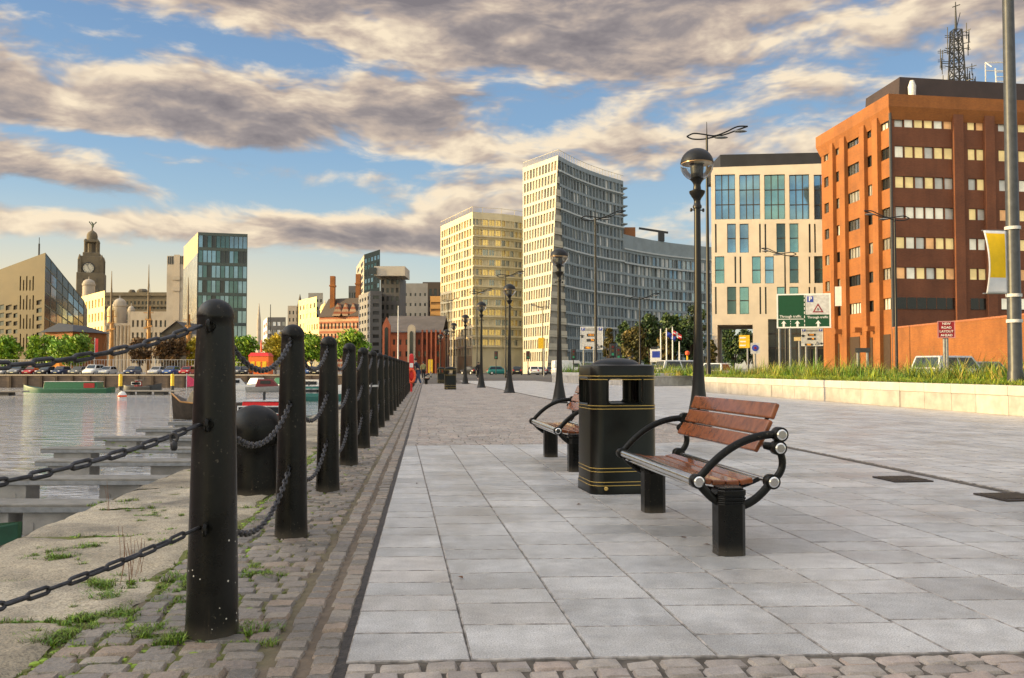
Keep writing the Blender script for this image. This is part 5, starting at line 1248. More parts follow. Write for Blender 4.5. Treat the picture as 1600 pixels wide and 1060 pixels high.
slots = [(1117, 350, 1120, 395), (1186, 350, 1189, 395), (1194.5, 350, 1197.5, 395), (1263.5, 350, 1267, 395), (1272, 350, 1275, 395), (1147.5, 401, 1150.5, 443), (1155.5, 401, 1158.5, 443), (1225, 401, 1228, 443), (1263.5, 401, 1266.5, 443), (1117, 448.5, 1120, 491), (1186.5, 448.5, 1189.5, 491), (1195, 448.5, 1198, 491), (1263.5, 448.5, 1266.5, 491), (1272, 448.5, 1275, 491)]
# all rows snapped so that the grid stays simple
fc = facade(hot, CH, R1, m_cream, .35, [h_blue, h_blue, h_teal], m_frame, 3, 3, .13, reveal=m_creamr)
bpy.data.objects.remove(fc)
W1 = list(WIN[hot.name][1])
fc = facade(hot, CH, [pr(CH, *q) for q in med], m_cream, .35, [h_teal, h_blue, h_teal, g_teal], m_frame, 1, 2, .13); bpy.data.objects.remove(fc)
pas = pr(CH, 1121, 508, 1177, 600); pas = (pas[0], 0.0, pas[2], pas[3]); dg = pr(CH, 1200, 499, 1290, 600); dg = (dg[0], 0.0, dg[2], dg[3])
fc = facade(hot, CH, [pr(CH, *q) for q in slots], m_cream, .35, [g_dark], None); bpy.data.objects.remove(fc)
keep = list(WIN[hot.name][1])
facade(hot, CH, R1 + [pr(CH, *q) for q in med + slots] + [pas, dg], m_cream, .35, [g_dark], None, reveal=m_creamr)
WIN[hot.name] = (hot, keep)
f = fr4(CH); nH = (CH[1] - CH[0]).cross(V(0, 0, 1)).normalized()
q = [f(*p) - nH * .5 for p in ((dg[0], dg[1]), (dg[2], dg[1]), (dg[2], dg[3]), (dg[0], dg[3]))]; b = MB(); b.quad(*q)
for k in range(1, 4): b.bar(q[0].lerp(q[3], k / 4), q[1].lerp(q[2], k / 4), .1, .22, 1)
for k in range(1, 8): b.bar(q[0].lerp(q[1], k / 8), q[3].lerp(q[2], k / 8), .1, .1, 1, up=nH)
b.build('glazed_entrance', [g_dark, m_frame], hot)
# passage: walls, soffit
q = [f(*p) for p in ((pas[0], 0), (pas[2], 0), (pas[2], pas[3]), (pas[0], pas[3]))]; dn = -nH * 14; b = MB()
b.quad(q[0], q[3], q[3] + dn, q[0] + dn); b.quad(q[1] + dn, q[2] + dn, q[2], q[1]); b.quad(q[3], q[2], q[2] + dn, q[3] + dn); b.build('passage_wall', m_cream, hot)
back = [HA, HB, HB - nH * 13.9 + V(0, 0, 0), HA - nH * 13.9]
closing(hot, back, [zA, CH[3].z, CH[3].z, zA], m_cream, m_dark, skip=(0, 2))
b = MB(); f2_ = fr4(quadC(HB - nH * 14, HA - nH * 14, CH[3].z, zA)); b.quad(f2_(0, 0), f2_(1 - pas[2], 0), f2_(1 - pas[2], 1), f2_(0, 1)); b.quad(f2_(1 - pas[0], 0), f2_(1, 0), f2_(1, 1), f2_(1 - pas[0], 1)); b.quad(f2_(1 - pas[2], pas[3]), f2_(1 - pas[0], pas[3]), f2_(1 - pas[0], 1), f2_(1 - pas[2], 1)); b.build('rear_wall', m_cream, hot)
ra, rb = XY(1128, 120), XY(1312, 116); za_, zb_ = P(1128, 242, 120).z, P(1312, 238, 116).z; b = MB(); lo = [ra, rb, rb + V(0, 9, 0), ra + V(0, 9, 0)]; b.hexa([V(p.x, p.y, zA - .4) for p in lo], [V(p.x, p.y, z) for p, z in zip(lo, (za_, zb_, zb_, za_))]); b.build('roof_box', mat('roof_box_dark', (.02, .02, .024), .4, .2, .3, .3), hot)

# ---- curved glass apartment tower
m_fr = mat('sunlit_cladding', (.47, .43, .34), .6, 0, .08, .5); m_frb = mat('shaded_cladding', (.20, .235, .255), .45, .1, .1, .5); m_band_ = mat('pale_band', (.40, .43, .44), .5)  # one cladding in two tones, sunlight and shade painted into the colours
opw = thing('apartment_tower', 'tall leaning glass apartment tower with a long curved lower wing', 'apartment building')
Tt = P(872, 243, 175); pL0 = P(855, 584, 172); pR0 = P(889, 584, 178)
L0 = XY(817, 183); zl = P(817, 263, 183).z
g_set = [g_grey, g_blue, g_dark, g_pale, g_grey, g_dark, g_blue, mat('white_curtain', (.62, .62, .60), .6)]
g_warm = [glassmat('sunlit_glass', (.80, .62, .28), .18, .85), g_grey, mat('curtain', (.62, .55, .40), .6), g_dark]  # first pane carries the gold of the low sun in its colour
CO1 = (V(L0.x, L0.y, 0), V(pL0.x, pL0.y, 0), V(L0.x, L0.y, zl), Tt)
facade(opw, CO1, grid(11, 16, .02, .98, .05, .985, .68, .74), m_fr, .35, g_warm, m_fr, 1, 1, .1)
# recessed balcony wedge
f = fr4(CO1); b = MB(); NB_ = 16
a0, c0_ = V(pL0.x, pL0.y, 0), V(pR0.x, pR0.y, 0)
for k in range(NB_):
    z = .05 + .94 * k / NB_; a = a0.lerp(Tt, z); c = c0_.lerp(Tt, z); mid = (a + c) / 2 + V(-.1, 1.6, 0); b.hexa([a, c, c + V(0, 1.5, 0), a + V(0, 1.5, 0)], [x + UP * .35 for x in (a, c, c + V(0, 1.5, 0), a + V(0, 1.5, 0))])
    if (c - a).length > .6: b.hexa([a + UP * .4, c + UP * .4, c + UP * .4 + V(0, .06, 0), a + UP * .4 + V(0, .06, 0)], [x + UP * 1.3 for x in (a, c, c + V(0, .06, 0), a + V(0, .06, 0))], 1)
b.build('balcony_slab', [m_fr, m_fr], opw)
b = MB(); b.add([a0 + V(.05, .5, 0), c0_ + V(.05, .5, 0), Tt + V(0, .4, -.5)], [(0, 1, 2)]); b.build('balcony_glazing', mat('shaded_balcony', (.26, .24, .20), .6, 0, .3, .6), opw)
R0p = XY(975, 199); zR = P(975, 283, 199).z
# tower right face, gently concave: 3 facets
def facets(p0, p1, bulge, n): 
    d = p1 - p0; nn = V(d.y, -d.x, 0).normalized(); return [p0.lerp(p1, k / n) - nn * (bulge * 4 * (k / n) * (1 - k / n)) for k in range(n + 1)]
bt = facets(V(pR0.x, pR0.y, 0), V(R0p.x, R0p.y, 0), 1.2, 4); tp = facets(V(Tt.x, Tt.y, 0), V(R0p.x, R0p.y, 0), 1.2, 4); ztp = [Tt.z, Tt.z - (Tt.z - zR) * .36, Tt.z - (Tt.z - zR) * .64, Tt.z - (Tt.z - zR) * .85, zR]
for k in range(4):
    C = (bt[k], bt[k + 1], V(tp[k].x, tp[k].y, ztp[k]), V(tp[k + 1].x, tp[k + 1].y, ztp[k + 1])); facade(opw, C, grid(5, 16, .0, 1, .05, .985, .80, .80), m_frb, .3, g_set, m_band_, 2, 1, .12)
    b = MB(); 
    nn = (C[1] - C[0]).cross(V(0, 0, 1)).normalized()
    for j in range(0, 16, 3): v = .05 + .935 * j / 16; ff = fr4(C); fband(opw, ff(0, v), ff(1, v), nn, .35, .35, m_band_)
W0 = V(R0p.x, R0p.y, 0); W1p = XY(1135, 224); wf = facets(W0, W1p, 2.6, 6); zw0 = P(975, 366, 199).z; zw1 = P(1135, 388, 224).z
zws = [zw0 + (zw1 - zw0) * k / 6 for k in range(7)]
for k in range(6):
    C = quadC(wf[k], wf[k + 1], zws[k], zws[k + 1], 0); facade(opw, C, grid(4, 10, 0, 1, .06, .88, .80, .80), m_frb, .3, g_set, m_band_, 2, 1, .12)
    b = MB(); nn = (C[1] - C[0]).cross(V(0, 0, 1)).normalized()
    for v in (.06, .30, .55, .79, .89): ff = fr4(C); fband(opw, ff(0, v), ff(1, v), nn, .35, .35, m_band_)
# bodies behind
Lb = L0 + V(9, 16, 0); Rb = R0p + V(-6, 16, 0)
b = MB(); pts = [V(L0.x, L0.y, zl)] + [V(p.x, p.y, z) for p, z in zip(tp, ztp)] + [V(Rb.x, Rb.y, zR), V(Lb.x, Lb.y, zl)]
b.add([p - UP * .3 for p in pts], [tuple(range(len(pts)))]); b.quad(R0p + UP * 0, V(Rb.x, Rb.y, 0), V(Rb.x, Rb.y, zR), V(R0p.x, R0p.y, zR)); b.quad(V(Rb.x, Rb.y, 0), V(Lb.x, Lb.y, 0), V(Lb.x, Lb.y, zl), V(Rb.x, Rb.y, zR)); b.quad(V(Lb.x, Lb.y, 0), V(L0.x, L0.y, 0), V(L0.x, L0.y, zl), V(Lb.x, Lb.y, zl)); b.build('rear_wall', m_frb, opw)
b = MB(); pts = [V(p.x, p.y, z - .3) for p, z in zip(wf, zws)]; bk = [p + V(-4, 15, 0) for p in pts]; n_ = len(pts)
for i in range(n_ - 1): b.quad(pts[i], pts[i + 1], bk[i + 1], bk[i])
b.build('roof', m_frb, opw)
for s_, (p, q) in enumerate(((Tt, V(R0p.x, R0p.y, zR)), (V(L0.x, L0.y, zl), Tt))):    # roof edge rail
    b = MB(); K = 24
    pp = (lambda u: (lambda i, r_: V(tp[i].x, tp[i].y, ztp[i]).lerp(V(tp[i + 1].x, tp[i + 1].y, ztp[i + 1]), r_))(min(3, int(u * 4)), u * 4 - min(3, int(u * 4)))) if s_ == 0 else (lambda u: p.lerp(q, u))
    for k in range(K): b.bar(pp(k / K) + V(.1, .3, 0), pp(k / K) + V(.1, .3, 1.3), .08, .08); b.bar(pp(k / K) + V(.1, .3, 1.25), pp((k + 1) / K) + V(.1, .3, 1.25), .07, .07)
    b.build('roof_rail', m_fr, opw)
for k in range(5):
    z = P(975, 295 + k * 14, 199).z; b = MB(); b.hexa([R0p + V(-.5, -.5, z), R0p + V(1.0, .2, z), R0p + V(-1, 6, z), R0p + V(-2.5, 5, z)], [R0p + V(-.5, -.5, z + .3), R0p + V(1.0, .2, z + .3), R0p + V(-1, 6, z + .3), R0p + V(-2.5, 5, z + .3)]); b.build('end_balcony', m_frb, opw)
cz = P(983, 370, 205); b = MB(); b.box((cz.x, cz.y, cz.z + .6), (2.6, 3, 2.8)); b.build('plant_room', mat('plant_orange', (.32, .13, .05), .7), opw)
cz = P(1030, 374, 212); b = MB(); b.box((cz.x + .5, cz.y, cz.z + .6), (1.4, 1.4, 2.4)); b.bar((cz.x - 5, cz.y, cz.z + 2.7), (cz.x + 2.2, cz.y, cz.z + 1.6), .35, .5); b.build('roof_cradle', m_dark, opw)

# ---- gold lit block to its left
gb_ = thing('apartment_block', 'pale apartment block left of the leaning tower, its face lit gold', 'apartment building')
GA, GBp, GC = XY(688, 222), XY(738, 199), XY(822, 206); zga, zgb = P(688, 354, 222).z, P(738, 331, 199).z
m_gf = mat('sunlit_warm_cladding', (.58, .49, .33), .6, 0, .08, .5)  # wall yellowed so that golden sunlight sits in its colour
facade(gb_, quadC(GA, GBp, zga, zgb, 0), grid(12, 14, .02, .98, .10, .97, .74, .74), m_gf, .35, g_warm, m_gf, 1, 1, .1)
cn = [GBp + V(0, 0, 0)]; rd = facets(GBp, GC, -.9, 4)
rd[1] += V(-1.2, -.0, 0)
for k in range(4):
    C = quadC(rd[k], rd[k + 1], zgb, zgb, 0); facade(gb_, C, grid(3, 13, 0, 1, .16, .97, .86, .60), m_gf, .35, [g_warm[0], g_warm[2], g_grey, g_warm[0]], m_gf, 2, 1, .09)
    nn = (C[1] - C[0]).cross(V(0, 0, 1)).normalized(); b = MB(); ff = fr4(C)
    for j in range(13): v = .16 + .81 * j / 13; fband(gb_, ff(0, v), ff(1, v), nn, .55, .3, m_gf)
closing(gb_, [GA] + rd + [GC + V(4, 18, 0), GA + V(6, 10, 0)], [zga] + [zgb] * 5 + [zgb, zga], m_gf, m_frb, skip=(0, 1, 2, 3, 4))
b = MB()
for k in range(12): p = GA.lerp(GBp, k / 12) + UP * (zga + (zgb - zga) * k / 12); q = GA.lerp(GBp, (k + 1) / 12) + UP * (zga + (zgb - zga) * (k + 1) / 12); b.bar(p, p + UP * 1.2, .1, .1); b.bar(p + UP * 1.15, q + UP * 1.15, .08, .08)
for k in range(4):
    p, q = rd[k] + UP * zgb, rd[k + 1] + UP * zgb; b.bar(p, p + UP * 1.2, .1, .1); b.bar(p + UP * 1.15, q + UP * 1.15, .08, .08)
b.build('roof_rail', m_gf, gb_)

# ---- small helper for plain city blocks
def block(name, label, cat, pa, pb, ytop, Y, wall, panes, nx, ny, dY=0.0, depth=12, fu=.55, fv=.6, v0=.06, v1=.95, roofm=None, frame=None, ytopb=None, left=None, rec=.25, ylow=None, skew=0):
    """front facade between two photo columns; optional left facade starting at photo column left"""
    t = thing(name, label, cat); A, B = XY(pa, Y + dY), XY(pb, Y - dY); zA = P(pa, ytop, Y + dY).z; zB = P(pb, ytopb or ytop, Y - dY).z if ytopb else zA
    if nx: facade(t, quadC(A, B, zA, zB), grid(nx, ny, 0.01, .99, v0, v1, fu, fv), wall, rec, panes, frame)
    else: b = MB(); b.quad(*[quadC(A, B, zA, zB)[i] for i in (0, 1, 3, 2)]); b.build('wall', wall, t)
    d = (B - A).normalized(); bk = V(-d.y, d.x, 0) * depth; sk = (0,)
    pts = [A, B, XY(pb - 3, B.y + depth), XY(pa + 3, A.y + depth)]
    if left is not None: 
        Lp = XY(left[0], Y + dY + left[1]); pts[3] = Lp; zL = P(left[0], left[2], Y + dY + left[1]).z
        lw = left[3] if len(left) > 3 else wall; lp = left[4] if len(left) > 4 else panes; nlx = left[5] if len(left) > 5 else 3
        facade(t, quadC(Lp, A, zL, zA), grid(nlx, ny, .03, .97, v0, v1, fu, fv), lw, rec, lp, frame) if nlx else None
        closing(t, pts, [zA, zB, zB, zL], lw if not nlx else wall, roofm, skip=(0, 3) if nlx else (0,))
    else: closing(t, pts, [zA, zB, zB, zA], wall, roofm, skip=(0,))
    return t, A, B, zA, zB
# glass office tower left with a gold side
m_goldside = mat('sunlit_gold_side', (.50, .38, .20), .4, .3, .12, .3); m_mull = mat('mullion_dark', (.03, .045, .05), .4, .3)  # gold sunlight on the narrow side is painted into its colour
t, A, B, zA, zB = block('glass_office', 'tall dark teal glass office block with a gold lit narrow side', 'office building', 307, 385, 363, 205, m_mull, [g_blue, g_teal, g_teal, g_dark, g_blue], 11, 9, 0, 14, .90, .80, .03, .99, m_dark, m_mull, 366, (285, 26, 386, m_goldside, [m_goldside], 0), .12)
b = MB(); Lp = XY(285, 231); 
b.quad(V(Lp.x - .05, Lp.y, 9), V(A.x - .05, A.y - .05, 9), V(A.x - .05, A.y - .05, zA - 5), V(Lp.x - .05, Lp.y, zA - 6)); b.build('gold_glazing', g_pale, t)
# ventilation tower
m_port = mat('portland_stone', (.36, .31, .25), .8, 0, .12, .3, .1, 4, world_pos=True)
t, A, B, zA, zB = block('ventilation_tower', 'plain pale stone ventilation tower beside the glass office', 'tower', 259, 287, 400, 262, m_port, [m_dark], 0, 0, 0, 8)
b = MB(); k = 9
for i in range(k): x0 = A.lerp(B, (i + .2) / k); b.box((x0.x + .3, A.y - .06, P(259, 407, 262).z), (.35, .1, 2.4))
b.build('louvre', m_dark, t)
b = MB(); q = P(276, 470, 262); b.box((q.x, q.y - .08, q.z + 4), (1.8, .16, 20)); b.build('recess', mat('stone_shadow', (.40, .34, .27), .8), t)
for yy in (435, 452): b = MB(); q = P(276, yy, 262); b.box((q.x, q.y - .25, q.z), (2.2, .4, 1.2)); b.build('ledge', m_port, t)
# bronze wedge building at far left
m_bronze = mat('bronze_cladding', (.085, .058, .022), .5, .0, .15, .25, world_pos=True); m_bronzed = mat('bronze_slot', (.06, .045, .025), .5)
wz = thing('wedge_building', 'bronze clad sloping wedge building with a dark glass end at far left', 'office building')
wL, wC, wR = XY(-80, 196), XY(68, 190), XY(130, 214); zL_, zC_ = P(-80, 450, 196).z, P(67, 395, 190).z; zR_ = P(128, 470, 214).z
CB = quadC(wL, wC, zL_, zC_); rc = []
for (a, c) in ((-60, -45), (-40, -25), (-20, -8), (-3, 6), (9, 18), (21, 27), (57, 65)):
    for k in range(7): y = 478 + k * 12.5 - (8 if a > 50 else 0); rc.append(pr(CB, a, y, c, y + 5.5))
for k, a in enumerate((31, 36, 41, 46, 51)): 
    for y in (432, 462, 492, 522): rc.append(pr(CB, a, y + (k % 2) * 6, a + 1.6, y + 22))
facade(wz, CB, rc, m_bronze, .3, [g_dark, m_bronzed], None)
CG = (V(wC.x, wC.y, 0), V(wR.x, wR.y, 0), V(wC.x, wC.y, zC_), V(wR.x, wR.y, zR_))
facade(wz, CG, grid(7, 9, .0, 1, .03, 1, .95, .93), m_mull, .06, [g_blue, g_dark, g_dark, g_grey, g_dark], m_mull, 1, 1, .1)
b = MB(); bk = [wL + V(0, 30, 0), wR + V(-8, 18, 0)]; b.add([V(wL.x, wL.y, zL_), V(wC.x, wC.y, zC_), V(wR.x, wR.y, zR_), V(bk[1].x, bk[1].y, zR_ - 1), V(bk[0].x, bk[0].y, zL_ - 4)], [(0, 1, 2), (0, 2, 3), (0, 3, 4)]); b.quad(V(wR.x, wR.y, 0), V(bk[1].x, bk[1].y, 0), V(bk[1].x, bk[1].y, zR_ - 1), V(wR.x, wR.y, zR_)); b.build('roof', m_dark, wz)
b = MB(); q = P(61, 395, 192); b.tube([(q.x, q.y, q.z - 1), (q.x, q.y, q.z + 2)], .2, 6); b.tube([(q.x, q.y, q.z), (q.x, q.y, q.z + 3.4)], .08, 6); b.build('finial', m_dark, wz)
# clock tower building
m_gran = mat('weathered_granite', (.13, .105, .07), .85, 0, .2, .25, .1, 3, world_pos=True); m_grand = mat('granite_dark', (.09, .075, .055), .85, 0, .2, .3, world_pos=True)
YT = 420; ct = thing('clock_tower', 'stepped stone clock tower with a domed top and bird statue', 'clock tower', XY(141, YT), .36); cT = XY(141, YT); kk = YT / F
def tz(py): return P(141, py, YT).z
def stage(w, y0, y1, name='stage', m=m_gran): b = MB(); h0, h1 = tz(y0), tz(y1); W_ = w * kk; b.box((0, 0, (h0 + h1) / 2), (W_, W_, h1 - h0)); b.build(name, m, ct, False, .3)
stage(39, 600, 428); stage(32, 428, 402); stage(24, 402, 396); 
for sx_ in (-1, 1):
    for sy in (-1, 1):
        b = MB(); b.box((sx_ * 15.5 * kk, sy * 15.5 * kk, (tz(428) + tz(408)) / 2), (5 * kk, 5 * kk, tz(408) - tz(428))); b.lathe([(3 * kk, tz(408)), (2 * kk, tz(404)), (.2, tz(400))], (sx_ * 15.5 * kk, sy * 15.5 * kk, 0), 8); b.build('corner_turret', m_gran, ct)
        b = MB(); b.lathe([(2.1 * kk, tz(402)), (2.1 * kk, tz(380)), (2.6 * kk, tz(379)), (1.2 * kk, tz(375))], (sx_ * 8.5 * kk, sy * 8.5 * kk, 0), 10); b.build('column', m_gran, ct, True)
b = MB(); b.lathe([(6 * kk, tz(402)), (6 * kk, tz(380))], n=8); b.build('lantern', m_grand, ct); stage(21, 380, 376)
b = MB(); b.lathe([(8 * kk, tz(376)), (8 * kk, tz(370)), (7.4 * kk, tz(366.5)), (5.8 * kk, tz(363.5)), (3 * kk, tz(361.5)), (1.2 * kk, tz(360)), (.8 * kk, tz(357))], n=20); b.build('dome', m_gran, ct, True)
b = MB(); zb_ = tz(357); b.tube([(0, 0, zb_), (.2, 0, zb_ + 1.2), (.1, 0, zb_ + 2.4), (-.5, 0, zb_ + 3.2)], [.25, .55, .4, .15], 8); b.hexa([(0, -.1, zb_ + 1.2), (.3, -.1, zb_ + 1.2), (.3, .1, zb_ + 1.2), (0, .1, zb_ + 1.2)], [(1.6, -.1, zb_ + 3.4), (2.0, -.1, zb_ + 3.0), (2.0, .1, zb_ + 3.0), (1.6, .1, zb_ + 3.4)]); b.hexa([(-.3, -.1, zb_ + 1.2), (0, -.1, zb_ + 1.2), (0, .1, zb_ + 1.2), (-.3, .1, zb_ + 1.2)], [(-1.6, -.1, zb_ + 3.0), (-1.2, -.1, zb_ + 3.4), (-1.2, .1, zb_ + 3.4), (-1.6, .1, zb_ + 3.0)]); b.build('bird_statue', mat('verdigris', (.07, .09, .06), .6), ct, True)
zc = tz(421); b = MB(); yf = -32 * kk / 2 - .05
stageY = -21.5 * kk - .1
b.tube([(-3 * kk, yf + .2, zc), (-3 * kk, yf - .25, zc)], 8.6 * kk, 40); b.build('clock_face', mat('clock_white', (.60, .56, .46), .6), ct)
b = MB()
for k in range(12): a = k * math.pi / 6; b.bar((-3 * kk + 5.2 * kk * math.sin(a), yf - .32, zc + 5.2 * kk * math.cos(a)), (-3 * kk + 7.4 * kk * math.sin(a), yf - .32, zc + 7.4 * kk * math.cos(a)), .1, .42, up=V(0, 1, 0))
ring_ = [(-3 * kk + 8.3 * kk * math.sin(k * .2094), yf - .3, zc + 8.3 * kk * math.cos(k * .2094)) for k in range(30)]; b.tube(ring_, .22, 4, closed=True); b.build('numeral', m_dark, ct)
b = MB(); b.bar((-3 * kk, yf - .42, zc), (-3 * kk + 1.0, yf - .42, zc - 1.2), .12, .35, up=V(0, 1, 0)); b.bar((-3 * kk, yf - .42, zc), (-3 * kk - .6, yf - .42, zc + 2.0), .12, .25, up=V(0, 1, 0)); b.build('clock_hand', m_dark, ct)
for sx_ in (-1, 1):
    for yy in (440, 450, 462): b = MB(); b.box((sx_ * 9 * kk, -19.6 * kk, tz(yy)), (2.4 * kk, .4, 6 * kk)); b.build('window', m_grand, ct)
t, A, B, zA, zB = block('waterfront_hall', 'long grey stone waterfront hall below the clock tower', 'office building', 128, 262, 457, 410, m_gran, [m_grand, g_dark], 22, 5, 0, 30, .5, .6, .1, .92, m_grand)
b = MB(); 
for x0, x1, yy in ((128, 262, 461), (128, 262, 478)): p = P(x0, yy, 410); q = P(x1, yy, 410); b.bar(p - V(0, .4, 0), q - V(0, .4, 0), .9, 1.0)
b.build('cornice', m_gran, t)
for x0, x1, y0 in ((201, 212, 453), (214, 232, 452), (150, 156, 450)): b = MB(); p, q = P(x0, y0, 416), P(x1, y0, 416); b.lathe([((q.x - p.x) / 2, zA - .5), ((q.x - p.x) / 2, p.z - 1), ((q.x - p.x) * .3, p.z)], ((p.x + q.x) / 2, 416, 0), 10); b.build('roof_turret', m_grand, t)
# domed stone office, gold lit front
pt = thing('domed_hall', 'pale stone hall with a small dome, left part glowing gold in the sun', 'public building'); YD = 300
m_goldst = mat('sunlit_stone', (.78, .60, .28), .7, 0, .12, .3, world_pos=True)  # golden sunlight put into the stone colour, the front's windows likewise
pa, pb_ = XY(117, 330), XY(162, 298); zA = P(117, 466, 330).z
facade(pt, quadC(pa, pb_, zA, zA), grid(9, 4, .02, .98, .25, .95, .45, .6), m_goldst, .5, [m_goldst, mat('sunlit_window', (.30, .22, .10), .4, .2)], None)
pc = XY(262, 306); facade(pt, quadC(pb_, pc, P(162, 500, 298).z, P(262, 500, 306).z), grid(14, 3, .0, 1, .12, .92, .42, .6), m_port, .4, [g_dark, m_grand], None)
closing(pt, [pa, pb_, XY(158, 325), XY(122, 352)], zA, m_port, m_grand, skip=(0,)); zq0 = P(162, 500, 298).z; closing(pt, [pb_, pc, pc + V(0, 25, 0), pb_ + V(0, 25, 0)], [zq0, P(262, 500, 306).z, P(262, 500, 306).z, zq0], m_port, m_grand, skip=(0,))
def dome(px, ytop, ybase, r, Y, root, m):
    k = Y / F; c = XY(px, Y); z0, z1 = P(px, ybase, Y).z, P(px, ytop, Y).z; rr_ = r * k; b = MB(); b.lathe([(rr_, 0), (rr_, z0), (rr_ * 1.1, z0 + .2), (rr_ * 1.1, z0 + .8), (rr_, z0 + .9)] + [(rr_ * math.cos(R(a)), z0 + .9 + (z1 - z0 - 1) * math.sin(R(a))) for a in range(10, 90, 12)] + [(.2, z1), (.1, z1 + 1)], (c.x, c.y, 0), 20); b.build('dome', m, root, True, angle=40)
dome(137, 436, 447, 9, 350, pt, m_port); dome(186, 466, 480, 10, 300, pt, m_port); dome(172, 478, 488, 5, 296, pt, m_goldst); dome(204, 478, 488, 5, 297, pt, m_port)
p, q = XY(165, 292), XY(206, 293); zq = P(165, 505, 292).z; b = MB(); 
facade(pt, quadC(p, q, zq, zq), grid(5, 2, 0, 1, .05, .9, .5, .8), m_port, .6, [m_grand], None); closing(pt, [p, q, q + V(0, 5, 0), p + V(0, 5, 0)], zq, m_port, m_port, skip=(0,))
for k in range(7): c = p.lerp(q, (k + .5) / 7); b = MB(); b.lathe([(.7, 0), (.55, zq * .92), (.8, zq * .95)], (c.x, c.y - 1.0, 0), 10); b.build('column', m_port, pt, True)
t, A, B, zA, zB = block('stone_office', 'light stone office with two window rows under the middle mast', 'office building', 203, 262, 487, 280, m_port, [g_dark, m_grand], 8, 4, 0, 20, .45, .55, .1, .9, m_grand)
# low gabled shed and brown hut before the trees
t = thing('gabled_shed', 'low dark gabled shed left of the right ship mast', 'shed'); p, q = XY(252, 175), XY(300, 175); ze, zg = P(252, 522, 175).z, P(270, 503, 175).z
b = MB(); cx = (p.x + q.x) / 2; b.add([(p.x, 175, 0), (q.x, 175, 0), (q.x, 175, ze), (cx, 175, zg), (p.x, 175, ze)], [(0, 1, 2, 3, 4)]); b.build('wall', m_grand, t); b = MB(); b.quad(V(p.x - .3, 174.5, ze - .1), V(cx, 174.5, zg + .1), V(cx, 186, zg + .1), V(p.x - .3, 186, ze - .1)); b.quad(V(cx, 174.5, zg + .1), V(q.x + .3, 174.5, ze - .1), V(q.x + .3, 186, ze - .1), V(cx, 186, zg + .1)); b.build('roof', mat('slate', (.07, .065, .065), .7, world_pos=True), t)
t = thing('brick_hut', 'small orange brick hut with a dark roof above the round green tree', 'hut'); p, q = XY(70, 172), XY(113, 168); b = MB(); zw = P(95, 519, 170).z; zr_ = P(80, 503, 170).z; b.hexa([V(p.x, 172, 0), V(q.x, 168, 0), V(q.x + 2, 178, 0), V(p.x, 180, 0)], [V(p.x, 172, zw), V(q.x, 168, zw), V(q.x + 2, 178, zw), V(p.x, 180, zw)]); b.build('wall', m_brick, t); b = MB(); b.hexa([V(p.x - .5, 171, zw), V(q.x + .5, 167, zw), V(q.x + 2.5, 179, zw), V(p.x - .5, 181, zw)], [V(p.x + 1, 175, zr_), V(q.x - 2, 172, zr_ - .6), V(q.x - 1, 175, zr_ - .6), V(p.x + 1, 177, zr_)]); b.build('roof', m_dark, t)
# far skyline, centre left
m_bt = mat('brown_tile', (.06, .045, .035), .8); m_conc = mat('grey_concrete', (.22, .21, .20), .8, 0, .1, .3, world_pos=True); m_concd = mat('dark_concrete', (.085, .085, .09), .7, 0, .12, .3, world_pos=True)
block('office_slab', 'far grey office with white striped side, left of the skyline gap', 'office building', 417, 446, 496, 520, m_concd, [g_pale, m_white], 4, 6, 0, 20, .7, .5, left=(411, 30, 502, m_white, [m_signred, g_dark], 2))
block('far_office', 'pale far office with stepped top beside the spire', 'office building', 449, 478, 478, 460, m_port, [g_dark], 5, 8, 0, 20, .4, .5)
t = thing('church_spire', 'dark pointed spire rising behind the pale offices', 'spire', XY(468, 450)); b = MB(); k = 450 / F; b.box((0, 0, P(468, 480, 450).z / 2), (8 * k, 8 * k, P(468, 480, 450).z)); b.build('tower', m_gran, t); b = MB(); b.lathe([(4.6 * k, P(468, 480, 450).z), (.1, P(468, 460, 450).z)], n=8); b.build('spire', m_grand, t)
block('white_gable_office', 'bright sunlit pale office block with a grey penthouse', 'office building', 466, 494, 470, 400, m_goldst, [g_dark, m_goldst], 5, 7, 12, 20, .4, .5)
block('penthouse_office', 'grey boxy office rising behind the sunlit pale block', 'office building', 481, 504, 458, 430, m_conc, [g_dark], 4, 9, 0, 14, .5, .4)
t = thing('far_mast', 'thin pale church steeple far away in the skyline gap', 'steeple', XY(404, 800)); b = MB(); b.tube([(0, 0, 0), (0, 0, P(404, 500, 800).z), (0, 0, P(404, 474, 800).z)], [2.4, 1.8, .2], 8); b.build('shaft', m_port, t)
t = thing('far_mast', 'thin dark pole standing over the far striped office', 'pole', XY(422, 300)); b = MB(); b.tube([(0, 0, 0), (0, 0, P(422, 476, 300).z)], [.25, .12], 6); b.build('shaft', m_dark, t)
# banded red and white brick hall
m_band = bpy.data.materials.new('banded_brick'); m_band.use_nodes = True
def _bd():
    t = m_band.node_tree; t.nodes.clear(); n = NT(t); out = n.n('ShaderNodeOutputMaterial'); b = n.n('ShaderNodeBsdfPrincipled', {'Roughness': .8}); t.links.new(b.outputs[0], out.inputs[0])
    g = n.n('ShaderNodeNewGeometry').outputs['Position']; z = n.n('ShaderNodeSeparateXYZ', {0: g}).outputs[2]; fr = n.math('FRACT', n.math('MULTIPLY', z, .55)); nz = n.n('ShaderNodeTexNoise', {'Vector': g, 'Scale': .3}).outputs[0]
    c = n.mix(n.math('GREATER_THAN', fr, .5), (.33, .11, .05, 1), (.44, .29, .17, 1)); t.links.new(n.mix(.4, c, n.ramp(nz, [(.3, (.6,) * 3), (.7, (1.3,) * 3)]), 'MULTIPLY'), b.inputs['Base Color'])
_bd()
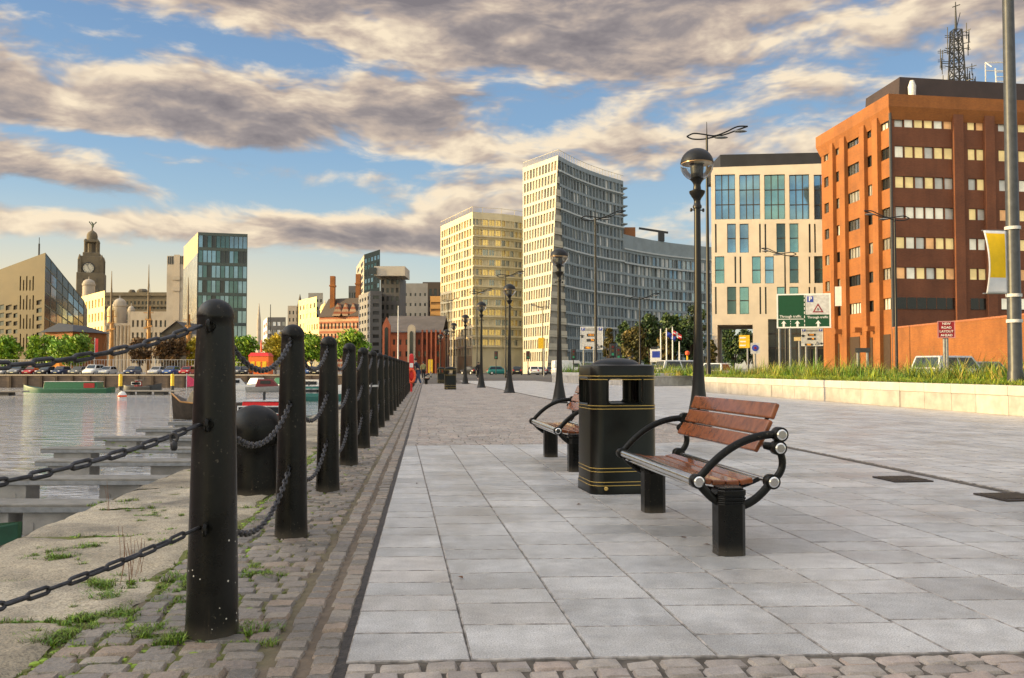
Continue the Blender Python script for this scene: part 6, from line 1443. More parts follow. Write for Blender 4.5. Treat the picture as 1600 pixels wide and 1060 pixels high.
t, A, B, zA, zB = block('banded_hall', 'red and cream banded brick hall with a steep dark roof and chimneys', 'public building', 498, 562, 496, 330, m_band, [g_dark, m_bt], 11, 4, 4, 20, .45, .55, .15, .93, m_bt, None, None, (478, 60, 500, m_goldst, [g_dark, m_goldst], 5))
d = (B - A).normalized(); bk = V(-d.y, d.x, 0); zR2 = P(530, 466, 335).z; b = MB(); A_, B_ = V(A.x, A.y, zA), V(B.x, B.y, zB); b.quad(A_ - bk * .5, B_ - bk * .5, B_ + bk * 6 + UP * (zR2 - zA), A_ + bk * 6 + UP * (zR2 - zA)); b.quad(A_ + bk * 6 + UP * (zR2 - zA), B_ + bk * 6 + UP * (zR2 - zA), B_ + bk * 20, A_ + bk * 20); b.add([A_ - bk * .5, A_ + bk * 6 + UP * (zR2 - zA), A_ + bk * 20], [(0, 1, 2)]); b.build('pitched_roof', m_bt, t)
for px, y0, y1, w_ in ((520, 448, 470, 7), (560, 445, 470, 7)): p = P(px, y0, 336); b = MB(); b.box((p.x, p.y, (p.z + 8) / 2 + 4), (w_ * 336 / F, 2.4, p.z - 8)); b.box((p.x, p.y, p.z + .2), (w_ * 336 / F + .5, 2.9, .6)); b.build('chimney', m_brick, t)
dome(507, 474, 486, 7, 340, t, m_goldst)
for px in (528, 540, 552): p = P(px, 486, 329); b = MB(); b.add([(p.x - 2, 328, p.z - 2), (p.x + 2, 328, p.z - 2), (p.x, 328, p.z + 3), (p.x - 2, 335, p.z - 2), (p.x + 2, 335, p.z - 2), (p.x, 335, p.z + 3)], [(0, 1, 2), (1, 4, 5, 2), (4, 3, 5), (3, 0, 2, 5)]); b.build('dormer', m_band, t)
block('teal_tower', 'distant tall teal glass tower with a slanted top', 'tower block', 568, 593, 398, 560, m_mull, [g_blue, g_teal, g_dark], 5, 16, 0, 14, .6, .6, .03, .97, None, None, 390, (556, 20, 418, m_port, [g_dark], 2))
block('small_dark_office', 'small dark block between the brick chimneys', 'office building', 544, 556, 447, 500, m_concd, [g_dark], 3, 6)
# dark stepped office with pale boxed top
t, A, B, zA, zB = block('stepped_office', 'dark grey stepped office with an overhanging pale box on top', 'office building', 578, 596, 455, 230, m_concd, [g_dark, m_dark], 1, 10, 0, 20, .55, .45, .02, .97, m_dark, None, None, (560, 45, 462, m_conc, [g_dark, g_dark], 4))
p, q = XY(594, 236), XY(624, 236); z1 = P(594, 431, 236).z; facade(t, quadC(p, q, z1), grid(4, 11, 0, 1, .02, .98, .5, .55), m_concd, .3, [g_dark, m_dark], None); closing(t, [p, q, q + V(0, 14, 0), p + V(0, 14, 0)], z1, m_concd, m_dark, skip=(0,))
p = P(602, 424, 233); b = MB(); w_ = 48 * 233 / F; b.box((p.x + 1.2, p.y + 5, p.z), (w_, 11, 15 * 233 / F)); b.build('top_box', mat('pale_box', (.40, .37, .33), .7, 0, .08, .3), t)
p = P(585, 424, 233); b = MB(); b.box((p.x - .3, 232.3, p.z), (2.0, .5, 1.8)); b.build('window', g_dark, t)
t, A, B, zA, zB = block('grey_office', 'long grey office slab behind the red gabled warehouse', 'office building', 622, 668, 443, 300, m_conc, [g_dark], 6, 6, 0, 20, .35, .3, .25, .93)
block('roof_office', 'brown topped office at the edge of the gold lit block', 'office building', 660, 700, 441, 340, m_bt, [g_dark], 5, 7); block('dark_slab', 'dark flat roofed office behind the stepped block', 'office building', 624, 664, 444, 345, m_concd, [g_dark], 5, 4)
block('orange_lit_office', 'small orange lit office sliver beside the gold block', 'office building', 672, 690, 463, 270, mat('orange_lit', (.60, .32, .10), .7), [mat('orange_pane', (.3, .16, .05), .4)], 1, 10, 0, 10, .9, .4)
# red gabled warehouse
m_rb = M_brick('warehouse_brick', (.34, .085, .035), (.26, .06, .028), (.18, .08, .05)); m_slate = mat('slate_roof', (.085, .075, .075), .8, 0, .2, .4, world_pos=True)
t = thing('gabled_warehouse', 'red brick gabled warehouse with tall arched windows and grey roofs', 'warehouse'); YW = 190
A, B = XY(598, YW), XY(692, YW); ze = P(620, 519, YW).z; facade(t, quadC(A, B, ze), grid(9, 3, .03, .97, .05, .9, .35, .45), m_rb, .25, [g_dark, m_bt], None)
closing(t, [A, B, B + V(0, 20, 0), A + V(0, 20, 0)], ze, m_rb, m_slate, skip=(0,))
zr2 = P(640, 494, 200).z; b = MB(); b.quad(V(A.x, A.y - .4, ze - .1), V(B.x, B.y - .4, ze - .1), V(B.x, B.y + 10, zr2), V(A.x, A.y + 10, zr2)); b.quad(V(A.x, A.y + 10, zr2), V(B.x, B.y + 10, zr2), V(B.x, B.y + 20, ze), V(A.x, A.y + 20, ze)); b.build('pitched_roof', m_slate, t)
for px, w_, yt, mm in ((604, 12, 496, m_rb), (643, 12, 508, m_port)):
    p = XY(px, YW - .9); hw = w_ / 2 * YW / F; zt_ = P(px, yt, YW).z; zs = zt_ - hw * (2.2 if mm is m_rb else 1.2); b = MB(); poly = [(-hw, 0), (hw, 0), (hw, zs)] + ([(0, zt_)] if mm is m_rb else [(hw * math.cos(R(a)), zs + (zt_ - zs) * math.sin(R(a))) for a in range(15, 170, 15)]) + [(-hw, zs)]; b.plate(poly, (p.x, p.y, 0), V(1, 0, 0), UP, .9); b.build('gable', mm, t)
    hw *= .45; b = MB(); poly = [(-hw, 2), (hw, 2), (hw, zs - 1)] + [(hw * math.cos(R(a)), zs - 1 + hw * 1.6 * math.sin(R(a))) for a in range(15, 170, 15)] + [(-hw, zs - 1)]; b.plate(poly, (p.x, p.y - .5, 0), V(1, 0, 0), UP, .12); b.build('window', g_dark, t)
for k in range(5): p = XY(660 + k * 7, YW - .6); b = MB(); zt_ = P(660, 516, YW).z; b.box((p.x, p.y, zt_ / 2), (.35, .8, zt_)); b.build('pier', m_rb, t)
# pole beside it
for px, yt, Y, lb in ((622, 478, 150, 'slim pale lighting pole before the red gabled warehouse'),):
    t = thing('pole', lb, 'pole', XY(px, Y)); b = MB(); b.tube([(0, 0, 0), (0, 0, P(px, yt, Y).z)], [.16, .08], 8); b.build('shaft', m_lgrey, t)
# brick dock warehouse out of view at left, added and sized to shade the promenade
t = thing('shade_warehouse', 'unseen brick dock warehouse added left of the view to shade the promenade', 'warehouse'); DW = [V(-62, -90, 0), V(-62, 84, 0)]
zt_ = 18.9; facade(t, quadC(DW[0], DW[1], zt_, zt_, -2.2), grid(16, 4, .01, .99, .12, .95, .35, .45), m_rb, .3, [g_dark], None); closing(t, [DW[0], DW[1], DW[1] - V(22, 0, 0), DW[0] - V(22, 0, 0)], zt_, m_rb, m_slate, skip=(0,), z0=-2.2)
flush_windows()
# ================================================================== TREES
def leafset(n, c, yl):
    return [mat(n + '_leaf', c, .55, 0, .3, 3), mat(n + '_leaf_light', yl, .55, 0, .3, 3), mat(n + '_leaf_deep', tuple(q * .5 for q in c), .6, 0, .3, 3)]
LS = {'lime': leafset('lime', (.13, .26, .012), (.26, .38, .02)), 'gold': leafset('gold', (.36, .29, .015), (.50, .36, .02)), 'dark': leafset('dark', (.022, .05, .012), (.05, .085, .018)), 'brown': leafset('brown', (.10, .055, .02), (.17, .085, .025)), 'olive': leafset('olive', (.075, .07, .015), (.14, .10, .02)), 'fir': leafset('fir', (.028, .065, .018), (.06, .10, .02))}
def make_tree(label, kind, px, Y, ytop, wpx, trunk=.30, group='trees', n=2200, conic=0.0, leaf=None, ybase=None):
    k = Y / F; h = P(px, ytop, Y).z; cr = wpx * k / 2; t = thing('tree', label, 'tree', XY(px, Y), rng.random() * 6, group)
    tz_ = h * trunk; b = MB(); r0 = max(.09, h * .022)
    b.tube([(0, 0, -.05), (0.02 * h, 0, tz_), (0, .02 * h, h * .75)], [r0 * 1.3, r0, r0 * .3], 8)
    for q in range(7):
        a = q * 2.4 + rng.random(); z0 = tz_ * rng.uniform(.9, 1.2); e = V(math.cos(a) * cr * .7, math.sin(a) * cr * .7, z0 + (h - z0) * rng.uniform(.3, .75)); b.tube([(0.015 * h, 0, z0), tuple(V(e.x * .45, e.y * .45, (z0 + e.z) / 2 - .1)), tuple(e)], [r0 * .55, r0 * .35, r0 * .12], 6)
    b.build('trunk', m_bark, t, True)
    b = MB(); lf = leaf or (.20 + .028 * cr) ; zc = (tz_ * .85 + h) / 2; hz = (h - tz_ * .85) / 2
    cl = []
    for _ in range(46):
        while True:
            x, y, z = rng.uniform(-1, 1), rng.uniform(-1, 1), rng.uniform(-1, 1)
            if x * x + y * y + z * z < 1: break
        s = (1 - conic * (z + 1) / 2) * (1 if conic else 1.0); cl.append((V(x * cr * .82 * s, y * cr * .82 * s, zc + z * hz * .84), cr * rng.uniform(.20, .38) * (1 - conic * .4), rng.choice([0, 0, 0, 1, 1, 2])))
    for i in range(n):
        c, r, mi = cl[i % len(cl)]; d = V(rng.gauss(0, 1), rng.gauss(0, 1), rng.gauss(0, .8)).normalized() * r * (rng.random() ** .4); p = c + d
        a = V(rng.gauss(0, 1), rng.gauss(0, 1), rng.gauss(0, .6)).normalized(); u = a.orthogonal().normalized(); w_ = a.cross(u); s = lf * rng.uniform(.6, 1.25)
        b.add([p - u * s, p - w_ * s * .55, p + u * s, p + w_ * s * .55], [(0, 1, 2, 3)], mi if rng.random() < .75 else rng.randrange(3))
    b.build('crown', LS[kind], t)
    return t
QT = 'trees along the far quay'; ST = 'trees below the curved glass wing'
for px, Y, yt, w_, kd, lb in (
    (8, 156, 524, 46, 'lime', 'leafy green tree at the left edge of the photo'), (66, 158, 520, 44, 'lime', 'thin yellow green tree left of the round green tree'), (112, 152, 522, 68, 'lime', 'round bright green tree on the far quay'),
    (219, 158, 527, 30, 'brown', 'small brown autumn tree beside the middle ship mast'), (268, 158, 524, 50, 'brown', 'dark brown tree before the gabled shed'), (304, 160, 528, 24, 'gold', 'yellow tree partly behind the first bollard'),
    (378, 158, 523, 50, 'lime', 'green tree between the first bollard and the red kiosk'), (431, 160, 524, 46, 'gold', 'golden yellow tree left of the second bollard'), (487, 158, 518, 42, 'lime', 'green tree between the second and third bollards'), (548, 156, 514, 54, 'lime', 'green tree behind the third and fourth bollards'), (470, 175, 522, 34, 'dark', 'darker tree behind the second bollard')):
    make_tree(lb, kd, px, Y, yt - 2, w_ * 1.15, .22, QT, 3600)
for px, Y, yt, w_, kd, cn, lb in (
    (951, 120, 495, 26, 'olive', .75, 'narrow pointed brown green tree right of the white car park sign'), (990, 115, 505, 48, 'olive', .3, 'brownish broad tree left of the dark tree'), (1015, 118, 486, 56, 'dark', .1, 'dark green tree left of the flagpoles'),
    (1050, 122, 482, 60, 'fir', .1, 'dark bushy tree behind the flagpoles'), (1082, 120, 470, 56, 'dark', .1, 'tallest dark tree beside the nearest globe lamp'), (1040, 112, 508, 34, 'olive', .4, 'small brown tinged tree behind the blue flag'), (975, 135, 498, 34, 'fir', .3, 'green tree deep in the group below the wing'),
    (1112, 106, 525, 22, 'olive', .5, 'small sparse tree at the hotel corner'), (1145, 140, 505, 46, 'fir', 0, 'dark tree seen through the hotel passage'), (1168, 146, 512, 44, 'dark', 0, 'second dark tree seen through the hotel passage, to the right')):
    make_tree(lb, kd, px, Y, yt, w_, .16, ST, 2600, cn)

# ================================================================== FAR QUAY CLUTTER
def railing(label, pa, pb, Y, h, m, step=1.2, bars=6):
    A, B = XY(pa, Y), XY(pb, Y); c = A.lerp(B, .5); t = thing('railing', label, 'railing', c); L = (B - A).length; b = MB()
    n = int(L / step)
    for z in (h, h * .12): b.bar(A - c + UP * z, B - c + UP * z, .06, .06)
    b.build('rail', m, t); b = MB()
    for i in range(n * bars): p = A.lerp(B, i / (n * bars)) - c; b.bar(p + UP * h * .12, p + UP * h, .035, .035)
    b.build('bars', m, t)
    for i in range(0, n, 3): b = MB(); p = A.lerp(B, i / n) - c; b.bar(p, p + UP * (h + .1), .1, .1); b.build('post', m, t)
railing('pale tall railing behind the parked cars on the far quay', -20, 330, 150, 2.6, m_lgrey, 2.4, 5)
railing('pale railing behind the parked cars right of the first bollard', 352, 560, 151, 2.2, m_lgrey, 2.4, 5)
t = thing('kiosk', 'bright red and orange kiosk between the green and golden trees', 'kiosk', XY(408, 149)); b = MB(); b.box((0, 0, 1.6), (3.4, 3, 3.2)); b.build('wall', mat('kiosk_orange', (.8, .16, .03), .5), t); b = MB(); b.hexa([(-1.8, -1.6, 3.2), (1.8, -1.6, 3.2), (1.8, 1.6, 3.2), (-1.8, 1.6, 3.2)], [(-1.4, -1.2, 3.8), (1.4, -1.2, 3.8), (1.4, 1.2, 3.8), (-1.4, 1.2, 3.8)]); b.build('roof', m_red, t)
for x in (-1.0, .0, 1.0): b = MB(); b.box((x, -1.53, 1.5), (.7, .08, 1.6)); b.build('window', m_yellow, t)
b = MB(); b.tube([(0, 0, 3.9), (0, 0, 6)], [.2, .08], 8); b.build('finial', m_orange, t)
t = thing('banner_flag', 'upright red banner beside the round green tree', 'banner', XY(148, 151)); b = MB(); b.tube([(0, 0, 0), (0, 0, P(148, 528, 151).z)], .07, 8); b.build('pole', m_lgrey, t); b = MB(); b.box((.3, 0, P(148, 541, 151).z), (.55, .05, 2.6)); b.build('cloth', m_red, t)
t = thing('work_shelter', 'small orange tent under the round green tree', 'tent', XY(92, 147)); b = MB(); b.hexa([(-1.3, -1, 0), (1.3, -1, 0), (1.3, 1, 0), (-1.3, 1, 0)], [(-.9, -.6, 2.1), (.2, -.4, 2.2), (.2, .4, 2.2), (-.9, .6, 2.1)]); b.build('canvas', mat('tent_orange', (.75, .26, .02), .6), t, False, .1)
# ship masts
m_spar = mat('varnished_spar', (.42, .20, .05), .4, 0, .2, 2)
for px, yt, Y, lb in ((174, 424, 160, 'leftmost tall varnished ship mast'), (232, 414, 160, 'middle and tallest varnished ship mast'), (294, 434, 160, 'right ship mast beside the first bollard')):
    t = thing('ship_mast', lb, 'ship mast', XY(px, Y), group='ship masts behind the far quay'); h = P(px, yt, Y).z; b = MB(); b.tube([(0, 0, 0), (0, 0, h * .62)], [.42, .30], 10); b.build('lower_mast', m_spar, t, True); b = MB(); b.tube([(0, -.35, h * .5), (0, -.35, h * .85), (0, -.35, h)], [.2, .13, .05], 8); b.build('topmast', mat('dark_spar', (.10, .06, .03), .5), t, True)
    for a_, c_, e_, g_ in (((-.9, -.2, h * .56), (.9, -.2, h * .56), .15, .15), ((-.5, -.2, h * .5), (.5, -.2, h * .5), .5, .3), ((-.8, -.3, h * .42), (.7, -.3, h * .44), .3, .25)): b = MB(); b.bar(a_, c_, e_, g_); b.build('crosstree', m_spar, t)
    b = MB()
    for s_ in (-1, 1):
        for e in (1.6, 2.3): b.tube([(s_ * e, 0, 0), (s_ * .25, 0, h * .56)], .022, 4)
        b.tube([(s_ * .9, -.2, h * .56), (0, -.3, h * .86)], .02, 4)
    b.build('shroud', m_dark, t)

# ================================================================== BOATS
def narrowboat(label, px0, px1, ywl, hull, cabin, panel, Yov=None, flip=1, wins=3, roundw=False, group='narrowboats'):
    g = G((px0 + px1) / 2, ywl, WATER_Z); Y = g.y; L = (px1 - px0) * Y / F; t = thing('narrowboat', label, 'narrowboat', g, 0.03 * flip, group); w_ = 1.05
    b = MB(); st = [(-L / 2, .55, .75), (-L / 2 + .5, .95, .62), (-L / 4, w_, .55), (L / 4, w_, .55), (L / 2 - 2.2, .95, .62), (L / 2 - .9, .55, .78), (L / 2, .06, 1.02)]; o = []
    for x, hw, zt_ in st: o.append(len(b.v)); b.v += [(x, -hw * .85, -.3), (x, -hw, zt_ - .08), (x, -hw * .96, zt_), (x, hw * .96, zt_), (x, hw, zt_ - .08), (x, hw * .85, -.3)]
    for i in range(len(st) - 1):
        for j in range(6): b.f.append((o[i] + j, o[i + 1] + j, o[i + 1] + (j + 1) % 6, o[i] + (j + 1) % 6)); b.m.append(0)
    b.f += [tuple(o[0] + j for j in range(6)), tuple(o[-1] + j for j in range(6))[::-1]]; b.m += [0, 0]
    h_ = b.build('hull', hull, t, True, angle=30); 
    if flip < 0: h_.rotation_euler.z = math.pi
    x0, x1 = -L / 2 + 1.6, L / 2 - 3.0
    if flip < 0: x0, x1 = -x1, -x0
    b = MB(); b.hexa([(x0, -.9, .5), (x1, -.9, .5), (x1, .9, .5), (x0, .9, .5)], [(x0 + .1, -.78, 1.42), (x1 - .15, -.78, 1.36), (x1 - .15, .78, 1.36), (x0 + .1, .78, 1.42)]); b.build('cabin', cabin, t, False, .03)
    b = MB(); b.box(((x0 + x1) / 2, 0, 1.43), (x1 - x0 - .1, 1.66, .05)); b.build('roof', m_lgrey, t)
    for k in range(wins):
        x = x0 + (x1 - x0) * (k + .5) / wins; b = MB()
        if roundw is True or (roundw == 'mix' and k == 3): b.tube([(x, -.86, .98), (x, -.90, .98)], .19, 16); b.tube([(x, -.89, .98), (x, -.92, .98)], .13, 14, mi=1)
        else: b.box((x, -.865, .98), (1.0, .06, .42), mi=0); b.box((x, -.885, .98), (.86, .06, .3), mi=1)
        b.build('window', [m_white, m_carglass], t)
    if panel:
        xa = x1 - (x1 - x0) * .27 if flip > 0 else x1 - (x1 - x0) * .27
        b = MB(); b.box((xa + .0 + (x1 - xa) / 2 - .15, -.875, .95), ((x1 - xa) - .5, .06, .62)); b.build('side_panel', panel, t)
    b = MB(); b.tube([(x0 + 1, 0, 1.4), (x0 + 1, 0, 1.9)], .07, 8); b.build('chimney', m_dark, t, True)
    return t
narrowboat('long green narrowboat with a dark red side panel, moored by the far quay', 36, 178, 614, mat('deep_green', (.008, .075, .042), .4), mat('cabin_green', (.012, .10, .055), .4), m_signred, flip=-1, wins=0)
b = MB()
narrowboat('bright red narrowboat with white ringed porthole and green stern', 335, 560, 669, m_green, mat('narrowboat_red', (.70, .012, .015), .4), None, flip=1, wins=4, roundw='mix')
narrowboat('teal narrowboat moored behind the bright red one', 440, 560, 627, mat('teal_hull', (.02, .12, .10), .4), mat('teal_cabin', (.03, .18, .15), .4), None, wins=4)
narrowboat('small dark red cabin boat beside the floating jetty', 196, 252, 610, m_dark, m_signred, None, wins=3)
def launch(label, px, ywl, L, hull, cab, rz=0.0):
    g = G(px, ywl, WATER_Z); t = thing('motor_boat', label, 'motor boat', g, rz, 'small boats in the dock'); b = MB(); st = [(-L / 2, .9, .7), (-L / 4, 1.05, .7), (L / 6, 1.0, .8), (L / 2.6, .55, 1.0), (L / 2, .05, 1.15)]; o = []
    for x, hw, zt_ in st: o.append(len(b.v)); b.v += [(x, -hw * .5, -.3), (x, -hw, zt_ - .1), (x, -hw, zt_), (x, hw, zt_), (x, hw, zt_ - .1), (x, hw * .5, -.3)]
    for i in range(len(st) - 1):
        for j in range(6): b.f.append((o[i] + j, o[i + 1] + j, o[i + 1] + (j + 1) % 6, o[i] + (j + 1) % 6)); b.m.append(0)
    b.f += [tuple(o[0] + j for j in range(6)), tuple(o[-1] + j for j in range(6))[::-1]]; b.m += [0, 0]; b.build('hull', hull, t, True, angle=30)
    b = MB(); b.hexa([(-L * .3, -.75, .7), (L * .18, -.75, .75), (L * .18, .75, .75), (-L * .3, .75, .7)], [(-L * .25, -.62, 1.7), (L * .05, -.62, 1.7), (L * .05, .62, 1.7), (-L * .25, .62, 1.7)]); b.build('cabin', cab, t, False, .05)
    b = MB(); b.box((-L * .08, -.73, 1.3), (L * .22, .06, .4)); b.build('window', m_carglass, t)
    return t
for px, y, L, h, c, rz, lb in ((372, 611, 6, m_white, m_lgrey, .3, 'white motor boat just right of the first bollard'), (398, 609, 5, m_dark, m_white, 2.6, 'dark hulled boat with a white cabin near the red kiosk'), (422, 613, 6, m_grey, mat('maroon_cabin', (.12, .015, .02), .5), .1, 'grey boat with a dark red cabin left of the second bollard'), (436, 608, 5, m_white, m_green, 2.9, 'white boat with a green cabin beside the second bollard'), (494, 615, 7, m_white, m_lgrey, .0, 'pale boat between the second and third bollards'), (236, 603, 5, m_dark, m_signred, 3.0, 'little boat with a dark red cabin behind the jetty')):
    launch(lb, px, y, L, h, c, rz)
# old wooden bow with a red pennant
g = G(296, 655, WATER_Z); t = thing('wooden_boat', 'dark wooden boat bow showing left of the first bollard', 'wooden boat', g, 0); b = MB(); st = [(3.2, 1.0, 1.0), (1.0, 1.0, .95), (-.3, .6, 1.15), (-1.05, .08, 1.6)]; o = []
for x, hw, zt_ in st: o.append(len(b.v)); b.v += [(x * .92, -hw * .3, -.3), (x, -hw, zt_ * .6), (x - .05, -hw * 1.02, zt_), (x - .05, hw * 1.02, zt_), (x, hw, zt_ * .6), (x * .92, hw * .3, -.3)]
for i in range(3):
    for j in range(6): b.f.append((o[i] + j, o[i] + (j + 1) % 6, o[i + 1] + (j + 1) % 6, o[i + 1] + j)); b.m.append(0)
b.f += [tuple(o[0] + j for j in range(6)), tuple(o[-1] + j for j in range(6))[::-1]]; b.m += [0, 0]; b.build('hull', mat('tarred_wood', (.045, .032, .02), .6, 0, .3, 4), t, True, angle=30)
b = MB(); b.tube([(-1.05, -.1, 1.55), (-.2, -1.0, 1.1), (1, -1.06, .97), (3.1, -1.06, 1.0)], .05, 6); b.build('rubbing_strake', m_spar, t, True); b = MB(); b.hexa([(-.1, -.5, 1.0), (2.4, -.7, 1.0), (2.4, .7, 1.0), (-.1, .5, 1.0)], [(.2, -.3, 1.75), (2.2, -.5, 1.6), (2.2, .5, 1.6), (.2, .3, 1.75)]); b.build('canvas_cover', mat('tan_canvas', (.30, .24, .16), .8), t, False, .08)
b = MB(); b.tube([(-.2, 0, 1.3), (-.2, 0, 2.8)], .03, 6); b.build('staff', m_lgrey, t); b = MB(); b.plate([(0, 0), (.55, .1), (.45, .5), (0, .75)], (-.2, 0, 1.95), V(1, 0, 0), UP, .02); b.build('pennant', mat('pennant_pink', (.6, .05, .12), .6), t)
# jetty along the far side
for x0, x1, y, lb in ((186, 285, 617, 'low floating jetty with dark piles, right of the green narrowboat'), (-30, 40, 618, 'pale floating jetty at the left edge by the green narrowboat')):
    a, c = G(x0, y, WATER_Z), G(x1, y, WATER_Z); t = thing('jetty', lb, 'jetty', a.lerp(c, .5)); l_ = (c - a).length; b = MB(); b.box((0, 0, .45), (l_, 1.6, .14)); b.build('deck', m_conc, t)
    for k in range(int(l_ / 2)): b = MB(); b.box((-l_ / 2 + 1 + k * 2, 0, .12), (1.2, 1.4, .5)); b.build('float', m_dark, t)
for px, Y, lb in ((189, 108, 'yellow marker post of the jetty, left one'), (270, 110, 'yellow marker post of the jetty, right one')):
    t = thing('mooring_pile', lb, 'mooring pile', XY(px, Y) + UP * WATER_Z, group='yellow mooring piles'); b = MB(); b.lathe([(.22, -.5), (.22, 2.3), (.16, 2.4)], n=10); b.build('pile', m_yellow, t, True); b = MB(); b.lathe([(.23, 0), (.23, .9)], n=10); b.build('band', m_dark, t, True)
g = G(191, 622, WATER_Z); t = thing('buoy', 'small white and orange buoy floating below the jetty', 'buoy', g); b = MB(); b.lathe([(.1, -.3), (.42, 0), (.45, .3), (.25, .62), (.08, .7)], n=14); b.build('float', m_white, t, True); b = MB(); b.lathe([(.46, .1), (.47, .2), (.45, .3)], n=14); b.build('band', m_orange, t, True); b = MB(); b.tube([(0, 0, .7), (0, 0, 1.2)], .04, 6); b.build('staff', m_dark, t)

# pontoon fingers
m_deck = mat('pontoon_deck', (.20, .19, .17), .7, 0, .2, 3, .3, 40); m_flt = mat('pontoon_float', (.27, .26, .24), .8, 0, .2, 2, .3, 30, stain=.5)
def finger(lab, xl, xr_px, ytop, floats, thk=.16, zd=-1.42, tilt=0.0):
    g = G(xl, ytop, zd); Y = g.y; xe = (UW(Y, WE)).x - .15; 
    xr = xe; t = thing('pontoon', lab, 'pontoon', V(g.x, Y, WATER_Z), tilt, 'mooring pontoon fingers'); L = xr - g.x; zt_ = zd - WATER_Z
    b = MB(); b.box((L / 2, .35, zt_ - thk / 2), (L, .72, thk)); b.build('deck', m_deck, t, False, .02)
    b = MB(); b.box((L / 2, -.03, zt_ - thk * .6), (L - .1, .05, thk * .5)); b.build('edge_beam', m_grey, t)
    k = Y / F
    for a, c in floats:
        x0, x1 = (a - xl) * k, (c - xl) * k; b = MB(); b.box(((x0 + x1) / 2, .36, (zt_ - thk - .25) / 2), (x1 - x0, .6, zt_ - thk + .25)); n_ = max(2, int((x1 - x0) / .35))
        for q in range(n_): b.box((x0 + (x1 - x0) * (q + .5) / n_, .055, .12), (.06, .03, .22))
        b.build('float', m_flt, t, False, .03)
    return t
finger('nearest pontoon finger, at the bottom left edge of the water', -60, 140, 788, [(-45, 10), (32, 128)], .17)
finger('second nearest pontoon finger, running past the left edge', -70, 270, 748, [(-30, 38), (152, 215)], .16)
finger('third pontoon finger from the viewer, with two floats in view', 54, 300, 720.5, [(72, 138), (233, 296)], .15)
finger('fourth pontoon finger from the viewer, close behind the third', 63, 300, 701, [(82, 140), (275, 330)], .15)
finger('fifth pontoon finger from the viewer, shorter', 147, 300, 683.5, [(163, 212), (270, 320)], .15)
finger('sixth pontoon finger, left of the first bollard', 212, 300, 670, [(226, 265), (300, 340)], .15)
finger('seventh pontoon finger, just showing left of the first bollard', 262, 330, 660, [(272, 310)], .15)
finger('farthest pontoon finger, right of the round mooring post', 470, 560, 650, [(480, 520)], .15)
g = G(15, 838, WATER_Z); t = thing('dinghy', 'small dark green open boat half hidden below the dock edge at left', 'boat', V(-9.5, 13.7, WATER_Z), -.05); b = MB(); st = [(-1.8, .7, .5), (0, .75, .5), (1.0, .6, .55), (1.8, .06, .68)]; o = []
for x, hw, zt_ in st: o.append(len(b.v)); b.v += [(x, -hw * .5, -.2), (x, -hw, zt_), (x, -hw * .88, zt_ + .02), (x, -hw * .7, .15), (x, hw * .7, .15), (x, hw * .88, zt_ + .02), (x, hw, zt_), (x, hw * .5, -.2)]
for i in range(3):
    for j in range(8): b.f.append((o[i] + j, o[i + 1] + j, o[i + 1] + (j + 1) % 8, o[i] + (j + 1) % 8)); b.m.append(0)
b.f.append(tuple(o[0] + j for j in range(8))); b.m.append(0); b.build('hull', mat('boat_green', (.01, .06, .03), .4), t, True, angle=40); b = MB(); b.box((0, 0, .42), (.25, 1.3, .04)); b.build('thwart', m_spar, t)

# ================================================================== LIFEBUOY, PEOPLE
g = UW(1485 / 36 , wb + .16); t = thing('lifebuoy_stand', 'red lifebuoy housing fixed to the bollard row beside the man in blue jeans', 'lifebuoy stand', g, A2); b = MB(); b.tube([(0, 0, 0), (0, 0, .6)], .05, 8); b.build('post', m_red, t); b = MB(); b.box((0, 0, 1.15), (.22, .3, 1.1)); b.lathe([(.11, 1.70), (.10, 1.76), (.05, 1.80)], n=12); b.build('housing', m_red, t, False, .05); b = MB(); b.tube([(.0 + .30 * math.cos(a) * .55, -.17, .75 + .30 * math.sin(a)) for a in [6.283 * k / 20 for k in range(20)]], .06, 8, closed=True); b.build('ring', m_orange, t, True); b = MB(); b.box((0, -.16, 1.25), (.16, .03, .2)); b.build('notice', m_white, t)

m_skin = mat('skin', (.45, .27, .19), .6); m_jkt = mat('navy_jacket', (.018, .024, .05), .8); m_jean = mat('blue_jeans', (.035, .06, .12), .85); m_hair = mat('dark_hair', (.02, .014, .01), .6); m_shoe = mat('pale_shoe', (.4, .38, .36), .6); m_blk = mat('black_coat', (.014, .014, .016), .8)
def skin_obj(name, verts, edges, radii, m, parent, root=0):
    me = bpy.data.meshes.new(name); me.from_pydata([tuple(v) for v in verts], edges, []); o = bpy.data.objects.new(name, me); COL.objects.link(o); o.parent = parent; me.materials.append(m)
    sk = o.modifiers.new('skin', 'SKIN'); sk.use_smooth_shade = True
    sv = me.skin_vertices[0].data if me.skin_vertices else None
    if sv is None: 
        bpy.context.view_layer.objects.active = o; me.skin_vertices.new() if hasattr(me.skin_vertices, 'new') else None; sv = me.skin_vertices[0].data
    for i, r in enumerate(radii): sv[i].radius = (r if isinstance(r, tuple) else (r, r))
    sv[root].use_root = True
    o.modifiers.new('sub', 'SUBSURF').levels = 2; o.modifiers['sub'].render_levels = 2
    return o
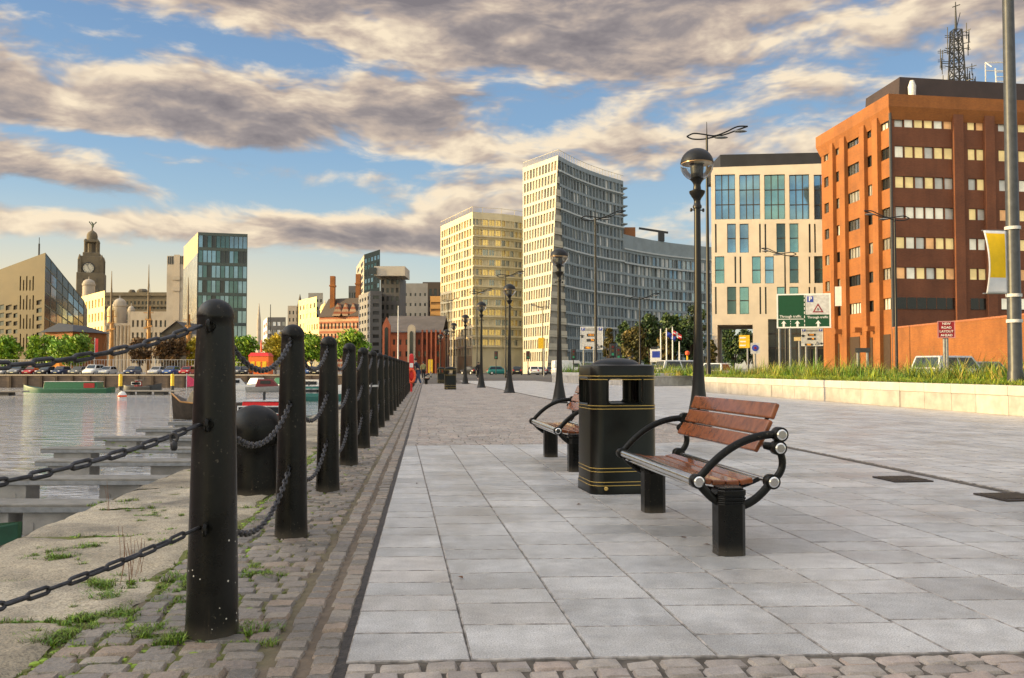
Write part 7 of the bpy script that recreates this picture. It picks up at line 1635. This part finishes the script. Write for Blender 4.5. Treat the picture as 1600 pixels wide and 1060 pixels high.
def person(label, loc, rz, J, top, legs, hair):
    t = thing('person', label, 'person', loc, rz)
    names = list(J); idx = {n: i for i, n in enumerate(names)}; vs = [J[n][0] for n in names]; rs = [J[n][1] for n in names]
    E = [('pelvis', 'waist'), ('waist', 'chest'), ('chest', 'neck'), ('neck', 'head'), ('head', 'crown'), ('chest', 'shL'), ('shL', 'elL'), ('elL', 'wrL'), ('wrL', 'haL'), ('chest', 'shR'), ('shR', 'elR'), ('elR', 'wrR'), ('wrR', 'haR'), ('pelvis', 'hpL'), ('hpL', 'knL'), ('knL', 'anL'), ('anL', 'toL'), ('pelvis', 'hpR'), ('hpR', 'knR'), ('knR', 'anR'), ('anR', 'toR')]
    skin_obj('body', vs, [(idx[a], idx[b]) for a, b in E], rs, m_skin, t)
    def sub(name, ns, es, k, m, ov={}):
        ii = {n: i for i, n in enumerate(ns)}; skin_obj(name, [J[n][0] for n in ns], [(ii[a], ii[b]) for a, b in es], [ov.get(n, J[n][1] * k + .012) for n in ns], m, t)
    sub('jacket', ['pelvis', 'waist', 'chest', 'shL', 'elL', 'wrL', 'shR', 'elR', 'wrR', 'neck'], [('pelvis', 'waist'), ('waist', 'chest'), ('chest', 'shL'), ('shL', 'elL'), ('elL', 'wrL'), ('chest', 'shR'), ('shR', 'elR'), ('elR', 'wrR'), ('chest', 'neck')], 1.15, top, {'neck': .055})
    sub('trousers', ['pelvis', 'hpL', 'knL', 'anL', 'hpR', 'knR', 'anR'], [('pelvis', 'hpL'), ('hpL', 'knL'), ('knL', 'anL'), ('pelvis', 'hpR'), ('hpR', 'knR'), ('knR', 'anR')], 1.12, legs)
    for s_ in 'LR': skin_obj('shoe', [J['an' + s_][0] + V(0, .03, -.04), J['to' + s_][0]], [(0, 1)], [.05, .04], m_shoe, t)
    hd = J['head'][0]; cr = J['crown'][0]; b = MB(); b.lathe([(.10 * math.cos(R(a)), .115 * math.sin(R(a))) for a in range(-25, 90, 10)] + [(.003, .116)], n=16); o = b.build('hair', hair, t, True); o.location = hd + (cr - hd) * .35 + V(0, .012, .02)
    return t
def joints(step, lean, armL, armR):
    j = {'pelvis': (V(0, 0, .95), .135), 'waist': (V(0, -lean * .3, 1.12), .125), 'chest': (V(0, -lean * .7, 1.36), .14), 'neck': (V(0, -lean, 1.52), .05), 'head': (V(0, -lean - .03, 1.63), .082), 'crown': (V(0, -lean - .01, 1.74), .065),
         'shL': (V(-.19, -lean * .8, 1.43), .065), 'shR': (V(.19, -lean * .8, 1.43), .065), 'hpL': (V(-.10, 0, .90), .09), 'hpR': (V(.10, 0, .90), .09)}
    for s_, a in (('L', armL), ('R', armR)): j['el' + s_] = (a[0], .046); j['wr' + s_] = (a[1], .032); j['ha' + s_] = (a[2], .036)
    j['knL'] = (V(-.11, -step * .55, .49), .062); j['anL'] = (V(-.11, -step, .09), .045); j['toL'] = (V(-.12, -step - .16, .04), .035)
    j['knR'] = (V(.11, step * .25, .49), .062); j['anR'] = (V(.11, step, .09), .045); j['toR'] = (V(.12, step - .15, .04), .035)
    return j
J = joints(.18, .16, (V(-.26, -.42, 1.24), V(-.22, -.60, 1.38), V(-.20, -.66, 1.44)), (V(.26, -.40, 1.22), V(.16, -.60, 1.36), V(.13, -.67, 1.42)))
person('man in a dark navy jacket and blue jeans leaning on the bollard row', G(653.5, 602) , -math.pi / 2 + A2, J, m_jkt, m_jean, m_hair)
J = joints(.10, .02, (V(-.27, .04, 1.14), V(-.26, -.05, .90), V(-.26, -.08, .82)), (V(.27, .04, 1.14), V(.26, -.05, .90), V(.26, -.08, .82)))
person('distant person in a black coat walking by the fifth globe lamp', G(747.5, 592.5), .4, J, m_blk, m_blk, m_hair)
J = joints(.14, .02, (V(-.27, .04, 1.14), V(-.26, -.05, .90), V(-.26, -.08, .82)), (V(.27, .04, 1.14), V(.26, -.05, .90), V(.26, -.08, .82)))
person('small far person in a pale top at the end of the promenade', G(661.5, 593), .2, J, mat('olive_coat', (.25, .24, .10), .8), m_blk, m_hair)
